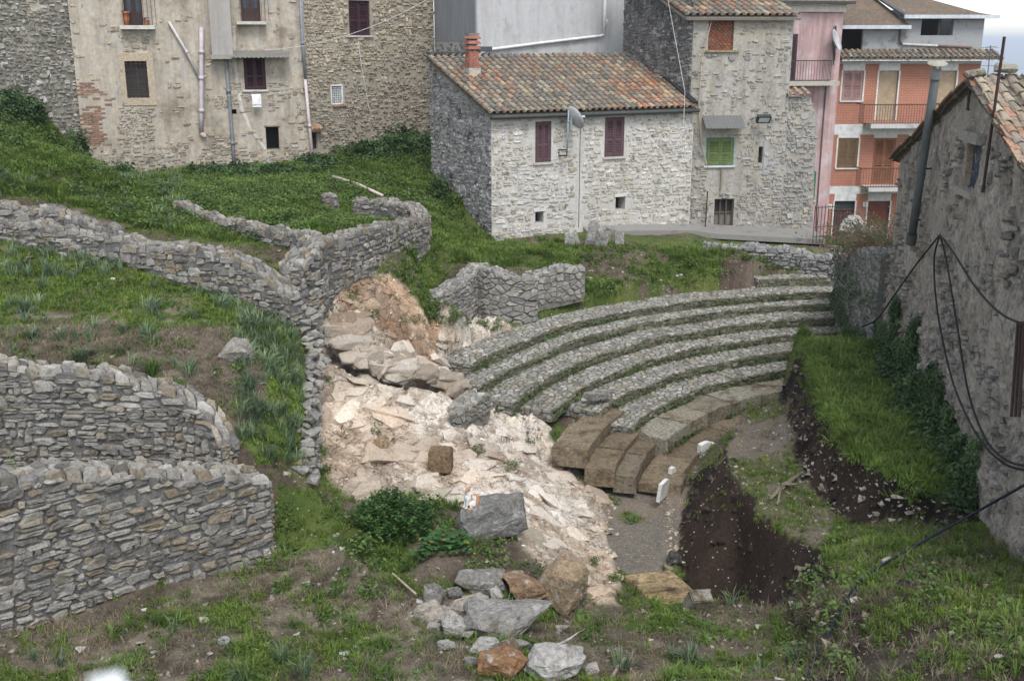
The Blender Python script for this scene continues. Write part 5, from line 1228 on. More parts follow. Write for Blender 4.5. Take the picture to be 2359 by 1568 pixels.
# ------------------------------------------------------------------ tower house
TA = Yp(1587, 300, 34.55); TB = Yp(1812, 300, 34.9); TF = Fr(TA, TB)
def tower_house():
    fr = TF; root = thing('tower_house', 'tall grey rubble tower house with green shutters and a tiled roof', 'house', fr(0, -6))
    ze = fr.pix(1700, 42)[1]; col = (.33, .32, .30)
    wb = fr.rect(1632, 48, 1690, 116); wg = fr.rect(1627, 317, 1690, 381); wi = fr.rect(1645, 458, 1690, 521); sl = fr.rect(1747, 338, 1757, 376)
    bkv = Vector((-1.75, 3.9, 0)); ops = [wb + (.1,), wg, wi + (.2,), sl]
    facade(root, fr, fr.W, -6.6, ze, ops, M['tower'], (.37, .35, .315), .18, backvec=bkv)
    us = fr.pix(1812, 300)[0]; ue = fr.pix(1876, 330)[0]; zt = fr.pix(1835, 224)[1]
    # lower annex with a ragged right edge
    a = Acc(); edge = [(1868, 225), (1872, 245), (1880, 262), (1884, 300), (1880, 345), (1876, 400), (1874, 470), (1870, 555)]; E = [fr.pix(x, y) for x, y in edge]; V = []; F = []
    for (u, z) in E: V += [fr(us, z, -.01), fr(u, z, -.01), fr(u - .1, z, -2.2)]
    for k in range(len(E) - 1): F += [(k * 3, k * 3 + 3, k * 3 + 4, k * 3 + 1), (k * 3 + 1, k * 3 + 4, k * 3 + 5, k * 3 + 2)]
    F.append((0, 1, 2)); a.add(V, F, col); a.build('annex_wall', M['tower'], root)
    P = [(.38, .365, .33), (.33, .32, .295), (.42, .40, .36), (.36, .33, .275), (.28, .275, .265), (.39, .335, .255)]
    sk = [o[:4] for o in ops] + [fr.rect(1615, 262, 1712, 306)]
    def keep(u, z, r):
        X, Y = proj(fr(u, z)); n = mnoise.noise(Vector((u * 1.1, z * 1.1, 5)))
        if 1625 < X < 1725 and 382 < Y < 445: return False
        if Y < 300: return r.random() < .30 + .25 * n
        return r.random() < .62 + .5 * n + (Y - 350) / 400
    stonework(root, fr, fr.W, -6.6, ze, .19, .1, P, .03, .013, sk, keep, 'stone', 53)
    def edge_u(z): return next((E[k + 1][0] + (E[k][0] - E[k + 1][0]) * (z - E[k + 1][1]) / (E[k][1] - E[k + 1][1]) for k in range(len(E) - 1) if E[k + 1][1] <= z <= E[k][1]), 0)
    stonework(root, fr, ue + .3, -6.6, zt, .19, .1, P, .03, .013, (), lambda u, z, r: u < edge_u(z) - .06 and r.random() < .75, 'stone', 54, u_start=us, name='annex_stonework')
    # dark left side
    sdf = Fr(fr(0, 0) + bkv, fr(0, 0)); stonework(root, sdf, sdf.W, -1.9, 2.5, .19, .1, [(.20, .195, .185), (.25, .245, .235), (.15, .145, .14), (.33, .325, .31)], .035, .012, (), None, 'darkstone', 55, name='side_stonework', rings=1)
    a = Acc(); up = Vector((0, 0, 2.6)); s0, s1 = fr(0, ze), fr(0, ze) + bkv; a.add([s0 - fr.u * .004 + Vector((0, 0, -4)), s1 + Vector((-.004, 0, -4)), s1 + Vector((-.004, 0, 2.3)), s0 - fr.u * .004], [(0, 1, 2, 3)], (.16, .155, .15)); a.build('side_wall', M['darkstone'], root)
    # roof of curved tiles
    ov = .28; rise = 2.0; e0 = fr(-.3, ze + .06, ov); e1 = fr(fr.W + .12, ze + .06, ov); t0 = fr(-.25, ze + rise, -4) + Vector((-1.6, 0, 0)); t1 = fr(fr.W + .1, ze + rise, -4) + Vector((-1.6, 0, 0))
    a = Acc(); slab(a, e0 - Vector((0, 0, .05)), e1 - Vector((0, 0, .05)), t1 - Vector((0, 0, .05)), t0 - Vector((0, 0, .05)), .09, (.28, .25, .21)); roof = a.build('roof', M['concrete'], root)
    coppi(roof, e0, e1, t1, t0, 62, lambda s, t, r: vary(NEWT, r, .2) if r.random() < .22 and t < .3 else vary(OLD, r), 120)
    c = fr.pix(1785, 5); a = Acc(); a.box(fr(c[0], ze + .75, -1.2), .7, .5, 1.3, (.33, .32, .31)); a.build('chimney', M['concrete'], root)
    # bricked-up window behind a lattice
    a = Acc(); rnd = random.Random(8); u0, u1, v0, v1 = wb; z = v0; j = 0
    while z < v1 - .02:
        u = u0 - (j % 2) * .12
        while u < u1: fbox(a, fr, max(u, u0), min(u + .235, u1), z, min(z + .062, v1), -.2, -.06 + rnd.uniform(0, .012), vary([(.42, .15, .075), (.46, .19, .10), (.37, .13, .07)], rnd)); u += .25
        z += .074; j += 1
    bw = a.build('bricked_window', M['stone'], root)
    a = Acc(); fbox(a, fr, u0, u1, v0, v1, -.25, -.075, (.40, .35, .30)); a.build('brick_mortar', M['mortar'], bw)
    a = Acc(); st_ = .13; k = -(v1 - v0)
    while k < u1 - u0 + .0:
        for sgn in (1, -1):
            pts = []
            for t in (0, 1):
                pass
            x0 = k; x1 = k + (v1 - v0); lo = max(0, x0); hi = min(u1 - u0, x1)
            if hi > lo:
                z_lo = v0 + (lo - x0); z_hi = v0 + (hi - x0)
                if sgn < 0: z_lo = v0 + v1 - z_lo; z_hi = v0 + v1 - z_hi
                a.tube([fr(u0 + lo, z_lo, .0 + .006 * sgn), fr(u0 + hi, z_hi, .0 + .006 * sgn)], .008, 4)
        k += st_
    a.build('iron_lattice', M['iron'], bw)
    a = Acc(); fbox(a, fr, u0 - .12, u1 + .2, v0 - .06, v0 - .003, -.03, .08, (.30, .24, .14)); fbox(a, fr, u0 + .02, u1 + .02, v1 + .003, v1 + .05, -.03, .05, (.28, .16, .12)); a.build('sill', M['stone'], bw)
    # green shutters
    win = shutters(root, fr, wg, (.12, .165, .055), n=.0, sill=(.55, .56, .56), frame=(.06, .15, .10)); win['label'] = 'faded green louvred shutters'
    # canopy
    a = Acc(); c0 = fr.rect(1617, 266, 1708, 300); V = []; n = 24
    for i in range(n + 1):
        u = c0[0] + (c0[1] - c0[0]) * i / n; b = .014 * (1 if i % 2 else -1); V += [fr(u, c0[3] + b, 0), fr(u, c0[2] + .1 + b, .5), fr(u, c0[2] + .085 + b, .5), fr(u, c0[3] - .015 + b, 0)]
    a.add(V, [(i * 4 + k, i * 4 + 4 + k, i * 4 + 4 + (k + 1) % 4, i * 4 + (k + 1) % 4) for i in range(n) for k in range(4)], (.15, .15, .145)); a.build('canopy', M['concrete'], root)
    # barred window
    u0, u1, v0, v1 = wi; a = Acc(); a.add([fr(u0, v0, -.2), fr(u1, v0, -.2), fr(u1, v1, -.2), fr(u0, v1, -.2)], [(0, 1, 2, 3)], (.03, .03, .03)); fbox(a, fr, u0, u1, v0, v0 + .42, -.2, -.17, (.16, .16, .15))
    for k in (0, .33, .66, 1): u = u0 + .02 + (u1 - u0 - .04) * k; fbox(a, fr, u - .02, u + .02, v0, v1, -.14, -.1, (.11, .075, .055))
    for k in (0.02, .5, .97): v = v0 + (v1 - v0) * k; fbox(a, fr, u0, u1, v - .02, v + .02, -.145, -.105, (.11, .075, .055))
    a.build('barred_window', M['paint'], root)
    a = Acc(); u0, u1, v0, v1 = sl; a.add([fr(u0, v0, -.17), fr(u1, v0, -.17), fr(u1, v1, -.17), fr(u0, v1, -.17)], [(0, 1, 2, 3)], (.05, .035, .022)); a.build('slit_window', M['paint'], root)
    a = Acc(); P4 = [fr(*fr.pix(x, y), .02) for x, y in ((1760, 325), (1768, 322), (1795, 375), (1785, 392), (1772, 400), (1758, 398))]; Q4 = [p - fr.n * .05 for p in P4]; a.add(P4 + Q4, [(5, 4, 3, 2, 1, 0)] + [(k, (k + 1) % 6, 6 + (k + 1) % 6, 6 + k) for k in range(6)], (.34, .335, .34)); a.build('mortar_patch', M['greyplaster'], root)
    a = Acc(); z0 = fr.pix(1660, 385)[1]; u = fr.pix(1660, 400)[0]; a.tube([fr(u, z0, .05), fr(u + .02, z0 - .35, .04), fr(u + .01, z0 - .75, .04)], .022, 6, (.20, .20, .13)); a.build('rope', M['paint'], root)
    p0 = fr(*fr.pix(1630, 440, .2), .2); p1 = fr(*fr.pix(1624, 535, .35), .35); a = Acc(); a.tube([p0, p1], .02, 6); tag(a.build('iron_post', M['iron']), 'thin rusty post standing before the barred window', 'post')
    # little tile cap on the annex
    cap = thing('tile_cap', 'short row of curved tiles capping the low annex of the tower house', 'tiles', fr(us, zt)); a0, a1 = fr(us - .02, zt + .02, .12), fr(E[0][0] + .02, zt + .02, .12); coppi(cap, a0, a1, a1 - fr.n * .5 + Vector((0, 0, .16)), a0 - fr.n * .5 + Vector((0, 0, .16)), 63, lambda s, t, r: vary([(.40, .28, .2), (.34, .24, .18)], r), 300, .2, .3)
    # floodlight
    c = fr(*fr.pix(1759, 274, .35), .35); fl = thing('floodlight', 'dark rectangular floodlight fixed to the tower house', 'floodlight', c)
    ax = (fr.u, (fr.n * .8 - Vector((0, 0, .6))).normalized(), (Vector((0, 0, .8)) + fr.n * .6).normalized()); a = Acc(); a.box(c, .44, .12, .26, (.03, .045, .055), ax=ax); a.build('housing', M['paint'], fl)
    a = Acc(); a.box(c + ax[1] * .062, .33, .01, .16, (.50, .50, .46), ax=ax); a.build('lens', M['glass'] if False else M['paint'], fl)
    a = Acc(); a.tube([c - ax[1] * .05 - fr.u * .2, c - fr.n * .35 - fr.u * .25], .02, 6, (.2, .2, .2)); a.build('arm', M['paint'], fl)
tower_house()
def tower_wires():
    fr = TF
    def wire(pts, r, col, label, cat='cable'):
        a = Acc(); a.tube(pts, r, 5, col); tag(a.build('cable', M['paint']), label, cat)
    P = [fr(*fr.pix(x, y, .07), .07) for x, y in ((1640, 45), (1617, 140), (1610, 250), (1616, 330), (1630, 385))]; wire(P, .014, (.45, .38, .28), 'beige cable hanging down the tower house front')
    A = Yp(1535, -20, 33.5); B = Yp(1578, 212, 33.3); Cc = Yp(1560, 360, 33.3); wire([A, A.lerp(B, .5), B, Yp(1574, 300, 33.2), Cc], .008, (.6, .6, .6), 'thin pale wire from above to the white house corner')
    A = LF(*LF.pix(610, 116, .5), .5); B = Yp(1000, -10, 38.5); pts = [A.lerp(B, t / 10) - Vector((0, 0, 1.5 * (t / 10) * (1 - t / 10))) for t in range(11)]; wire(pts, .009, (.55, .53, .5), 'pale slack wire strung between the plastered house and the grey house')
tower_wires()

# ------------------------------------------------------------------ concrete ramp and slabs before the houses
def ramp_():
    a = Acc(); f = [HF(HF.W * .44, -5.62, .3), HF(HF.W * .7, -5.68, .4), HF(HF.W * .97, -5.8, .5), TF(.8, -5.9, 1.0), TF(TF.W + 1.1, -6.12, 1.2)]; n = len(f)
    bk = [HF(HF.W * .44, 0, .02), HF(HF.W * .7, 0, .02), HF(HF.W * .97, 0, .02), TF(.8, 0, .02), TF(TF.W + 1.1, 0, .02)]
    V = []
    for p, q in zip(f, bk): V += [Vector((p.x, p.y, p.z - .16)), p, Vector((q.x, q.y, p.z + .14)), Vector((q.x, q.y, p.z - .6))]
    F = [(k * 4 + i, k * 4 + 4 + i, k * 4 + 4 + (i + 1) % 4, k * 4 + (i + 1) % 4) for k in range(n - 1) for i in range(3)] + [(0, 1, 2, 3), (n * 4 - 1, n * 4 - 2, n * 4 - 3, n * 4 - 4)]
    a.add(V, F, (.23, .222, .205)); o = a.build('concrete_path', M['concrete']); o['kind'] = 'structure'; o['label'] = 'concrete path along the foot of the white and tower houses'
ramp_()

# ------------------------------------------------------------------ pink house and red brick house
def mat_brick():
    m, nt, b = mk('orange facing brick'); g = nt.nodes.new('ShaderNodeNewGeometry').outputs['Position']; sx = nt.nodes.new('ShaderNodeSeparateXYZ'); nt.links.new(g, sx.inputs[0]); cb = nt.nodes.new('ShaderNodeCombineXYZ'); nt.links.new(sx.outputs[0], cb.inputs[0]); nt.links.new(sx.outputs[2], cb.inputs[1])
    t = nt.nodes.new('ShaderNodeTexBrick'); nt.links.new(cb.outputs[0], t.inputs[0]); t.inputs['Color1'].default_value = (.36, .125, .07, 1); t.inputs['Color2'].default_value = (.31, .11, .065, 1); t.inputs['Mortar'].default_value = (.40, .26, .20, 1)
    t.inputs['Scale'].default_value = 1.0; t.inputs['Brick Width'].default_value = .25; t.inputs['Row Height'].default_value = .075; t.inputs['Mortar Size'].default_value = .009; t.inputs['Mortar Smooth'].default_value = .2
    c = mix(nt, 1.0, t.outputs[0], ramp(nt, tnoise(nt, g, .9, 4, .6), .3, .7, (.85,) * 3, (1.1,) * 3), 'MULTIPLY'); nt.links.new(c, b.inputs['Base Color']); b.inputs['Roughness'].default_value = .85; return m
M['brick'] = mat_brick()
M['flat_tile'] = mat_stone('old flat roof tiles', s1=1.8, s2=9, var=.5, bumps=.9, lichen=(.11, .10, .08), lich_amt=.5, stain=(.20, .14, .085), stain_amt=.35, bdist=.06)
def rail(parent, fr, u0, u1, v0, v1, n, name='railing', step=.11, ret=.8, mat='iron', col=(.06, .03, .028)):
    a = Acc(); k = max(2, int((u1 - u0) / step))
    for i in range(k + 1): u = u0 + (u1 - u0) * i / k; a.tube([fr(u, v0, n), fr(u, v1, n)], .011, 4, col)
    for v in (v0 + .04, v1): a.tube([fr(u0, v, n), fr(u1, v, n)], .022, 5, col)
    for u in (u0, u1):
        a.tube([fr(u, v1, n), fr(u, v1, 0)], .02, 5, col)
        for j in range(int(ret / step)): a.tube([fr(u, v0, n - j * step), fr(u, v1, n - j * step)], .011, 4, col)
    return a.build(name, M['paint'], parent)
PF = Fr(Yp(1790, 150, 49.6), Yp(1934, 150, 50.2))
def pink_house():
    fr = PF; root = thing('pink_house', 'narrow house with faded pink plaster behind the tower house', 'house', fr(0, -9))
    d = fr.rect(1809, 79, 1835, 189); g = fr.rect(1862, 395, 1878, 462)
    zt = fr.pix(1880, 28)[1]; facade(root, fr, fr.W, -10, zt, [d, g], M['pink'], (.46, .32, .315), .15, back=6)
    a = Acc(); fbox(a, fr, -.1, fr.W + .05, zt, zt + .32, -.1, .14, (.55, .50, .45)); a.build('cornice', M['paint'], root)
    a = Acc(); fbox(a, fr, -.2, fr.W + .3, zt + .33, zt + .44, -.1, .5, (.05, .05, .055)); gt = a.build('gutter', M['paint'], root)
    a = Acc(); slab(a, fr(-.2, zt + .46, .45), fr(fr.W + .2, zt + .46, .45), fr(fr.W + .2, zt + 2.2, -4), fr(-.2, zt + 2.2, -4), .1, (.26, .2, .13)); a.build('roof', M['flat_tile'], root)
    shutters(root, fr, d, (.045, .028, .035), n=-.03, name='balcony_door'); shutters(root, fr, g, (.03, .15, .08), n=.0, leaves=1, name='green_window', sill=(.5, .48, .46))
    s = fr.rect(1800, 186, 1913, 196); a = Acc(); fbox(a, fr, s[0] - .3, s[1], s[2], s[3], -.05, .85, (.42, .39, .34)); bal = a.build('balcony', M['concrete'], root)
    r_ = fr.rect(1805, 140, 1914, 188, .8); rail(bal, fr, r_[0], r_[1], s[3], r_[3], .8, step=.13)
    a = Acc(); P = [fr(*fr.pix(x, y, .05), .05) for x, y in ((1903, 200), (1893, 330), (1882, 480), (1880, 560))]; a.tube(P, .03, 6, (.12, .09, .10)); P = [fr(*fr.pix(x, y, .05), .05) for x, y in ((1926, 60), (1922, 140))]; a.tube(P, .03, 6, (.10, .07, .075)); a.build('down_pipe', M['paint'], root)
    c = fr(*fr.pix(1921, 96, .5), .5); rt, a_, b_ = dish(c, (.75, -.45, .35), .5, 'satellite_dish', 'pale satellite dish at the top of the pink house', (c,)); a = Acc(); a.tube([c - fr.n * .1, fr(*fr.pix(1922, 60, .1), .1)], .025, 6, (.08, .06, .06)); a.tube([c - fr.n * .1, fr(*fr.pix(1921, 150, .1), .1)], .025, 6, (.08, .06, .06)); a.build('mast', M['paint'], rt)
pink_house()
RF = Fr(Yp(1921, 300, 50.9), Yp(2243, 300, 51.2))
def red_house():
    fr = RF; root = thing('brick_house', 'tall orange brick house with white bands and balconies at the right', 'house', fr(0, -10))
    zc = fr.pix(2080, 133)[1]; WH = (.60, .60, .60); W = fr.W
    s1 = fr.rect(1940, 163, 1988, 232); r1 = fr.rect(2021, 163, 2066, 277); r2 = fr.rect(2152, 163, 2199, 277); s2 = fr.rect(1929, 318, 1976, 387); d2 = fr.rect(2010, 318, 2060, 424); g1 = fr.rect(1919, 463, 1966, 560); g2 = fr.rect(1996, 463, 2046, 560)
    ops = [s1, r1, r2, s2, d2, g1, g2]
    facade(root, fr, W, -11, zc, ops, M['brick'], (1, 1, 1), .2, back=7)
    a = Acc(); b1 = fr.rect(1900, 286, 2240, 310)[2:4]; b2 = fr.rect(1900, 428, 2240, 446)[2:4]
    fbox(a, fr, 0, W + .01, fr.pix(2080, 147)[1], zc, -.05, .015, WH)
    for (v0, v1) in (b1, b2): fbox(a, fr, 0, W + .01, v0, v1, -.05, .015, WH)
    for w, top in ((s1, fr.pix(2080, 147)[1]), (r1, fr.pix(2080, 147)[1]), (r2, fr.pix(2080, 147)[1]), (s2, b1[0]), (d2, b1[0]), (g1, b2[0]), (g2, b2[0])): fbox(a, fr, w[0] - .03, w[1] + .03, w[3], top, -.05, .013, WH)
    for w in (s1, r1, r2, s2, g1, g2):
        for u in (w[0] - .07, w[1]): fbox(a, fr, u, u + .07, w[2], w[3] - .002, -.06, .02, (.62, .61, .58))
    a.build('white_bands', M['paint'], root)
    shutters(root, fr, s1, (.33, .20, .18), n=-.04, sill=(.6, .6, .58)); shutters(root, fr, s2, (.15, .095, .05), n=-.04, sill=(.6, .6, .58), frame=(.22, .12, .045)); shutters(root, fr, d2, (.24, .10, .05), n=-.04, name='balcony_door')
    for w, c, nm in ((r1, (.40, .30, .20), 'roller_shutter'), (r2, (.40, .30, .20), 'roller_shutter'), (g2, (.17, .055, .035), 'garage_shutter')):
        a = Acc(); n = int((w[3] - w[2]) / .07)
        for k in range(n): v = w[2] + (w[3] - w[2]) * k / n; fbox(a, fr, w[0], w[1], v + .004, v + (w[3] - w[2]) / n - .004, -.14, -.1, c)
        fbox(a, fr, w[0], w[1], w[2], w[3], -.19, -.135, tuple(x * .3 for x in c)); a.build(nm, M['paint'], root)
    a = Acc(); u0, u1, v0, v1 = g1; m_ = v1 - .38; fbox(a, fr, u0, u1, m_, v1, -.19, -.16, (.04, .05, .05)); fbox(a, fr, u0, u1, m_ - .08, m_, -.19, -.08, (.09, .05, .05))
    for k in range(2):
        for q in range(3): a0 = u0 + .05 + (u1 - u0 - .1) * (k / 2) + .03 + q * .13; fbox(a, fr, a0, a0 + .1, v0, m_ - .14, -.15, -.1, (.10, .05, .045))
    fbox(a, fr, u0, u1, v0, m_, -.19, -.14, (.075, .04, .04)); a.build('front_door', M['paint'], root)
    for (sr, rr, nm) in (((1988, 282, 2175, 292), (1990, 241, 2173, 281), 1), ((1983, 426, 2090, 435), (1983, 388, 2088, 425), 2)):
        s = fr.rect(*sr); a = Acc(); fbox(a, fr, s[0], s[1], s[2], s[3], -.05, 1.0, (.50, .49, .47)); bal = a.build('balcony', M['concrete'], root); r_ = fr.rect(*rr, .95); rail(bal, fr, r_[0], r_[1], s[3], r_[3], .95, step=.12)
    # tiled skirt roof over the facade
    a = Acc(); zs = fr.pix(2080, 118)[1]; e0, e1 = fr(-.1, zc - .02, .7), fr(W + .7, zc - .02, .7); slab(a, e0, e1, fr(W + .5, zs, -.1), fr(-.1, zs, -.1), .05, (.24, .2, .16)); fbox(a, fr, -.1, W + .68, zc - .14, zc - .07, -.05, .66, WH); sk = a.build('skirt_roof', M['flat_tile'], root)
    coppi(sk, e0, e1, fr(W + .6, zs + .05, -.1), fr(-.1, zs + .05, -.1), 64, lambda s, t, r: vary(OLD, r), 80, .26, .4)
    # set-back attic storey of grey render with two openings
    GRY = (.31, .315, .32); z1 = fr.pix(1990, 62)[1]; z2 = fr.pix(2160, 38)[1]; um = fr.pix(2087, 80)[0]; f2 = Fr(fr(0, 0, -.15), fr(W, 0, -.15))
    o1 = f2.rect(1936, 66, 1988, 115); o2 = f2.rect(2122, 44, 2196, 82)
    A2 = Acc()
    def wall(u0, u1, v0, v1, ops, nn, dp):
        us = sorted({u0, u1} | {x for o in ops for x in o[:2] if u0 < x < u1}); vv = sorted({v0, v1} | {x for o in ops for x in o[2:4] if v0 < x < v1})
        for a_, b_ in zip(us, us[1:]):
            for c_, d_ in zip(vv, vv[1:]):
                if any(o[0] <= (a_ + b_) / 2 <= o[1] and o[2] <= (c_ + d_) / 2 <= o[3] for o in ops): continue
                fbox(A2, f2, a_, b_, c_, d_, nn, nn - dp, GRY)
    wall(0, um, zc - .1, z1, [o1], 0, .2); wall(um, W, zc - .1, z2, [o2], .01, .22); o3 = (o2[0] + 1.0, o2[1] + .7, o2[2] - .25, o2[3] + .1)
    wall(um, W, zc - .1, z2, [o3], -4.5, .2); fbox(A2, f2, W - .2, W, zc - .1, z2, -.22, -4.5, GRY); fbox(A2, f2, 0, um, zc - .1, z1, -3, -3.2, (.1, .09, .08)); fbox(A2, f2, um - .2, um, zc - .1, z2 + .3, -.2, -4.5, GRY); fbox(A2, f2, o2[0] + .9, o2[0] + 1.0, zc, z2, -.25, -3, (.1, .1, .09)); fbox(A2, f2, 0, W, zc - .15, zc - .1, 0, -4.5, (.2, .2, .2))
    A2.build('attic_wall', M['concrete'], root)
    a = Acc(); slab(a, f2(-.1, z1 + .05, .35), f2(um + .1, z1 + .05, .35), f2(um - 1.4, z1 + 2.1, -3.2), f2(-.2, z1 + 2.1, -3.2), .08, (.16, .125, .095)); slab(a, f2(um - .2, z2 + .05, .35), f2(W + .25, z2 + .05, .35), f2(W + .25, z2 + .5, -4.7), f2(um - 1.6, z2 + 2.0, -3.8), .08, (.16, .125, .095)); rf = a.build('roof', M['flat_tile'], root)
    a = Acc(); fbox(a, f2, -.1, um + .1, z1 - .1, z1 + .06, .34, .46, (.50, .53, .56)); fbox(a, f2, um - .25, W + .5, z2 - .1, z2 + .06, .34, .46, (.50, .53, .56)); a.build('gutter', M['paint'], rf)
    a = Acc(); p, q = f2(um - .1, z2 + .02, .3), f2(um - 1.7, z2 + 1.9, -3.6); a.tube([p, q], .1, 6, (.13, .13, .13)); a.tube([p + Vector((.14, 0, -.1)), q + Vector((.14, 0, -.1))], .08, 6, (.2, .2, .2)); a.build('verge', M['paint'], rf)
    a = Acc(); P = [f2(*f2.pix(x, y, .08), .08) for x, y in ((2074, 66), (2073, 95), (2078, 102), (2160, 106), (2238, 110))]; a.tube(P[:3], .05, 7, (.1, .08, .08)); a.tube(P[2:4], .05, 7, (.5, .48, .45)); a.tube(P[3:], .05, 7, (.16, .09, .07)); a.build('drain_pipe', M['paint'], root)
    # house numbers
    for (X, Y, t) in ((1912, 476, '4'), (2001, 471, '2')):
        X -= (8 if t == '2' else -0); u, v = fr.pix(X, Y, .02); a = Acc(); fbox(a, fr, u - .11, u + .11, v - .11, v + .11, .0, .03, (.75, .75, .75)); pl = a.build('number_plate', M['paint'], root)
        tc = bpy.data.curves.new('number', 'FONT'); tc.body = t; tc.size = .2; tc.align_x = 'CENTER'; tc.align_y = 'CENTER'; to = bpy.data.objects.new('tmp_text', tc); COL.objects.link(to); dg = bpy.context.evaluated_depsgraph_get(); me = bpy.data.meshes.new_from_object(to.evaluated_get(dg)); bpy.data.objects.remove(to)
        mt = Matrix((fr.u, Vector((0, 0, 1)), fr.n)).transposed().to_4x4(); mt.translation = fr(u, v, .034); me.transform(mt); me.materials.clear(); new_obj('numeral', me, M['dark'], pl)
red_house()
# ------------------------------------------------------------------ gabled house at the right
RGF = Fr((7.95, 22.3), (6.30, 10.5))
def gable_house():
    fr = RGF; root = thing('gable_house', 'weathered gabled stone house with broken tile roof at the right edge', 'house', fr(0, -6.5))
    up, zp = fr.pix(2250, 196); ze = fr.pix(2066, 362)[1]; u2, z2 = fr.pix(2359, 380)
    sl = (z2 - zp) / (u2 - up)
    top = lambda u: (ze + (zp - ze) * u / up) if u < up else zp + sl * (u - up)
    w = fr.rect(2224, 326, 2256, 440)
    # uneven wall surface
    acc = Acc(); du = .1; nu = int(fr.W / du); zb = -7.4; nv = 52; V = []; F = []; idx = {}
    for i in range(nu + 1):
        u = fr.W * i / nu; t = top(u)
        for j in range(nv + 1):
            z = zb + (t - zb) * j / nv; e = min(1, min(i, nu - i) / 3.0)
            n = .10 * mnoise.noise(Vector((u * .9, z * .9, 3))) + .05 * mnoise.noise(Vector((u * 3, z * 3, 9))) + .025 * mnoise.noise(Vector((u * 8, z * 8, 5)))
            V.append(fr(u, z, n * e + .06 * max(0, (-5 - z))))
    for i in range(nu):
        for j in range(nv):
            u = fr.W * (i + .5) / nu; z = zb + (top(u) - zb) * (j + .5) / nv
            if w[0] < u < w[1] and w[2] < z < w[3]: continue
            a = i * (nv + 1) + j; F.append((a, a + nv + 1, a + nv + 2, a + 1))
    acc.add(V, F, (.385, .35, .305)); acc.build('gable_wall', M['gable'], root, smooth=True)
    acc = Acc(); bk = -fr.n * 7
    A, Bq = fr(0, 0), fr(fr.W, 0); zt0, zt1 = top(0), top(fr.W)
    acc.add([fr(0, zb), fr(0, zt0), fr(0, zt0) + bk, fr(0, zb) + bk], [(0, 1, 2, 3)], (.33, .31, .28)); acc.add([fr(fr.W, zb), fr(fr.W, zb) + bk, fr(fr.W, zt1) + bk, fr(fr.W, zt1)], [(0, 1, 2, 3)], (.33, .31, .28)); acc.build('side_walls', M['gable'], root)
    pal = [(.35, .33, .295), (.30, .285, .255), (.40, .38, .35), (.25, .235, .21), (.33, .285, .23)]
    def keep(u, z, r):
        n = mnoise.noise(Vector((u * .8, z * .8, 12))) + .5 * mnoise.noise(Vector((u * 2.5, z * 2.5, 4)))
        return z < top(u) - .15 and (r.random() < .16 + .6 * n + max(0, (-3.9 - z)) * .28)
    stonework(root, fr, fr.W, -7.2, zp, .17, .12, pal, .07, .014, [(w[0] - .1, w[1] + .08, w[2] - .1, w[3] + .1)], keep, 'gable', 71, rings=2)
    acc = Acc(); d = .1
    for q in ((w[0], w[0]), (w[1], w[1])): acc.add([fr(q[0], w[2] - .1, .0), fr(q[0], w[2] - .1, -d), fr(q[0], w[3] + .05, -d), fr(q[0], w[3] + .05, .0)], [(0, 1, 2, 3)], (.34, .27, .20))
    acc.add([fr(w[0] - .1, w[2] - .1, -.1), fr(w[1] + .1, w[2] - .1, -.1), fr(w[1] + .1, w[3] + .1, -.1), fr(w[0] - .1, w[3] + .1, -.1)], [(0, 1, 2, 3)], (.045, .06, .085))
    fbox(acc, fr, w[0] - .12, w[1] + .12, w[3], w[3] + .16, -.2, .12, (.30, .28, .25)); fbox(acc, fr, w[0] - .08, w[1] + .05, w[2] - .1, w[2], -.3, .11, (.34, .31, .27)); acc.build('slot_window', M['stone'], root)
    # roof: two slopes running back from the gable
    acc = Acc(); ov = .14; R0, R1 = fr(up, zp + .06, ov), fr(up, zp + .06, -7); E0, E1 = fr(-.25, top(-.25) + .06, ov), fr(-.25, top(-.25) + .06, -7); N0, N1 = fr(fr.W, top(fr.W) + .06, .02), fr(fr.W, top(fr.W) + .06, -7)
    slab(acc, E0 + fr.n * -.1, E1, R1, R0 + fr.n * -.1, .07, (.2, .15, .11)); slab(acc, N0, R0 + fr.n * -.1, R1, N1, .07, (.2, .15, .11)); roof = acc.build('roof', M['tile'], root)
    coppi(roof, N0 + Vector((0, 0, .03)), N1 + Vector((0, 0, .03)), R1 + Vector((0, 0, .03)), R0 + Vector((0, 0, .03)), 72, lambda s, t, r: vary([(.36, .30, .22), (.30, .25, .19), (.40, .25, .16), (.42, .36, .26), (.26, .22, .18)], r), 160, .24, .36)
    coppi(roof, E1 + Vector((0, 0, .03)), E0 + Vector((0, 0, .03)) - fr.n * .3, R0 + Vector((0, 0, .03)) - fr.n * .3, R1 + Vector((0, 0, .03)), 73, lambda s, t, r: vary(OLD, r), 0, .24, .36)
    rnd = random.Random(9); n = 15
    for k in range(n):
        p = fr(-.25 + (up + .25) * k / n, 0, 0); u0 = -.25 + (up + .25) * k / n; u1 = u0 + (up + .25) / n * 1.18; z0, z1 = top(u0) + .03, top(u1) + .055
        ux = (fr(u1, z1) - fr(u0, z0)).normalized(); uz = fr.n.cross(ux); uz = uz if uz.z > 0 else -uz; c = (fr(u0, z0) + fr(u1, z1)) / 2 + fr.n * (.02 + rnd.uniform(-.03, .03)) + uz * .035
        a = Acc(); a.box(c, (fr(u1, z1) - fr(u0, z0)).length, .34, .035, vary([(.20, .12, .085), (.15, .10, .075), (.24, .14, .095)], rnd), ax=(ux, fr.n, uz)); a.box(c - uz * .045, (fr(u1, z1) - fr(u0, z0)).length * .8, .2, .05, (.08, .07, .06), ax=(ux, fr.n, uz)); a.build('verge_tile', M['tile'], roof, origin=c)
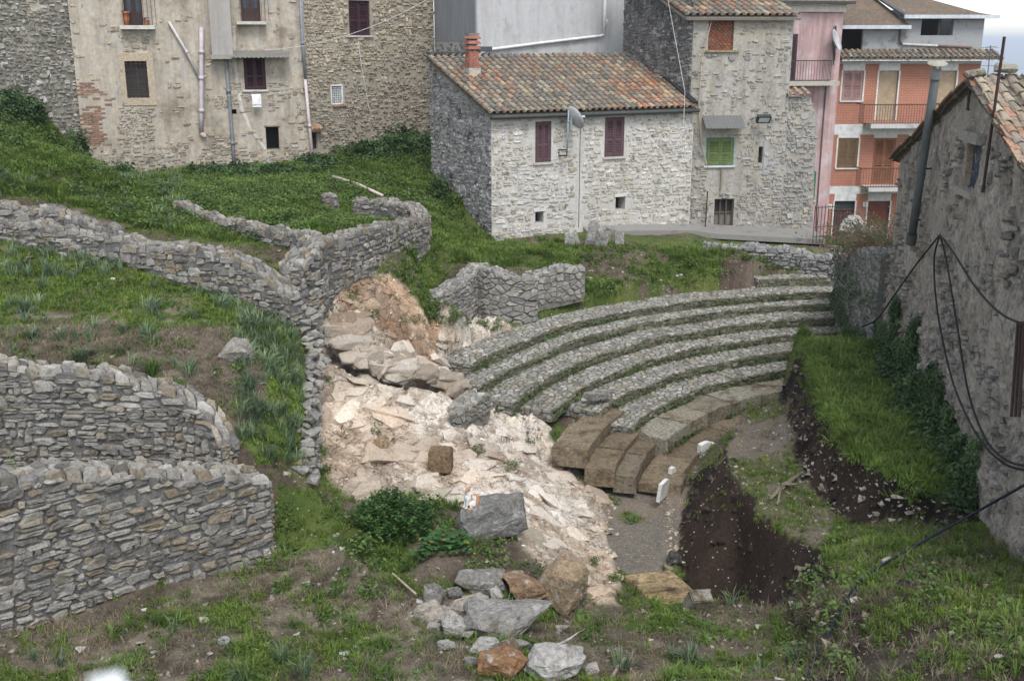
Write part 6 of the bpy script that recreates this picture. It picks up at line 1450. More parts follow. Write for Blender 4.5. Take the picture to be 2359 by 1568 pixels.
    for k in range(9):   # flat tiles with raised rims along the broken near verge
        u0 = up + .05 + k * .36; c = fr(u0 + .2, top(u0 + .2) + .13, -.05 + rnd.uniform(-.05, .05)); ux = (fr(u0 + .4, top(u0 + .4)) - fr(u0, top(u0))).normalized(); uz = ux.cross(fr.n); uz = uz if uz.z > 0 else -uz
        ux = (ux + uz * rnd.uniform(-.05, .1)).normalized(); uz = ux.cross(fr.n); uz = uz if uz.z > 0 else -uz
        a = Acc(); col = vary([(.38, .22, .145), (.42, .30, .21), (.34, .26, .19)], rnd); a.box(c, .42, .34, .028, col, ax=(ux, fr.n, uz))
        for s in (-1, 1): a.box(c + fr.n * s * .155 + uz * .025, .42, .03, .03, col, ax=(ux, fr.n, uz))
        a.build('flat_tile', M['tile'], roof, origin=c)
    for k in range(4):   # stones weighing the ridge
        c = fr(up + .05 - k * .0, zp + .2 + (k % 2) * .08, .05 - k * .42); boulder_at(c - Vector((0, 0, .1)), .32, .25, .16, 300 + k, (.34, .31, .25), 'ridge_stone', None, None, parent=roof)
    return top
def hull_rock(rnd, n=16, flat=.0):
    bm = bmesh.new()
    for _ in range(n):
        while True:
            v = Vector((rnd.uniform(-1, 1), rnd.uniform(-1, 1), rnd.uniform(-1, 1)))
            if .55 < v.length < 1.25: break
        v = Vector((max(-.86, min(.86, v.x)), max(-.86, min(.86, v.y)), max(-.8, min(.8, v.z)))); bm.verts.new(v)
    r = bmesh.ops.convex_hull(bm, input=bm.verts); bmesh.ops.delete(bm, geom=[g for g in r['geom_interior'] if isinstance(g, bmesh.types.BMVert)], context='VERTS')
    return bm
def boulder_at(base, w, d, h, seed, col, name, label, cat, parent=None, group=None, mat='boulder', sub=3, rough=.06, rot=None, n=18, strata=0.0):
    rnd = random.Random(seed); bm = hull_rock(rnd, n)
    bmesh.ops.bevel(bm, geom=list(bm.edges), offset=.045, segments=1, affect='EDGES', profile=.6)
    bmesh.ops.triangulate(bm, faces=bm.faces)
    for _ in range(sub - 1): bmesh.ops.subdivide_edges(bm, edges=[e for e in bm.edges if e.calc_length() > .18], cuts=1, use_grid_fill=False); bmesh.ops.triangulate(bm, faces=bm.faces)
    zs = [v.co.z for v in bm.verts]; z0 = min(zs); hh = max(zs) - z0; xs = [v.co.x for v in bm.verts]; ys = [v.co.y for v in bm.verts]; wx = max(xs) - min(xs); wy = max(ys) - min(ys)
    a = rot if rot is not None else rnd.uniform(-.35, .35); ca, sa = math.cos(a), math.sin(a); off = Vector((seed * 1.7, seed * .3, 0)); V = []
    for v in bm.verts:
        c = v.co; q = 1 + rough * (mnoise.noise(c * 2.2 + off) * 1.4 + mnoise.noise(c * 5.5 + off) * .8 + mnoise.noise(c * 13 + off) * .5) + strata * (abs(mnoise.noise(Vector((c.x * .6, c.y * .6, c.z * 7)) + off)) - .2)
        x, y, z = c.x / wx * w * q, c.y / wy * d * q, (c.z - z0) / hh * h * (1 + rough * .5 * mnoise.noise(c * 3 + off)); V.append((x * ca - y * sa, x * sa + y * ca, z))
    F = [tuple(l.vert.index for l in f.loops) for f in bm.faces] if not bm.verts.index_update() else []
    bm.free(); acc = Acc(); acc.add(V, F, col); me = acc.mesh(name, smooth=False)
    o = new_obj(name, me, M[mat], parent, loc=Vector(base))
    if label: tag(o, label, cat, group)
    return o
def boulder_px(X0, Y0, X1, Y1, seed, col, name, label, cat='boulder', lift=0.0, dr=.7, group=None, mat='boulder', sink=.2, rough=.07, z=None, sub=3, n=18, strata=.0):
    Xc = (X0 + X1) / 2; p = hit(Xc, Y1 - (Y1 - Y0) * .12) if z is None else Zp(Xc, Y1 - (Y1 - Y0) * .12, z); d = ray(Xc, Y1); t = p.y / d.y
    w = (X1 - X0) * t / FP; sn = -d.z / d.length; dep = w * dr; h = ((Y1 - Y0) * t / FP - dep * sn * .75) / math.sqrt(1 - sn * sn); h = max(h * 1.3, w * .42)
    base = Vector((p.x, p.y + dep * .38, p.z - sink * h + lift)); 
    return boulder_at(base, w * 1.06, dep, h * (1 + sink), seed, col, name, label, cat, group=group, mat=mat, rough=rough, sub=sub, n=n, strata=strata)
def hull_add(acc, rnd, c, w, d, h, rot, col, n=14, nrm=None, bev=.05):
    bm = hull_rock(rnd, n); bmesh.ops.bevel(bm, geom=list(bm.edges), offset=bev, segments=1, affect='EDGES'); bm.verts.index_update()
    m = Matrix.Rotation(rot, 3, 'Z') @ Matrix.Diagonal((w / 1.7, d / 1.7, h / 1.6))
    if nrm is not None: m = Vector((0, 0, 1)).rotation_difference(nrm).to_matrix() @ m
    acc.add([Vector(c) + m @ v.co for v in bm.verts], [tuple(l.vert.index for l in f.loops) for f in bm.faces], col); bm.free()
def gnormal(x, y, e=.35): return Vector((ground_z(x - e, y) - ground_z(x + e, y), ground_z(x, y - e) - ground_z(x, y + e), 2 * e)).normalized()
def outcrop():
    # blocks of the ledge over the crevice, fractured slabs standing out of the rock, clods in the earth cuts
    rnd = random.Random(88); acc = Acc()
    def gcol(x, y, k=1.0, v=.1):
        i = min(max(int(np.searchsorted(GX, x)), 0), NX - 1); j = min(max(int(np.searchsorted(GY, y)), 0), NY - 1); c = colr[max(0, j - 2):j + 3, max(0, i - 2):i + 3].reshape(-1, 3).mean(0) * k * (1 + rnd.uniform(-v, v)); return tuple(float(q) for q in c)
    for (x0, y0), (x1, y1) in zip(CRK, CRK[1:]):
        for k in range(5):
            t = (k + rnd.random() * .7) / 5; x = x0 + (x1 - x0) * t; y = y0 + (y1 - y0) * t; p = Zp(x, y, -5.8 - (x - 740) / 370 * 1.25); e = 1 if 760 < x < 1080 else .6
            for row in range(2):
                q = Vector((p.x + rnd.uniform(-.06, .06) - .03, p.y + .16 + row * .3 + rnd.uniform(-.08, .08), 0)); z = ground_z(q.x, q.y + .25); b_ = rnd.choice((.35, .5, .75, 1.0)); hull_add(acc, rnd, (q.x, q.y + .06 * b_, z - .09 + row * .0), b_ * rnd.uniform(.9, 1.2) * e, rnd.uniform(.4, .6) * e, rnd.uniform(.24, .36) * e, rnd.uniform(-.25, .25) + .45, gcol(q.x + .1, q.y + .45, .7, .25), 18, Vector((rnd.gauss(.1, .12), rnd.gauss(-.1, .12), 1)).normalized(), .06)
    n = 0
    while n < 120:
        X, Y = rnd.uniform(735, 1400), rnd.uniform(790, 1370)
        if not inpoly(np.array([X]), np.array([Y]), ROCK)[0]: continue
        if X > 960 and X < 1130 and Y > 880 and Y < 1010: continue
        p = hit(X, Y); s = rnd.choice((.25, .35, .5, .7)); nr = (gnormal(p.x, p.y) + Vector((rnd.gauss(0, .1), rnd.gauss(0, .1), 0))).normalized(); och_ = X > 1180 + (Y - 1000) * .62 + 90
        c = gcol(p.x, p.y, 1.08, .1); hull_add(acc, rnd, p - nr * s * .07, s * rnd.uniform(.9, 1.7), s * rnd.uniform(.6, 1), s * .36, .62 + rnd.gauss(0, .25), c, 13, nr, .03); n += 1
    for _ in range(70):
        X, Y = rnd.uniform(750, 960), rnd.uniform(655, 790)
        if not inpoly(np.array([X]), np.array([Y]), ROCK)[0]: continue
        p = hit(X, Y); s = rnd.choice((.15, .22, .32)); nr = gnormal(p.x, p.y); hull_add(acc, rnd, p - nr * s * .15, s * 1.2, s * .9, s * .6, rnd.uniform(0, 3), gcol(p.x, p.y, 1.05, .2), 12, nr, .04)
    o = acc.build('rock_outcrop', mat_stone('cream broken rock', s1=3, s2=20, var=.32, bumps=1.0, lichen=(.55, .42, .29), lich_amt=.35, stain=(.30, .215, .15), stain_amt=.25, bdist=.04)); o['kind'] = 'structure'; o['label'] = 'fractured cream and ochre rock slabs of the outcrop'
    acc = Acc(); jj, ii = np.nonzero((z_dark | z_face) & (rs0.rand(*XX.shape) < .075))
    for j, i in zip(jj, ii):
        x, y = GX[i] + rnd.uniform(-.03, .03), GY[j] + rnd.uniform(-.03, .03); s = .03 + .13 * rnd.random() ** 3; c = vary([(.02, .0155, .013), (.038, .029, .023), (.027, .021, .017), (.058, .043, .032)], rnd, .3); hull_add(acc, rnd, (x, y, ground_z(x, y) - s * .1), s * 1.5, s * 1.1, s, rnd.uniform(0, 3), c, 8, None, .08)
    o = acc.build('earth_clods', M['mortar_earth'], kind='stuff'); o['label'] = 'dark crumbling clods on the cut earth faces'; o['category'] = 'soil'
    # rough stones of the terrace edge
    root = thing('terrace_edge_wall', 'ragged line of rough stones edging the terrace above the pale rock', 'wall', EDGE[0])
    for (a, b) in zip(EDGE, EDGE[1:]):
        for k in range(9):
            t = (k + rnd.random()) / 9; p = Vector(a).lerp(Vector(b), t); s = rnd.uniform(.1, .26)
            for lv in range(3):
                acc = Acc(); c = p + Vector((rnd.gauss(.02, .05) + lv * .03, rnd.gauss(0, .06), -.02 - lv * .2)); hull_add(acc, rnd, (0, 0, 0), s * 1.3, s, s * .7, rnd.uniform(-.6, .6), vary([(.27, .258, .23), (.22, .213, .195), (.32, .30, .265)], rnd), 13); acc.build('stone', M['stone'], root, origin=None).location = c
rs0 = np.random.RandomState(9)
M['mortar_earth'] = mat_stone('dark earth', s1=3, s2=22, var=.6, bumps=1.0)
gable_top = gable_house()
outcrop()

def right_side():
    rubble_wall('ivy_wall', 'dark stone wall with a bush on top beside the gabled house', 'wall', [(8.95, 28.6, -5.55, -7.4), (8.75, 27.0, -5.3, -7.2), (8.45, 25.2, -4.75, -7.0), (8.15, 23.4, -4.5, -6.8), (8.08, 22.6, -4.4, -6.8)], .45, .17, .11, 33, 300, h=.03, gap=.01, pal=[(.22, .21, .195), (.27, .26, .24), (.18, .17, .16)], mort=(.15, .145, .13), ends=(True, False))
    fr = RGF
    # flue
    a0 = fr(*fr.pix(2100, 548, .18), .18); a1 = fr(*fr.pix(2155, 178, .25), .25); root = thing('flue_pipe', 'long dark metal flue pipe leaning against the gabled house', 'pipe', a0)
    acc = Acc(); acc.tube([a0, a0.lerp(a1, .35), a0.lerp(a1, .7), a1], .075, 12, (.095, .105, .105)); acc.build('pipe', M['paint'], root, smooth=True)
    d = (a1 - a0).normalized(); acc = Acc(); acc.tube([a1 - d * .02, a1 + d * .12], .095, 12, (.20, .21, .20)); 
    for k in range(4): q = k * math.pi / 2 + .4; o = Vector((math.cos(q), math.sin(q), 0)) * .075; acc.tube([a1 + d * .1 + o, a1 + d * .24 + o], .014, 4, (.2, .2, .18))
    acc.tube([a1 + d * .24, a1 + d * .255, a1 + d * .28], [.17, .15, .03], 12, (.30, .29, .24)); acc.build('cowl', M['paint'], root)
    acc = Acc(); acc.tube([a0 + d * -.12, a0 + d * .08], .095, 12, (.07, .075, .08)); acc.tube([a0 - d * .1, a0 - d * .22 + Vector((.06, 0, 0)), a0 - d * .28 + Vector((.2, .05, 0))], [.05, .05, .05], 10, (.3, .24, .17)); acc.build('lower_bend', M['paint'], root)
    for t in (.12, .45, ): acc = Acc(); p = a0.lerp(a1, t); acc.tube([p, p - fr.n * .22 + fr.u * -.12], .016, 5, (.04, .035, .035)); acc.build('bracket', M['paint'], root)
    # rods
    p0 = fr(*fr.pix(2264, 442, .1), .1); p1 = fr(*fr.pix(2314, 85, .12), .12); acc = Acc(); acc.tube([p0, p1], .022, 7); tag(acc.build('iron_rod', M['iron']), 'tall rusty iron rod rising above the gabled roof', 'rod')
    q0 = fr(*fr.pix(2229, 252, .1), .1); q1 = fr(*fr.pix(2236, 186, .1), .1); acc = Acc(); acc.tube([q0, q1], .02, 6); acc.tube([q0 - fr.u * .06, q0 + fr.u * .06], .02, 6); tag(acc.build('iron_bar', M['iron']), 'short rusty bar fixed below the gable peak', 'bar')
    # tv antenna on a roof behind
    b = Yp(2279, 175, 45); an = thing('tv_antenna', 'thin television antenna against the hazy valley', 'antenna', b - Vector((0, 0, 2))); acc = Acc(); t = Yp(2282, 105, 45); acc.tube([b - Vector((0, 0, 4)), t], .022, 5, (.12, .12, .14)); acc.build('mast', M['paint'], an)
    for (Y, w, tl) in ((110, .55, .05), (133, 1.1, 0), (152, 1.0, 0)):
        acc = Acc(); c = Yp(2281, Y, 45); acc.tube([c - Vector((w * .55, 0, 0)), c + Vector((w * .45, 0, tl))], .014, 4, (.15, .15, .17))
        for k in range(7): x = -w * .5 + w * k / 6 * .95; acc.tube([c + Vector((x, -.25, 0)), c + Vector((x, .25, 0))], .008, 4, (.15, .15, .17))
        acc.build('element', M['paint'], an)
    # black cables
    def cable(pts, r, label, col=(.012, .013, .018)):
        P = []; 
        for i in range(len(pts) - 1):
            p0, p1, p2, p3 = pts[max(i - 1, 0)], pts[i], pts[i + 1], pts[min(i + 2, len(pts) - 1)]
            for k in range(8):
                t = k / 8; P.append(.5 * ((2 * p1) + (-p0 + p2) * t + (2 * p0 - 5 * p1 + 4 * p2 - p3) * t * t + (-p0 + 3 * p1 - 3 * p2 + p3) * t ** 3))
        P.append(pts[-1]); acc = Acc(); acc.tube(P, r, 6, col); tag(acc.build('cable', M['paint'], smooth=True), label, 'cable', 'cables of the gabled house')
    g = lambda x, y, n: fr(*fr.pix(x, y, n), n)
    cable([g(2165, 541, .14), g(2110, 610, .2), g(2060, 680, .35), Yp(2020, 735, 21.6), Yp(1985, 752, 22.0)], .017, 'black cable running down to the grass from the gable wall hook')
    cable([g(2165, 541, .14), g(2152, 600, .12), g(2160, 720, .2), g(2195, 880, .25), g(2250, 1000, .3), g(2310, 1065, .3), g(2375, 1085, .3)], .016, 'left one of two black cables sagging down the gable wall')
    cable([g(2165, 541, .14), g(2180, 600, .12), g(2205, 750, .2), g(2230, 900, .25), g(2270, 1010, .3), g(2320, 1060, .32), g(2380, 1075, .32)], .017, 'right one of two black cables sagging down the gable wall')
    cable([g(2165, 541, .14), g(2195, 580, .14), g(2250, 665, .25), g(2310, 725, .3), g(2380, 752, .3)], .016, 'black cable sagging to the right across the gable wall')
    cable([g(2375, 1108, .35), Yp(2250, 1178, 13.6), Yp(2120, 1250, 13.4), hit(2010, 1328) + Vector((0, 0, .06)), hit(1965, 1365) + Vector((0, 0, .05)), hit(1930, 1430) + Vector((0, 0, .05)), hit(1885, 1510) + Vector((0, 0, .05)), hit(1862, 1566) + Vector((0, 0, .04))], .018, 'dark hose stretched from the gabled house down the bank', (.012, .018, .04))
    acc = Acc(); p = g(2350, 900, .15)
    for k in range(3): acc.tube([g(2345 + k * 7, 740, .2), g(2330 + k * 9, 960, .25)], .02, 6)
    tag(acc.build('iron_bars', M['iron']), 'rusty vertical bars at the far right edge of the gable wall', 'bars')
right_side()

# ------------------------------------------------------------------ boulders, blocks and small things
def stones_and_things():
    G, W_, O, BR, TAN, PALE = (.215, .205, .185), (.40, .385, .35), (.27, .18, .11), (.16, .12, .083), (.28, .225, .16), (.36, .32, .265)
    p = boulder_px(1057, 1163, 1202, 1268, 4, (.205, .20, .19), 'boulder', 'big grey boulder on which the cat sits', dr=.65, sink=.12, z=-7.62, strata=.1, rough=.09, n=26)
    L = [(1047, 1318, 1155, 1382, G, 'rounded grey boulder lowest under the grassy mound', .0), (975, 1352, 1023, 1409, G, 'upright grey slab at the left of the boulder heap', 0), (1025, 1358, 1068, 1392, (.22, .21, .2), 'small dark grey boulder wedged behind the heap', 0),
         (1027, 1390, 1122, 1438, PALE, 'cream layered boulder in the middle of the heap', .05), (1115, 1370, 1168, 1404, W_, 'small white boulder before the orange one', .05), (1167, 1347, 1268, 1408, O, 'flat orange brown boulder in the heap', .1),
         (1222, 1337, 1350, 1436, (.31, .235, .15), 'large tan boulder at the right end of the heap', .14), (1095, 1405, 1290, 1496, (.265, .255, .235), 'largest grey boulder with a flat top in the heap', .05), (1021, 1415, 1097, 1479, W_, 'white cracked boulder left of the largest grey one', 0),
         (951, 1398, 1023, 1445, (.36, .32, .27), 'pale tilted slab at the left foot of the heap', 0), (1081, 1473, 1146, 1513, W_, 'white boulder below the largest grey one', 0), (1146, 1485, 1201, 1527, BR, 'dark brown pitted boulder near the bottom edge', 0),
         (1105, 1511, 1215, 1568, (.24, .135, .07), 'rust coloured rough boulder at the bottom edge', 0), (1197, 1497, 1355, 1575, (.40, .385, .36), 'broad whitish boulder at the bottom edge', 0), (1069, 1516, 1102, 1539, G, 'little grey stone left of the rust coloured boulder', 0), (1324, 1350, 1355, 1404, G, 'grey stone leaning behind the tan boulder', 0), (1060, 1378, 1100, 1402, (.3, .28, .25), 'grey wedge between the rounded and the layered boulder', 0), (1000, 1400, 1036, 1428, (.27, .26, .24), 'small grey stone left of the layered boulder', 0), (1060, 1455, 1095, 1480, (.36, .34, .3), 'pale stone under the white cracked boulder', 0), (1180, 1480, 1225, 1503, (.3, .29, .27), 'grey stone tucked under the largest boulder', 0), (1280, 1440, 1312, 1462, (.33, .30, .26), 'small tan stone right of the largest boulder', 0), (985, 1440, 1015, 1462, (.38, .36, .32), 'pale stone at the left foot of the heap', 0), (1345, 1530, 1378, 1556, (.4, .38, .34), 'pale stone right of the broad whitish boulder', 0), (1010, 1480, 1050, 1506, (.31, .3, .27), 'grey stone below the white cracked boulder', 0)]
    for i, (a, b, c, d, col, lab, lift) in enumerate(L): boulder_px(a, b, c, d, 20 + i, col, 'boulder', lab, lift=lift, group='boulder heap below the mound', rough=.10, strata=.08 if i % 2 else .05, n=17)
    # broken masonry lumps on the terrace
    for i, (a, b, c, d, lab) in enumerate([(278, 572, 405, 622, 'mossy lump of broken masonry before the terrace wall'), (505, 800, 580, 850, 'rough lump of old masonry on the terrace slope'), (590, 650, 660, 715, 'rubble lump under the right end of the terrace wall')]):
        boulder_px(a, b, c, d, 50 + i, (.24, .225, .195), 'masonry_lump', lab, 'masonry', rough=.16, dr=.6, sub=4, mat='stone')
    # fallen slabs below the white house
    for i, (a, b, c, d) in enumerate([(1302, 545, 1330, 571), (1320, 540, 1340, 568), (1348, 525, 1380, 575), (1372, 536, 1412, 575), (1413, 541, 1436, 572)]):
        boulder_px(a, b, c, d, 70 + i, (.33, .32, .30), 'fallen_slab', ['leftmost pale slab lying below the white house', 'second slab from the left below the white house', 'tall lichen grey slab leaning below the white house', 'biggest tilted slab below the white house', 'rightmost squared slab below the white house'][i], 'stone slab', group='slabs below the white house', n=12, rough=.04, dr=.5)
    # squared blocks
    def block(X, Y, w, d, h, rot, col, label, tilt=(0, 0), name='stone_block', z=None, mat='travertine', cat='stone block'):
        p = hit(X, Y) if z is None else Zp(X, Y, z); bm = bmesh.new(); bmesh.ops.create_cube(bm, size=1); bmesh.ops.bevel(bm, geom=list(bm.edges), offset=.05, segments=2, affect='EDGES'); bmesh.ops.subdivide_edges(bm, edges=[e for e in bm.edges if e.calc_length() > .3], cuts=3, use_grid_fill=True)
        rm = Matrix.Rotation(rot, 4, 'Z') @ Matrix.Rotation(tilt[0], 4, 'X') @ Matrix.Rotation(tilt[1], 4, 'Y'); V = []
        for v in bm.verts: c = Vector((v.co.x * w, v.co.y * d, (v.co.z + .5) * h)); n = mnoise.noise(v.co * 3 + Vector((X, 0, 0))) * .03 * w; V.append(rm @ (c + v.co * n))
        bm.verts.index_update(); F = [tuple(l.vert.index for l in f.loops) for f in bm.faces]; bm.free(); a = Acc(); a.add(V, F, col); me = a.mesh(); o = new_obj(name, me, M[mat], loc=p - Vector((0, 0, .04))); tag(o, label, cat); return o
    block(1016, 1080, .40, .34, .40, -.1, (.21, .145, .085), 'brown squared block standing on the pale rock')
    boulder_px(862, 1012, 898, 1044, 61, (.33, .24, .15), 'stone', 'small brown stone on the pale rock left of the squared block', 'stone')
    block(1597, 1400, .34, .22, .42, .2, (.30, .285, .23), 'mossy grey slab standing at the edge of the dark pit', (.5, .1), 'stone_slab')
    boulder_px(1535, 1277, 1570, 1310, 62, (.07, .07, .07), 'stone', 'dark round stone beside the orchestra floor', 'stone')
    boulder_px(1528, 1308, 1552, 1330, 63, (.25, .22, .12), 'stone', 'mossy brown stone behind the ochre slabs', 'stone')
    block(1430, 985 + 0, .7, .22, .1, .75, (.27, .265, .23), 'flat grey slab lying on the paved seats', (0, .05), 'stone_slab', z=-7.48) if False else None
    block(1378, 912, .62, .26, .14, .62, (.28, .27, .24), 'grey slab lying loose on the paved seats', (.0, .05), 'stone_slab', z=-7.37)
    # white marble pieces by the walk
    for i, (X0, Y0, X1, Y1, th, rot, lab, tilt) in enumerate([(1606, 1000, 1643, 1047, .1, .55, 'white marble slab with a shaped top standing beside the walk', 0.1), (1511, 1088, 1538, 1146, .07, 1.05, 'thin white marble slab leaning at the end of the walk', .12), (1541, 1064, 1553, 1101, .08, .9, 'small white marble slab behind the leaning one', .05)]):
        p = Zp((X0 + X1) / 2, Y1 - 4, -8.35); t = p.y / ray(X0, Y1).y; w = (X1 - X0) * t / FP / max(.55, math.cos(rot)); h = (Y1 - Y0) * t / FP * (.8 if i else .75); a = Acc()
        pr = [(-w / 2, 0), (w / 2, 0), (w / 2, h * .8), (w * .3, h * .86), (w * .12, h * .97), (-w * .05, h), (-w / 2, h * .9)] if i == 0 else [(-w / 2, 0), (w / 2, 0), (w / 2, h * .88), (w * .2, h), (-w / 2, h * .96)]
        V = [(x, s * th / 2, z) for s in (-1, 1) for x, z in pr]; n = len(pr); rm = Matrix.Rotation(rot, 4, 'Z') @ Matrix.Rotation(tilt, 4, 'X'); V = [rm @ Vector(v) for v in V]
        a.add(V, [tuple(range(n)), tuple(range(2 * n - 1, n - 1, -1))] + [(k, n + k, n + (k + 1) % n, (k + 1) % n) for k in range(n)], (1, 1, 1)); o = new_obj('marble_slab', a.mesh(), M['marble'], loc=p - Vector((0, 0, .05))); tag(o, lab, 'marble slab')
    # fallen piece of seating with a cobbled top
    c = hit(1066, 985); root = thing('fallen_masonry', 'wedge of paved masonry fallen onto the pale rock', 'masonry', c); rot = Matrix.Rotation(R(60), 4, 'Z') @ Matrix.Rotation(R(-4), 4, 'Y') @ Matrix.Rotation(R(-8), 4, 'X'); T = Matrix.Translation(c + Vector((.05, .35, .02))) @ rot
    pr = [(-.62, -.1), (-.35, -.24), (.55, -.3), (.62, .26), (-.2, .24)]; h = .34; a = Acc(); n = len(pr); V = [T @ Vector((x * s, y * s, z)) for z, s in ((-.2, .8), (h * .8, 1), (h, .97)) for x, y in pr]; a.add(V, [(l * n + k, l * n + (k + 1) % n, l * n + n + (k + 1) % n, l * n + n + k) for l in range(2) for k in range(n)] + [tuple(range(2 * n, 3 * n))], (.26, .245, .21)); a.build('core', M['mortar'], root)
    rnd = random.Random(4); a = Acc()
    for poly in cells(1.3, .6, .14, .12, rnd, .1):
        cx, cy = pcen(poly); cx -= .65; cy -= .3
        if not inpoly(np.array([cx]), np.array([cy]), pr)[0]: continue
        g = stone_geo(poly, lambda u, v, nn: T @ Vector((u - .65, v - .3, h + nn)), .02, .008, rnd, 1, .2)
        if g: a.add(g[0], g[1], vary(SEATPAL, rnd))
    for s0, s1 in ((0, 1), (1, 2), (2, 3)):
        P, Q = Vector(pr[s0]), Vector(pr[s1]); L_ = (Q - P).length; tn = (Q - P) / L_; nn_ = Vector((tn.y, -tn.x))
        for poly in cells(L_, h, .13, .09, rnd, .1):
            g = stone_geo(poly, lambda u, v, q: T @ Vector((*(P + tn * u + nn_ * q), v)), .025, .008, rnd, 1, .2)
            if g: a.add(g[0], g[1], tuple(x * .75 for x in vary(SEATPAL, rnd)))
    a.build('paving_stones', M['mossy'], root, kind='stuff')
    # old root, stake, pipe, disc, can
    p = hit(1800, 1130); a = Acc(); q = hit(1850, 1095) + Vector((0, 0, .06)); a.tube([hit(1775, 1155) + Vector((0, 0, .05)), p + Vector((0, 0, .06)), q], [.025, .05, .03], 8, (.22, .185, .13)); a.tube([p + Vector((0, 0, .12)), hit(1848, 1128) + Vector((0, 0, .08))], [.03, .014], 7, (.2, .17, .12)); a.tube([p + Vector((0, 0, .1)), hit(1790, 1165) + Vector((0, 0, .03))], [.03, .014], 7, (.22, .185, .13)); tag(a.build('tree_root', M['stone'], smooth=True), 'gnarled dead root lying on the earth bench', 'root')
    A, B = hit(1408, 1566), hit(1440, 1528); a = Acc(); a.tube([A + Vector((0, 0, .03)), A.lerp(B, .5) + Vector((0, 0, .07)), B + Vector((0, 0, .06))], [.022, .026, .03], 7, (.36, .30, .24)); tag(a.build('wooden_stake', M['stone']), 'short weathered stake on the ground at the bottom edge', 'stake')
    A, B = hit(768, 424), hit(882, 464); a = Acc(); m_ = A.lerp(B, .5); a.tube([A + Vector((0, 0, .22)), m_ + Vector((0, 0, .25)), B + Vector((0, 0, .16))], .05, 8, (.55, .45, .42)); tag(a.build('fallen_pipe', M['paint'], smooth=True), 'pale pinkish pipe lying in the ivy below the stone house', 'pipe')
    p = hit(516, 1486) + Vector((0, 0, .05)); a = Acc(); tl = Matrix.Rotation(.25, 3, 'X'); N = 24; V = []
    for (r_, z) in ((.02, .012), (.075, .012), (.082, .006), (.075, 0), (.02, 0)):
        for k in range(N): V.append(p + tl @ Vector((r_ * math.cos(2 * math.pi * k / N), r_ * math.sin(2 * math.pi * k / N), z)))
    a.add(V, [(i * N + k, i * N + (k + 1) % N, ((i + 1) % 5) * N + (k + 1) % N, ((i + 1) % 5) * N + k) for i in range(5) for k in range(N)], (.22, .23, .235)); tag(a.build('metal_disc', M['paint']), 'round grey disc with a hole lying in the foreground grass', 'disc')
    p = hit(793, 1511) + Vector((0, 0, .035)); a = Acc(); a.tube([p - Vector((.06, .02, 0)), p + Vector((.06, .02, 0))], .033, 12, (.5, .52, .53)); a.tube([p + Vector((.06, .02, 0)), p + Vector((.066, .022, 0))], .028, 12, (.4, .42, .43)); tag(a.build('tin_can', M['paint']), 'crushed silver drink can lying in the foreground', 'can')
    A, B = hit(1063, 1458 - 50), None
    a = Acc(); P0 = hit(930, 1350); a.tube([hit(905, 1335) + Vector((0, 0, .1)), hit(960, 1385) + Vector((0, 0, .08))], [.014, .02], 6, (.33, .27, .2)); tag(a.build('stick', M['stone']), 'grey stick leaning at the left of the boulder heap', 'stick')
    # iron gate and tumbled heap behind the tower house
    g0, g1 = Yp(1872, 560, 33.6), Yp(1926, 560, 33.9); f = Fr(g0, g1); gt = thing('iron_gate', 'thin iron gate beside the tower house corner', 'gate', g0); z0, z1 = g0.z - .1, f.pix(1890, 478)[1]
    for k in range(8): u = f.W * k / 7; a = Acc(); a.tube([f(u, z0), f(u, z1 + .06)], .013, 5, (.07, .05, .045)); a.build('bar', M['paint'], gt)
    for v in (z0 + .3, (z0 + z1) / 2, z1): a = Acc(); a.tube([f(0, v), f(f.W, v)], .014, 5, (.07, .05, .045)); a.build('rail', M['paint'], gt)
    for i, (a_, b, c_, d, y) in enumerate([(1928, 495, 1985, 548, 35.5), (1960, 520, 2040, 560, 33)]):
        t = y / ray(a_, d).y; boulder_at(Yp((a_ + c_) / 2, d, y), (c_ - a_) * t / FP, .8, (d - b) * t / FP, 90 + i, (.36, .35, .33), 'rubble_heap', ['rounded heap of pale rubble before the brick house door', 'low pale rubble heap beside the bush'][i], 'rubble', mat='stone', rough=.2, sub=4)
    # pale parapet corner out of focus right below the camera
    c = Yp(245, 1556, .45); a = Acc(); a.box(c - Vector((0, 0, .1)), .015, .014, .194, (.72, .74, .75), rot=.5); bm = None; tag(a.build('parapet_post', M['paint']), 'blurred white post top at the bottom left, close to the viewer', 'post')
stones_and_things()

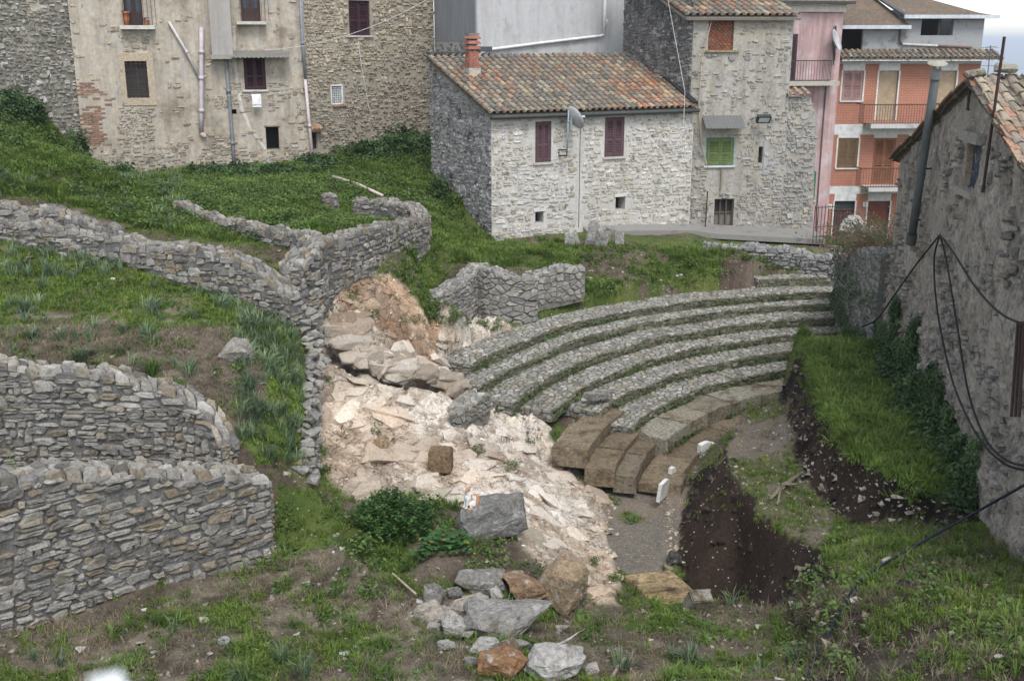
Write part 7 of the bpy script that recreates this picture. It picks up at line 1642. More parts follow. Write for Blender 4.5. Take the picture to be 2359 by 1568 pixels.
def cat_():
    seat = Zp(1084, 1168, -6.98); dg = bpy.context.evaluated_depsgraph_get(); 
    # rest the cat on the boulder itself
    best = None
    for o in bpy.data.objects:
        if o.get('label') == 'big grey boulder on which the cat sits': best = o
    d = ray(1084, 1166).normalized(); ok, loc, nrm, _ = best.ray_cast(d * 5 - best.location, d); 
    seat = (loc + best.location) if ok else seat
    fx = Vector((-.86, -.5, 0)).normalized(); fy = Vector((-fx.y, fx.x, 0)); S = 1.06
    def ell(bm, c, r, rot=None):
        m = Matrix.Translation(c) @ (rot or Matrix.Identity(4)) @ Matrix.Diagonal((*r, 1)); bmesh.ops.create_icosphere(bm, subdivisions=3, radius=1, matrix=m)
    def limb(bm, pts, rs):
        for i in range(len(pts) - 1):
            n = 8
            for k in range(n + 1): t = k / n; p = Vector(pts[i]).lerp(Vector(pts[i + 1]), t); r = rs[i] + (rs[i + 1] - rs[i]) * t; bmesh.ops.create_icosphere(bm, subdivisions=2, radius=r, matrix=Matrix.Translation(p))
    bm = bmesh.new(); ell(bm, (-.055, 0, .082), (.098, .085, .082)); ell(bm, (-.02, .06, .06), (.075, .035, .058)); ell(bm, (-.02, -.06, .06), (.075, .035, .058))
    limb(bm, [(-.06, 0, .115), (0, 0, .175), (.035, 0, .225)], [.082, .07, .052]); ell(bm, (.045, 0, .165), (.052, .055, .068)); limb(bm, [(.035, 0, .225), (.06, 0, .268)], [.05, .044])
    ell(bm, (.078, .006, .292), (.050, .049, .042)); ell(bm, (.112, .012, .279), (.024, .026, .019)); ell(bm, (.10, .012, .272), (.028, .034, .018))
    for s in (-1, 1):
        limb(bm, [(.05, s * .034, .15), (.07, s * .032, .08), (.078, s * .03, .014)], [.032, .021, .016]); ell(bm, (.092, s * .03, .012), (.026, .017, .013)); ell(bm, (.035, s * .078, .014), (.045, .02, .015))
        m = Matrix.Translation((.066, s * .033 + .004, .338)) @ Matrix.Rotation(s * -.28, 4, 'X') @ Matrix.Rotation(-.15, 4, 'Y') @ Matrix.Diagonal((.7, 1, 1, 1)); bmesh.ops.create_cone(bm, cap_ends=True, segments=10, radius1=.02, radius2=.003, depth=.046, matrix=m)
    limb(bm, [(-.14, .03, .03), (-.11, .10, .022), (-.02, .13, .02), (.06, .105, .02), (.085, .075, .02)], [.022, .021, .02, .019, .013])
    me0 = bpy.data.meshes.new('cat'); bm.to_mesh(me0); bm.free(); tmp = bpy.data.objects.new('tmp_cat', me0); COL.objects.link(tmp); md = tmp.modifiers.new('r', 'REMESH'); md.mode = 'VOXEL'; md.voxel_size = .0055; s_ = tmp.modifiers.new('s', 'SMOOTH'); s_.iterations = 4; s_.factor = .5
    dg = bpy.context.evaluated_depsgraph_get(); me = bpy.data.meshes.new_from_object(tmp.evaluated_get(dg)); bpy.data.objects.remove(tmp)
    V = np.zeros(len(me.vertices) * 3, np.float32); me.vertices.foreach_get('co', V); V = V.reshape(-1, 3); C_ = np.ones((len(V), 4), np.float32); WHT = np.array([.58, .565, .55]); ORG = np.array([.46, .27, .145]); OR2 = np.array([.36, .18, .085])
    for i, (x, y, z) in enumerate(V):
        n = mnoise.noise(Vector((x * 22, y * 22, z * 22))); o = False
        if z > .262: o = not (x > .104 + .01 * n or (x > .09 and z < .275)) and not (abs(y - .008) < .007 and x > .075)
        elif z < .042 and (y > .085 or (y > .055 and x > .045 and z < .04) or x < -.12): o = True
        elif x < -.045 + .03 * n - (z - .12) * .15 and z > .05: o = True
        elif z > .13 and x < .02 + .012 * n and abs(y) > .03 and z < .22: o = n > -.1
        c = ORG if o else WHT
        if o and (math.sin(x * 120 + y * 60 + z * 40) > .55): c = OR2
        C_[i, :3] = c
        if z > .285 and x > .108 and abs(abs(y - .012) - .02) < .008 and abs(z - .296) < .007: C_[i, :3] = (.03, .04, .02)
        if x > .131 and z > .277: C_[i, :3] = (.5, .22, .2)
    at = me.color_attributes.new('Col', 'FLOAT_COLOR', 'POINT'); at.data.foreach_set('color', C_.ravel()); me.polygons.foreach_set('use_smooth', [True] * len(me.polygons))
    mt = Matrix((fx, fy, Vector((0, 0, 1)))).transposed().to_4x4(); me.transform(mt @ Matrix.Scale(S, 4)); m = mat_plain('cat fur', (1, 1, 1), .85, var=.12, scale=60, bumps=.25, use_col=True)
    me.materials.clear(); o = new_obj('cat', me, m, loc=seat - Vector((0, 0, .008))); tag(o, 'white and ginger cat sitting on the big grey boulder', 'cat')
cat_()
# ------------------------------------------------------------------ vegetation: small tufts spread over the ground (what nobody could count)
def blade(acc, base, d, L, w, col, bend, rnd, tipcol=None):
    d = Vector((d.x, d.y, 0)); d = d.normalized() if d.length > 0 else Vector((1, 0, 0)); s = Vector((-d.y, d.x, 0)) * w / 2
    p1 = base + Vector((0, 0, L * .55)) + d * bend * L * .3; p2 = base + Vector((0, 0, L * (1 - bend * .45))) + d * bend * L
    acc.add([base - s, base + s, p1 + s * .8, p1 - s * .8, p2], [(0, 1, 2, 3), (3, 2, 4)], [col, col, col, col, tipcol or col])
def clump(kind, seed):
    rnd = random.Random(seed); a = Acc()
    def rdir(): t = rnd.uniform(0, 6.283); return Vector((math.cos(t), math.sin(t), 0))
    def v(c, k=.25): q = 1 + rnd.uniform(-k, k); return tuple(x * q for x in c)
    if kind == 'short':
        for _ in range(20): d = rdir(); blade(a, d * rnd.uniform(0, .10), rdir(), rnd.uniform(.03, .09), .011, v((.118, .182, .034)), rnd.uniform(.2, .8), rnd)
    elif kind == 'lush':
        for _ in range(26): d = rdir(); blade(a, d * rnd.uniform(0, .10), (d + rdir() * .5), rnd.uniform(.10, .24), .011, v((.115, .19, .04)), rnd.uniform(.25, .9), rnd, (.17, .22, .06))
    elif kind == 'blue':
        for _ in range(22): d = rdir(); blade(a, d * rnd.uniform(0, .07), (d + rdir() * .4), rnd.uniform(.12, .26), .016, v((.125, .185, .105)), rnd.uniform(.2, .8), rnd, (.17, .23, .145))
    elif kind == 'dry':
        for _ in range(18): d = rdir(); blade(a, d * rnd.uniform(0, .12), rdir(), rnd.uniform(.05, .14), .006, v((.25, .215, .155)), rnd.uniform(.4, 1.3), rnd)
    elif kind in ('leafy', 'ivy', 'weed'):
        col, n, rad, hh, sz = {'leafy': ((.088, .145, .04), 44, .14, .17, .022), 'ivy': ((.062, .112, .046), 40, .13, .09, .026), 'weed': ((.07, .13, .03), 22, .09, .07, .024)}[kind]
        for _ in range(n):
            d = rdir() * rad * math.sqrt(rnd.random()); p = d + Vector((0, 0, rnd.uniform(.01, hh) * (1.1 - d.length / rad * .6))); nrm = (Vector((rnd.uniform(-.8, .8), rnd.uniform(-.8, .8), 1)) + d * 3).normalized(); u = nrm.orthogonal().normalized(); q = rnd.uniform(0, 6.28); u = (Matrix.Rotation(q, 3, nrm) @ u) * sz * rnd.uniform(.7, 1.4); w = nrm.cross(u) * .7; c = v(col, .35)
            a.add([p - u, p + w * .9 + nrm * .004, p + u * 1.1, p - w * .9 + nrm * .004], [(0, 1, 2, 3)], c)
    elif kind == 'twig':
        for _ in range(14): d = rdir(); p = d * rnd.uniform(0, .1); q = p + (rdir() * .6 + Vector((0, 0, rnd.uniform(.1, .9)))) * rnd.uniform(.08, .2); s = Vector((.003, .003, 0)); a.add([p - s, p + s, q], [(0, 1, 2)], v((.17, .14, .115)))
    me = a.mesh(kind + '_tuft'); me.materials.append(M['leaf']); o = bpy.data.objects.new(kind + '_tuft', me); return o
def scatter_group(src):
    ng = bpy.data.node_groups.new('scatter_' + src.name, 'GeometryNodeTree'); ng.interface.new_socket('Geometry', in_out='INPUT', socket_type='NodeSocketGeometry'); ng.interface.new_socket('Geometry', in_out='OUTPUT', socket_type='NodeSocketGeometry')
    N = ng.nodes; gi = N.new('NodeGroupInput'); go = N.new('NodeGroupOutput'); oi = N.new('GeometryNodeObjectInfo'); oi.inputs['Object'].default_value = src; oi.inputs['As Instance'].default_value = True; ip = N.new('GeometryNodeInstanceOnPoints')
    ra = N.new('GeometryNodeInputNamedAttribute'); ra.data_type = 'FLOAT_VECTOR'; ra.inputs['Name'].default_value = 'rot'; sa = N.new('GeometryNodeInputNamedAttribute'); sa.data_type = 'FLOAT'; sa.inputs['Name'].default_value = 'size'
    ng.links.new(gi.outputs[0], ip.inputs['Points']); ng.links.new(oi.outputs['Geometry'], ip.inputs['Instance']); ng.links.new(ra.outputs['Attribute'], ip.inputs['Rotation']); ng.links.new(sa.outputs['Attribute'], ip.inputs['Scale']); ng.links.new(ip.outputs[0], go.inputs[0]); return ng
NREG = random.Random(99)
def scatter(name, label, cat, kind, pts, rots, sizes, variants=2):
    P = np.array(pts, np.float32)
    if len(P) == 0: return
    idx = np.arange(len(P))
    for k in range(variants):
        sel = idx % variants == k; me = bpy.data.meshes.new(name); p = P[sel]; me.vertices.add(len(p)); me.vertices.foreach_set('co', p.ravel())
        at = me.attributes.new('rot', 'FLOAT_VECTOR', 'POINT'); at.data.foreach_set('vector', np.array(rots, np.float32)[sel].ravel()); at = me.attributes.new('size', 'FLOAT', 'POINT'); at.data.foreach_set('value', np.array(sizes, np.float32)[sel])
        src = clump(kind, 10 * k + len(name)); o = new_obj(name, me); md = o.modifiers.new('scatter', 'NODES'); md.node_group = scatter_group(src); o['kind'] = 'stuff'; o['label'] = label; o['category'] = cat
rs = np.random.RandomState(4)
CELLA = np.outer(np.gradient(GY), np.gradient(GX))
def zsample(xs, ys):
    i = np.clip(np.searchsorted(GX, xs) - 1, 0, NX - 2); j = np.clip(np.searchsorted(GY, ys) - 1, 0, NY - 2)
    fx = (xs - GX[i]) / (GX[i + 1] - GX[i]); fy = (ys - GY[j]) / (GY[j + 1] - GY[j])
    return (Zg[j, i] * (1 - fx) + Zg[j, i + 1] * fx) * (1 - fy) + (Zg[j + 1, i] * (1 - fx) + Zg[j + 1, i + 1] * fx) * fy
INVIEW = (PX > -420) & (PX < 2500) & (PY > 60) & (PY < 1700) & (YY > 8)
gy_, gx_ = np.gradient(Zg); slope = np.hypot(gy_ / np.gradient(GY)[:, None], gx_ / np.gradient(GX)[None, :])
SEATS = np.zeros(XX.shape, bool)
for i in range(1, 8): SEATS |= (RR > 6.9) & (RR < 12.75) & (AA < 161) & (AA > 60) & uncov
SEATS |= (RR > 7.6) & (RR < 9.7) & (AA > 148) & (AA < 168); SEATS |= (YY > 31.5) & (XX > -1.5) & (XX < 10)
def spread(name, label, cat, kind, dens, size=(.7, 1.3), tilt=.15, variants=2):
    d = np.where(INVIEW & ~SEATS & (rockF < .6), dens, 0) * np.sqrt(1 + np.minimum(slope, 2) ** 2); n = rs.poisson(d * CELLA); j, i = np.nonzero(n); rep = n[j, i]; j = np.repeat(j, rep); i = np.repeat(i, rep)
    x = GX[i] + (rs.rand(len(i)) - .5) * np.gradient(GX)[i]; y = GY[j] + (rs.rand(len(i)) - .5) * np.gradient(GY)[j]; z = zsample(x, y) - .008
    rot = np.stack([rs.uniform(-tilt, tilt, len(x)), rs.uniform(-tilt, tilt, len(x)), rs.uniform(0, 6.28, len(x))], 1)
    scatter(name, label, cat, kind, np.stack([x, y, z], 1), rot, rs.uniform(*size, len(x)), variants); return len(x)
z_bank = z_bank & ~z_face
n1 = fbm(XX * .9, YY * .9, 5, 100); n5 = fbm(XX * 1.7, YY * 1.7, 4, 301); n6 = fbm(XX * .6, YY * .6, 4, 305); n7 = fbm(XX * 2.6, YY * 2.6, 3, 309)
ZZ = lambda: np.zeros(XX.shape)
d = ZZ(); d[z_lush] = (20 + 90 * st(n1, .42, .56))[z_lush]; d[z_terr] = (120 * st(.74 - n1, 0, .14) + 12)[z_terr]; d[z_face] = (9 * st(n1, .5, .6))[z_face]; d[z_dryband] = (40 * st(n5, .42, .56))[z_dryband]; d[z_green2] = 75; d[z_front] = (90 * st(n1, .54, .66) + 9)[z_front]; d[z_bare] = (60 * st(n1, .58, .70) + 7)[z_bare]; d[z_bank] = ((85 * st(n1, .40, .52) + 18) * (1 - .8 * ((PX < 1990) & (PY > 1310))))[z_bank]; d[z_mid] = (95 * st(.56 - n1, 0, .1) + 12)[z_mid]; d[z_slope] = (95 * st(.54 - n1, 0, .1) + 15)[z_slope]; d[z_baulk] = (35 * st(n1, .5, .62))[z_baulk]; d[z_orch] = (45 * st(n1, .55, .65))[z_orch]; d[z_dark] = (4 * st(n5, .5, .6))[z_dark]; d[z_ledge] = 20
blank = ~(z_lush | z_terr | z_front | z_bank | z_mid | z_slope | z_baulk | z_orch | z_dark | z_ledge | z_rock | z_mound); d[blank] = 28
spread('grass', 'short green grass over the excavation', 'grass', 'short', d, (.7, 1.5))
d = ZZ(); d[z_ledge] = 95; d[z_mound] = (60 * st(n5, .42, .55))[z_mound]; d[z_lush] = (75 * st(.56 - n5, 0, .12) + 8)[z_lush]; d[z_bank] = (14 * st(n5, .52, .62) * (PY > 1300))[z_bank]; d[z_top & (PY > 1245)] = 22; d[z_mid] = (40 * st(n6, .54, .6))[z_mid]; d[z_slope] = 5; d[z_front] = (28 * st(n5, .60, .68))[z_front]
spread('tall_grass', 'long lush green grass in patches', 'grass', 'lush', d, (.7, 1.35))
d = ZZ(); m = z_terr & (PX > 545) & (PY > 720); d[z_terr] = (26 * st(n7, .50, .62) * (.35 + st(PX, 350, 700)) + 14 * (PY < 640) * (PX < 320))[z_terr]; d[z_dryband] = (9 * st(n7, .5, .6))[z_dryband]; d[m] = 30; d[z_front] = (5 * st(n7, .6, .66))[z_front]; m = z_lush & (PX < 420) & (PY > 400); d[m] = (18 * st(n7, .48, .6))[m]
spread('bluish_grass', 'bluish green grass tufts on the left terrace', 'grass', 'blue', d, (.8, 1.6))
d = ZZ(); d[z_front] = (40 * st(.66 - n1, 0, .12))[z_front]; d[z_dryband] = 85; d[z_terr & ~z_dryband] = 6; d[z_bank] = (13 * st(.60 - n1, 0, .1) + 4)[z_bank]; d[z_baulk] = 12; d[z_mid] = 8; d[z_ledge] = 4
spread('dry_grass', 'dry straw coloured grass on bare ground', 'grass', 'dry', d, (.7, 1.4), .4)
d = ZZ(); d[z_lush] = (55 * st(n6, .44, .54) * st(n7, .36, .5) + 5)[z_lush]; m = z_lush & (PX > 420) & (PY < 470); d[m] = (12 + 65 * st(n5, .44, .56))[m]; d[z_mid] = (9 * st(n7, .52, .6))[z_mid]; d[z_bank] = (8 * st(n7, .56, .64))[z_bank]; d[z_face] = (16 * st(n7, .46, .58))[z_face]; d[z_slope] = (14 * st(n7, .5, .6))[z_slope]; d[z_mound] = (25 * st(n7, .48, .58))[z_mound]
m = z_lush & (PX > 1010) & (PY > 530); d[m] = 3; m = z_lush & (PX > 880) & (PX < 1130) & (PY > 520); d[m] *= .25
spread('ground_ivy', 'dark leafy ground cover on the slope below the houses', 'ground cover', 'leafy', d, (.5, 1.8), .35, 3)
d = ZZ(); d[z_front] = (22 * st(n5, .52, .62))[z_front]; d[z_terr] = (16 * st(n5, .46, .58))[z_terr]; d[z_green2] = 10; d[z_orch] = (7 * st(n1, .52, .6))[z_orch]; d[z_bank] = (12 * st(n5, .5, .6))[z_bank]; d[z_mid] = 8
spread('weeds', 'small leafy weeds in the short grass', 'weeds', 'weed', d, (.7, 1.6), .2)
d = ZZ(); d[z_bank] = (34 * st(n5, .42, .58) + 5)[z_bank]; d[z_dark] = (9 * (PY < 1000) + 3)[z_dark]; d[z_face] = 70; d[z_dryband] = 16; d[z_front] = (5 * st(n7, .5, .6))[z_front]; m = (PX > 850) & (PX < 1050) & (PY > 1330) & (PY < 1420); d[m] = 30
d[z_lush] = (10 * st(n1, .5, .6))[z_lush]
spread('dead_twigs', 'dead twigs and dry stalks on the banks', 'twigs', 'twig', d, (.8, 1.8), .5)
# small plants rooted in the rock
def rock_weeds():
    pts = []; rnd = random.Random(12)
    for (X, Y, n) in [(820, 700, 6), (850, 720, 5), (800, 672, 5), (905, 690, 4), (935, 745, 5), (960, 740, 6), (1000, 700, 8), (1010, 730, 6), (975, 690, 8), (750, 760, 3), (870, 985, 3), (760, 880, 3), (1050, 830, 5), (1030, 800, 3), (1170, 1080, 6), (1225, 1020, 4), (1100, 1040, 4), (1150, 945, 6), (1180, 950, 6), (1210, 940, 5), (1280, 1010, 5), (1390, 1060, 6), (1430, 1040, 4), (1340, 1100, 5), (1420, 1330, 9), (1360, 1290, 4), (740, 1040, 5), (755, 1090, 5), (1440, 1085, 3), (1620, 1040, 14), (1635, 1030, 10), (1590, 1060, 6), (1130, 760, 6), (1110, 745, 8), (1150, 742, 6), (1290, 760, 3), (1050, 745, 12), (1075, 750, 10), (1035, 752, 8), (1000, 745, 10)]:
        for _ in range(n): p = hit(X + rnd.gauss(0, 9), Y + rnd.gauss(0, 6)); pts.append((p.x, p.y, p.z - .01))
    n = len(pts); scatter('rock_weeds', 'little green plants rooted in the rock', 'weeds', 'leafy', pts, [(0, 0, rnd.uniform(0, 6)) for _ in pts], [rnd.uniform(.45, .95) for _ in pts])
rock_weeds()
def fringe():
    rnd = random.Random(77); pts = []; rt = []; sz = []
    for L in LINES:
        if L[0] == (1848, 745, -6.6):
            for q0, q1 in zip(L[:7], L[1:7]):
                A, B = Zp(*q0), Zp(*q1); n = int((B - A).length * (46 if L[0][0] == 1848 else 12))
                for _ in range(n):
                    p = A.lerp(B, rnd.random()) + Vector((rnd.gauss(.02, .06), rnd.gauss(0, .06), 0)); pts.append((p.x, p.y, ground_z(p.x, p.y))); rt.append((rnd.gauss(.3, .3), rnd.gauss(-.5, .3), rnd.uniform(0, 6))); sz.append(rnd.uniform(.7, 1.3))
    scatter('edge_grass', 'long grass hanging over the cut edges of the earth', 'grass', 'lush', pts, rt, sz)
fringe()
# moss and grass along the foot of each seat
def seat_moss():
    rnd = random.Random(6); pts = []; rt = []; sz = []
    for i in range(1, 8):
        a0, a1 = ROW_A[i]; z = (ROW_Z[i + 1] if i < 7 else WALK_Z)
        for _ in range(520):
            a = rnd.uniform(a1, a0)
            if mnoise.noise(Vector((a * .12, i * 7.7, 1))) + rnd.uniform(-.25, .25) < -.05: continue
            x, y, _z = pol(ROW_R[i] - rnd.uniform(.0, .10), a, 0); pts.append((x, y, z + .005 + (rnd.random() ** 2) * .1)); rt.append((rnd.uniform(-.5, .5), rnd.uniform(-.5, .5), rnd.uniform(0, 6))); sz.append(rnd.uniform(.3, .62))
    scatter('seat_moss', 'moss and small weeds along the foot of the theatre seats', 'moss', 'weed', pts, rt, sz)
seat_moss()
# ivy and plants on the gable wall and the wall beside it
def wall_ivy():
    rnd = random.Random(31); fr = RGF; pts = []; rt = []; sz = []
    for _ in range(4200):
        u = rnd.uniform(0, 9.2); z = rnd.uniform(-6.6, -3.6); X, Y = proj(fr(u, z)); lim = -6.05 + .75 * (mnoise.noise(Vector((u * 1.6, 3, 0))) + .25) + .95 * math.exp(-((u - 3.2) / .35) ** 2) + .9 * math.exp(-((u - 1.4) / .3) ** 2) + .5 * math.exp(-((u - 4.9) / .5) ** 2)
        if z > lim or u > 7.8: continue
        p = fr(u, z, .06 + rnd.random() * .16 * (1.2 - (z + 6.6) / 2)); pts.append(tuple(p)); rt.append((rnd.uniform(-.4, .4), -1.2 + rnd.uniform(-.4, .4), rnd.uniform(-.3, .3))); sz.append(rnd.uniform(.6, 1.2))
    for _ in range(850):   # hedge of ivy at the wall foot
        u = rnd.uniform(1.2, 8.0); n = abs(rnd.gauss(0, .2)); p = fr(u, 0, n)
        g = ground_z(p.x, p.y); pts.append((p.x, p.y, g + rnd.random() * .42 * max(.1, 1 - n))); rt.append((rnd.uniform(-.5, .5), rnd.uniform(-.5, .5), rnd.uniform(0, 6))); sz.append(rnd.uniform(.7, 1.5))
    for _ in range(110):
        t = rnd.random(); x = 8.9 - t * .9; y = 28.3 - t * 6; z = -6.9 + rnd.random() ** 2 * 1.6; pts.append((x - .3, y, z)); rt.append((0, -1.2, 0)); sz.append(rnd.uniform(.6, 1.2))
    scatter('wall_ivy', 'dark ivy along the foot of the gabled house', 'ivy', 'ivy', pts, rt, sz, 3)
    # climbing plants on the old walls at the upper left
    pts = []; rt = []; sz = []
    for (X, Y, w, h, n) in [(30, 240, 60, 40, 260), (90, 260, 60, 30, 200), (150, 245, 30, 15, 60), (20, 160, 16, 12, 30), (285, 395, 12, 16, 40), (200, 330, 30, 30, 120), (735, 372, 40, 18, 120), (950, 330, 60, 30, 300), (860, 345, 60, 20, 220), (560, 392, 120, 14, 260), (1010, 440, 14, 30, 50)]:
        for _ in range(n):
            p = hit(X + rnd.gauss(0, w * .5), Y + abs(rnd.gauss(0, h * .4)) + 6); up = abs(rnd.gauss(0, h * .5)) * p.y / FP
            pts.append((p.x, p.y, p.z + up)); rt.append((rnd.uniform(-.8, .8), rnd.uniform(-.8, .8), rnd.uniform(0, 6))); sz.append(rnd.uniform(1.0, 2.0))
    scatter('climbing_ivy', 'dark ivy climbing the foot of the upper houses', 'ivy', 'ivy', pts, rt, sz, 3)
wall_ivy()
def plants():
    rnd = random.Random(17)
    # herb bush next to the cat's boulder: many upright leafy stems
    def bush(X, Y, w, h, dpt, n, label, col, leaf=.03, name='leafy_bush', cat='bush', up=1.0, stemcol=(.06, .09, .03), yy=None):
        c = hit(X, Y) if yy is None else yy; root = thing(name, label, cat, c); st_ = Acc(); lf = Acc()
        for _ in range(n):
            a = rnd.uniform(0, 6.28); r = math.sqrt(rnd.random()); b = Vector((c.x + math.cos(a) * r * w / 2, c.y + math.sin(a) * r * dpt / 2, 0)); b.z = (ground_z(b.x, b.y) if yy is None else c.z) - .02; H = h * (1.08 - r * .55) * rnd.uniform(.7, 1.1); t = b + Vector((math.cos(a) * r * .1 + rnd.gauss(0, .03), math.sin(a) * r * .1 + rnd.gauss(0, .03), H)); m_ = b.lerp(t, .5) + Vector((rnd.gauss(0, .015), rnd.gauss(0, .015), 0)); st_.tube([b, m_, t], [.005, .004, .002], 3, stemcol, False)
            k = 0
            while k < H:
                p = b.lerp(t, k / H); 
                for q in range(2):
                    an = rnd.uniform(0, 6.28); d = Vector((math.cos(an), math.sin(an), rnd.uniform(-.1, .6))).normalized(); s = leaf * rnd.uniform(.6, 1.3); sd = d.cross(Vector((0, 0, 1))).normalized() * s * .42; e = 1 + rnd.uniform(-.35, .35); e2 = tuple(x * e for x in col); lf.add([p, p + d * s * .5 + sd, p + d * s * 1.1, p + d * s * .5 - sd], [(0, 1, 2, 3)], e2)
                k += leaf * .62
        st_.build('stems', M['leaf'], root); lf.build('leaves', M['leaf'], root)
    bush(915, 1215, 1.05, .58, .8, 240, 'tall dark green herb bush left of the cat boulder', (.075, .15, .042), .05)
    bush(870, 1205, .7, .5, .6, 120, 'second herb bush at the left end of the grassy mound', (.08, .155, .045), .05)
    # broad leaved plant
    c = hit(1020, 1265); root = thing('broad_leaf_plant', 'broad leaved bright green plant before the herb bush', 'plant', c); lf = Acc(); st_ = Acc()
    for _ in range(110):
        a = rnd.uniform(0, 6.28); r = math.sqrt(rnd.random()) * .42; p = Vector((c.x + math.cos(a) * r * 1.05, c.y + math.sin(a) * r * .8, 0)); g = ground_z(p.x, p.y); p.z = g + rnd.uniform(.08, .30) * (1.15 - r); st_.tube([Vector((c.x + (p.x - c.x) * .5, c.y + (p.y - c.y) * .5, g)), p], [.004, .003], 3, (.08, .13, .04), False)
        for q in range(3):
            an = a + (q - 1) * 1.1 + rnd.gauss(0, .2); d = Vector((math.cos(an), math.sin(an), rnd.uniform(-.25, .25))).normalized(); s = rnd.uniform(.055, .095); sd = d.cross(Vector((0, 0, 1))).normalized() * s * .42; e = rnd.uniform(.7, 1.3); col = (.20 * e, .19 * e, .03) if rnd.random() < .06 else (.055 * e, .135 * e, .045 * e); lf.add([p, p + d * s * .35 + sd, p + d * s * .75 + sd * .8, p + d * s * 1.15, p + d * s * .75 - sd * .8, p + d * s * .35 - sd], [(0, 1, 2, 3), (0, 3, 4, 5)], col)
    st_.build('stems', M['leaf'], root); lf.build('leaves', M['leaf'], root)
    # strap-leaved tufts on the terrace, each a plant of its own
    for i, (X, Y, s, col, lab) in enumerate([(352, 868, 1.5, (.06, .115, .022), 'bright green strap leaved tuft behind the near retaining wall'), (240, 852, 1.1, (.08, .125, .03), 'yellowish strap leaved tuft behind the near retaining wall'), (185, 838, 1.3, (.085, .13, .075), 'bluish strap leaved tuft behind the near retaining wall'), (75, 782, 1.1, (.085, .13, .08), 'bluish tuft with drooping leaves near the left edge of the terrace'), (205, 820, .7, (.08, .12, .06), 'small bluish tuft on the dry band of the terrace'), (280, 815, .8, (.085, .13, .07), 'grassy tuft in the middle of the dry band'), (575, 900, 1.5, (.085, .135, .08), 'large bluish tuft under the masonry lump'), (600, 960, 1.4, (.08, .13, .075), 'bluish tuft hanging near the terrace corner'), (365, 1440, .8, (.06, .12, .025), 'upright green tuft at the foot of the broad near wall'), (680, 1445, .8, (.06, .125, .025), 'upright green tuft in the foreground left of the boulders'), (650, 1530, 1.1, (.085, .135, .07), 'bluish leafy tuft in the foreground near the bottom edge')]):
        c = hit(X, Y); root = thing('strap_leaf_tuft', lab, 'plant', c); a = Acc()
        for _ in range(46): t = rnd.uniform(0, 6.28); d = Vector((math.cos(t), math.sin(t), 0)); e = rnd.uniform(.65, 1.35); cc = tuple(x * e for x in col); blade(a, c + d * rnd.uniform(0, .07) - Vector((0, 0, .03)), d, rnd.uniform(.16, .34) * s, .018 * s, cc, rnd.uniform(.3, 1.05), rnd, tuple(x * 1.25 for x in cc))
        a.build('leaves', M['leaf'], root)
    # twiggy bush on the wall beside the gabled house
    c = Vector((8.55, 25.6, -4.95)); root = thing('twiggy_bush', 'bare twiggy bush with few leaves on the dark stone wall', 'bush', c); a = Acc(); lf = Acc()
    for _ in range(170):
        b = c + Vector((rnd.gauss(0, .18), rnd.gauss(0, 1.0), 0)); b.z = -5.35 + (27.2 - b.y) * .27 - .1; t = b + Vector((rnd.gauss(-.25, .3), rnd.gauss(0, .35), rnd.uniform(.3, 1.0))); m_ = b.lerp(t, .5) + Vector((rnd.gauss(0, .08), rnd.gauss(0, .08), .08)); a.tube([b, m_, t], [.008, .005, .002], 3, (.17, .13, .11), False)
        for _k in range(4): q = m_ + Vector((rnd.gauss(0, .2), rnd.gauss(0, .2), rnd.uniform(-.1, .3))); a.tube([m_, q], [.004, .0015], 3, (.18, .14, .12), False)
        for _k in range(9):
            p = b.lerp(t, rnd.uniform(.3, 1.05)) + Vector((rnd.gauss(0, .07), rnd.gauss(0, .07), rnd.gauss(0, .05))); s = Vector((rnd.gauss(0, 1), rnd.gauss(0, 1), rnd.gauss(0, .6))).normalized() * .03; w = s.orthogonal() * .6; lf.add([p - s, p + w, p + s, p - w], [(0, 1, 2, 3)], (.05, .085, .03) if rnd.random() < .9 else (.3, .1, .05))
    a.build('twigs', M['leaf'], root); lf.build('leaves', M['leaf'], root)
plants()
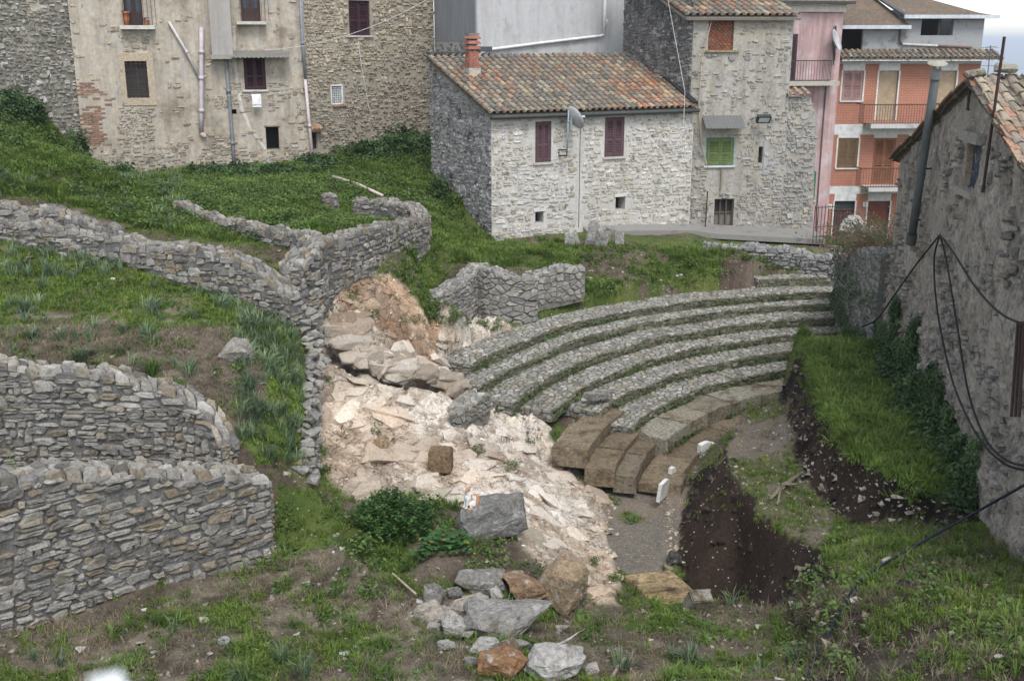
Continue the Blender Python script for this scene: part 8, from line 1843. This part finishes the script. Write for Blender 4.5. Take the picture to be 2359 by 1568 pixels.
# ------------------------------------------------------------------ loose stones
def loose_stones():
    rnd = random.Random(23); src = []
    for k in range(6):
        bm = hull_rock(random.Random(400 + k), 11); bm.verts.index_update(); src.append(([v.co.copy() for v in bm.verts], [tuple(l.vert.index for l in f.loops) for f in bm.faces])); bm.free()
    def add(acc, p, s, col):
        V, F = src[rnd.randrange(6)]; m = Matrix.Rotation(rnd.uniform(0, 6.28), 3, 'Z') @ Matrix.Rotation(rnd.uniform(-.5, .5), 3, 'X') @ Matrix.Diagonal((s * rnd.uniform(.8, 1.3), s * rnd.uniform(.6, 1), s * rnd.uniform(.45, .8))); acc.add([Vector(p) + m @ v for v in V], F, col)
    pal = [(.38, .35, .30), (.45, .43, .39), (.32, .29, .25), (.42, .36, .27), (.30, .22, .16)]; acc = Acc()
    def region(mask, dens, smin, smax, pw=2.5, pal=pal):
        d = np.where(mask & INVIEW & ~SEATS, dens, 0) * np.sqrt(1 + np.minimum(slope, 3) ** 2); n = rs.poisson(d * CELLA); j, i = np.nonzero(n)
        for jj, ii in zip(j, i):
            x = GX[ii] + rnd.uniform(-.04, .04); y = GY[jj] + rnd.uniform(-.04, .04); add(acc, (x, y, ground_z(x, y)), smin + (smax - smin) * rnd.random() ** pw, vary(pal, rnd))
    region(z_front, 11, .012, .075); region(z_bank, 7, .012, .07); region(z_baulk, 30, .01, .055); region(z_mid, 12 * st(n5, .4, .55), .015, .09); region(z_slope, 10, .015, .08); region(z_terr, 4, .012, .06); region(z_dryband, 9, .012, .07); region(z_orch, 12, .012, .06); region(z_mound, 6, .015, .06)
    up = z_dark & (PX > 1830) ; region(up, 16, .012, .075, 2.0, [(.29, .27, .24), (.23, .21, .185), (.36, .345, .315), (.22, .18, .14)]); region(up & (PY > 1060), 40, .02, .085, 1.6, [(.29, .27, .24), (.23, .21, .185), (.36, .345, .315), (.22, .18, .14)]); region(z_dark & (PX < 1830), 3.5, .01, .045, 2.2, [(.24, .22, .19), (.19, .17, .145), (.3, .28, .25)]); region(inpoly(PX, PY, [(1375, 1130), (1412, 1138), (1422, 1290), (1455, 1330), (1425, 1350), (1375, 1290)]), 70, .02, .11, 1.6, [(.56, .46, .33), (.48, .38, .26), (.62, .54, .43)]); region(z_face, 30, .015, .10, 1.8)
    strip = inpoly(PX, PY, [(1525, 1130), (1545, 1130), (1575, 1295), (1540, 1300)]) | inpoly(PX, PY, [(1550, 1060), (1625, 1040), (1600, 1100), (1535, 1130)]); region(strip, 160, .02, .06, 1.5, [(.48, .42, .30), (.42, .37, .27), (.36, .30, .2)])
    region(z_rock, 26, .012, .06, 2.5, [(.62, .50, .38), (.55, .40, .28), (.66, .58, .48)]); foot = inpoly(PX, PY, [(1180, 930), (1300, 955), (1270, 1000), (1240, 1010), (1190, 970)]); region(foot, 70, .03, .1, 1.5, [(.5, .46, .4), (.42, .38, .32)])
    heap = inpoly(PX, PY, [(1640, 545), (1960, 570), (1960, 620), (1700, 590)]); region(heap, 45, .03, .12, 1.6, [(.42, .41, .39), (.34, .33, .31)])
    o = acc.build('loose_stones', M['stone'], kind='stuff'); o['label'] = 'small loose stones scattered over the earth'; o['category'] = 'stones'
    # the larger loose stones, each one its own
    spots = [(468, 1430, 24), (190, 1500, 26), (275, 1503, 16), (325, 1488, 24), (345, 1497, 12), (285, 1540, 18), (455, 1525, 10), (710, 1325, 12), (700, 1345, 11), (660, 1330, 10), (735, 1352, 13), (765, 1345, 9), (800, 1330, 9), (780, 1315, 12), (770, 1415, 12), (880, 1420, 12), (985, 1305, 10), (1010, 1325, 14), (940, 600, 15), (945, 612, 9), (985, 612, 8), (800, 1195, 18), (775, 1235, 14), (820, 1235, 12), (1985, 1305, 24), (2040, 1300, 34), (2000, 1285, 12), (2120, 1285, 18), (2110, 1215, 10), (1810, 1090, 15), (1770, 1060, 10), (1720, 1120, 9), (2060, 1150, 22), (2150, 1175, 18), (1985, 1160, 16), (1945, 1130, 14), (2005, 1190, 13), (2230, 1180, 14), (1560, 640, 12), (1480, 640, 12), (1720, 595, 12), (1210, 965, 16), (1240, 990, 12), (1400, 1140, 8), (1430, 1385, 10), (1555, 1575 - 60, 12), (1400, 1500, 10), (1570, 1480, 14), (1640, 1490, 10), (1450, 1540, 14), (1300, 1520, 14), (1370, 1480, 10), (1700, 1400, 14), (1680, 1430, 10), (1880, 1430, 20), (1895, 1470, 16), (1870, 1500, 18), (70, 600, 22), (150, 610, 8), (640, 580, 20), (660, 640, 16), (560, 990, 10), (720, 990, 18), (705, 1010, 16), (700, 1035, 18), (715, 960, 14), (690, 1075, 22), (660, 1095, 20), (655, 1265, 14), (600, 1290, 30), (545, 1325, 26)]
    made = []
    for i, (X, Y, w) in enumerate(spots):
        p = hit(X, Y); t = p.y / ray(X, Y).y; s = w * t / FP; V, F = src[i % 6]; c = vary(pal, rnd); bm = bmesh.new(); vs_ = [bm.verts.new(v) for v in V]; [bm.faces.new([vs_[k] for k in f]) for f in F]; bmesh.ops.bevel(bm, geom=list(bm.edges), offset=.1, segments=1, affect='EDGES'); bm.verts.index_update()
        m = Matrix.Rotation(rnd.uniform(0, 6.28), 3, 'Z') @ Matrix.Diagonal((s * .62, s * .5, s * .42)); a = Acc(); a.add([m @ v.co for v in bm.verts], [tuple(l.vert.index for l in f.loops) for f in bm.faces], c); bm.free(); o = new_obj('loose_stone', a.mesh(), M['boulder'], loc=p + Vector((0, 0, s * .12)))
        where = 'left of the boulder heap' if Y > 1290 and X < 960 else 'right of the boulder heap' if Y > 1290 and X < 1750 else 'on the right bank' if X > 1750 and Y > 1230 else 'in the dark earth cut' if X > 1700 and Y > 1000 else 'behind the theatre seats' if Y < 660 and X > 1300 else 'on the upper green slope' if Y < 660 else 'along the terrace edge wall' if X < 760 else 'beside the grassy mound' if Y > 1180 else 'near the end of the seats'
        made.append((X, where, o, c, w))
    NTH = ['leftmost', 'second from left', 'third from left', 'fourth from left', 'fifth from left', 'sixth from left', 'seventh from left', 'eighth from left', 'ninth from left', 'tenth from left']
    fam = {}
    for X, where, o, c, w in sorted(made, key=lambda q: q[0]):
        look = ('small ' if w < 12 else 'middling ' if w < 18 else 'large ') + ('pale' if c[0] > .40 else 'brown' if c[2] / c[0] < .62 else 'grey'); fam.setdefault((look, where), []).append(o)
    for (look, where), L in fam.items():
        for k, o in enumerate(L): tag(o, (NTH[k] + ' of the ' + look + ' loose stones ' if len(L) > 1 else look + ' loose stone ') + where, 'stone', 'loose stones ' + where)
loose_stones()
if HAZE: far_land()
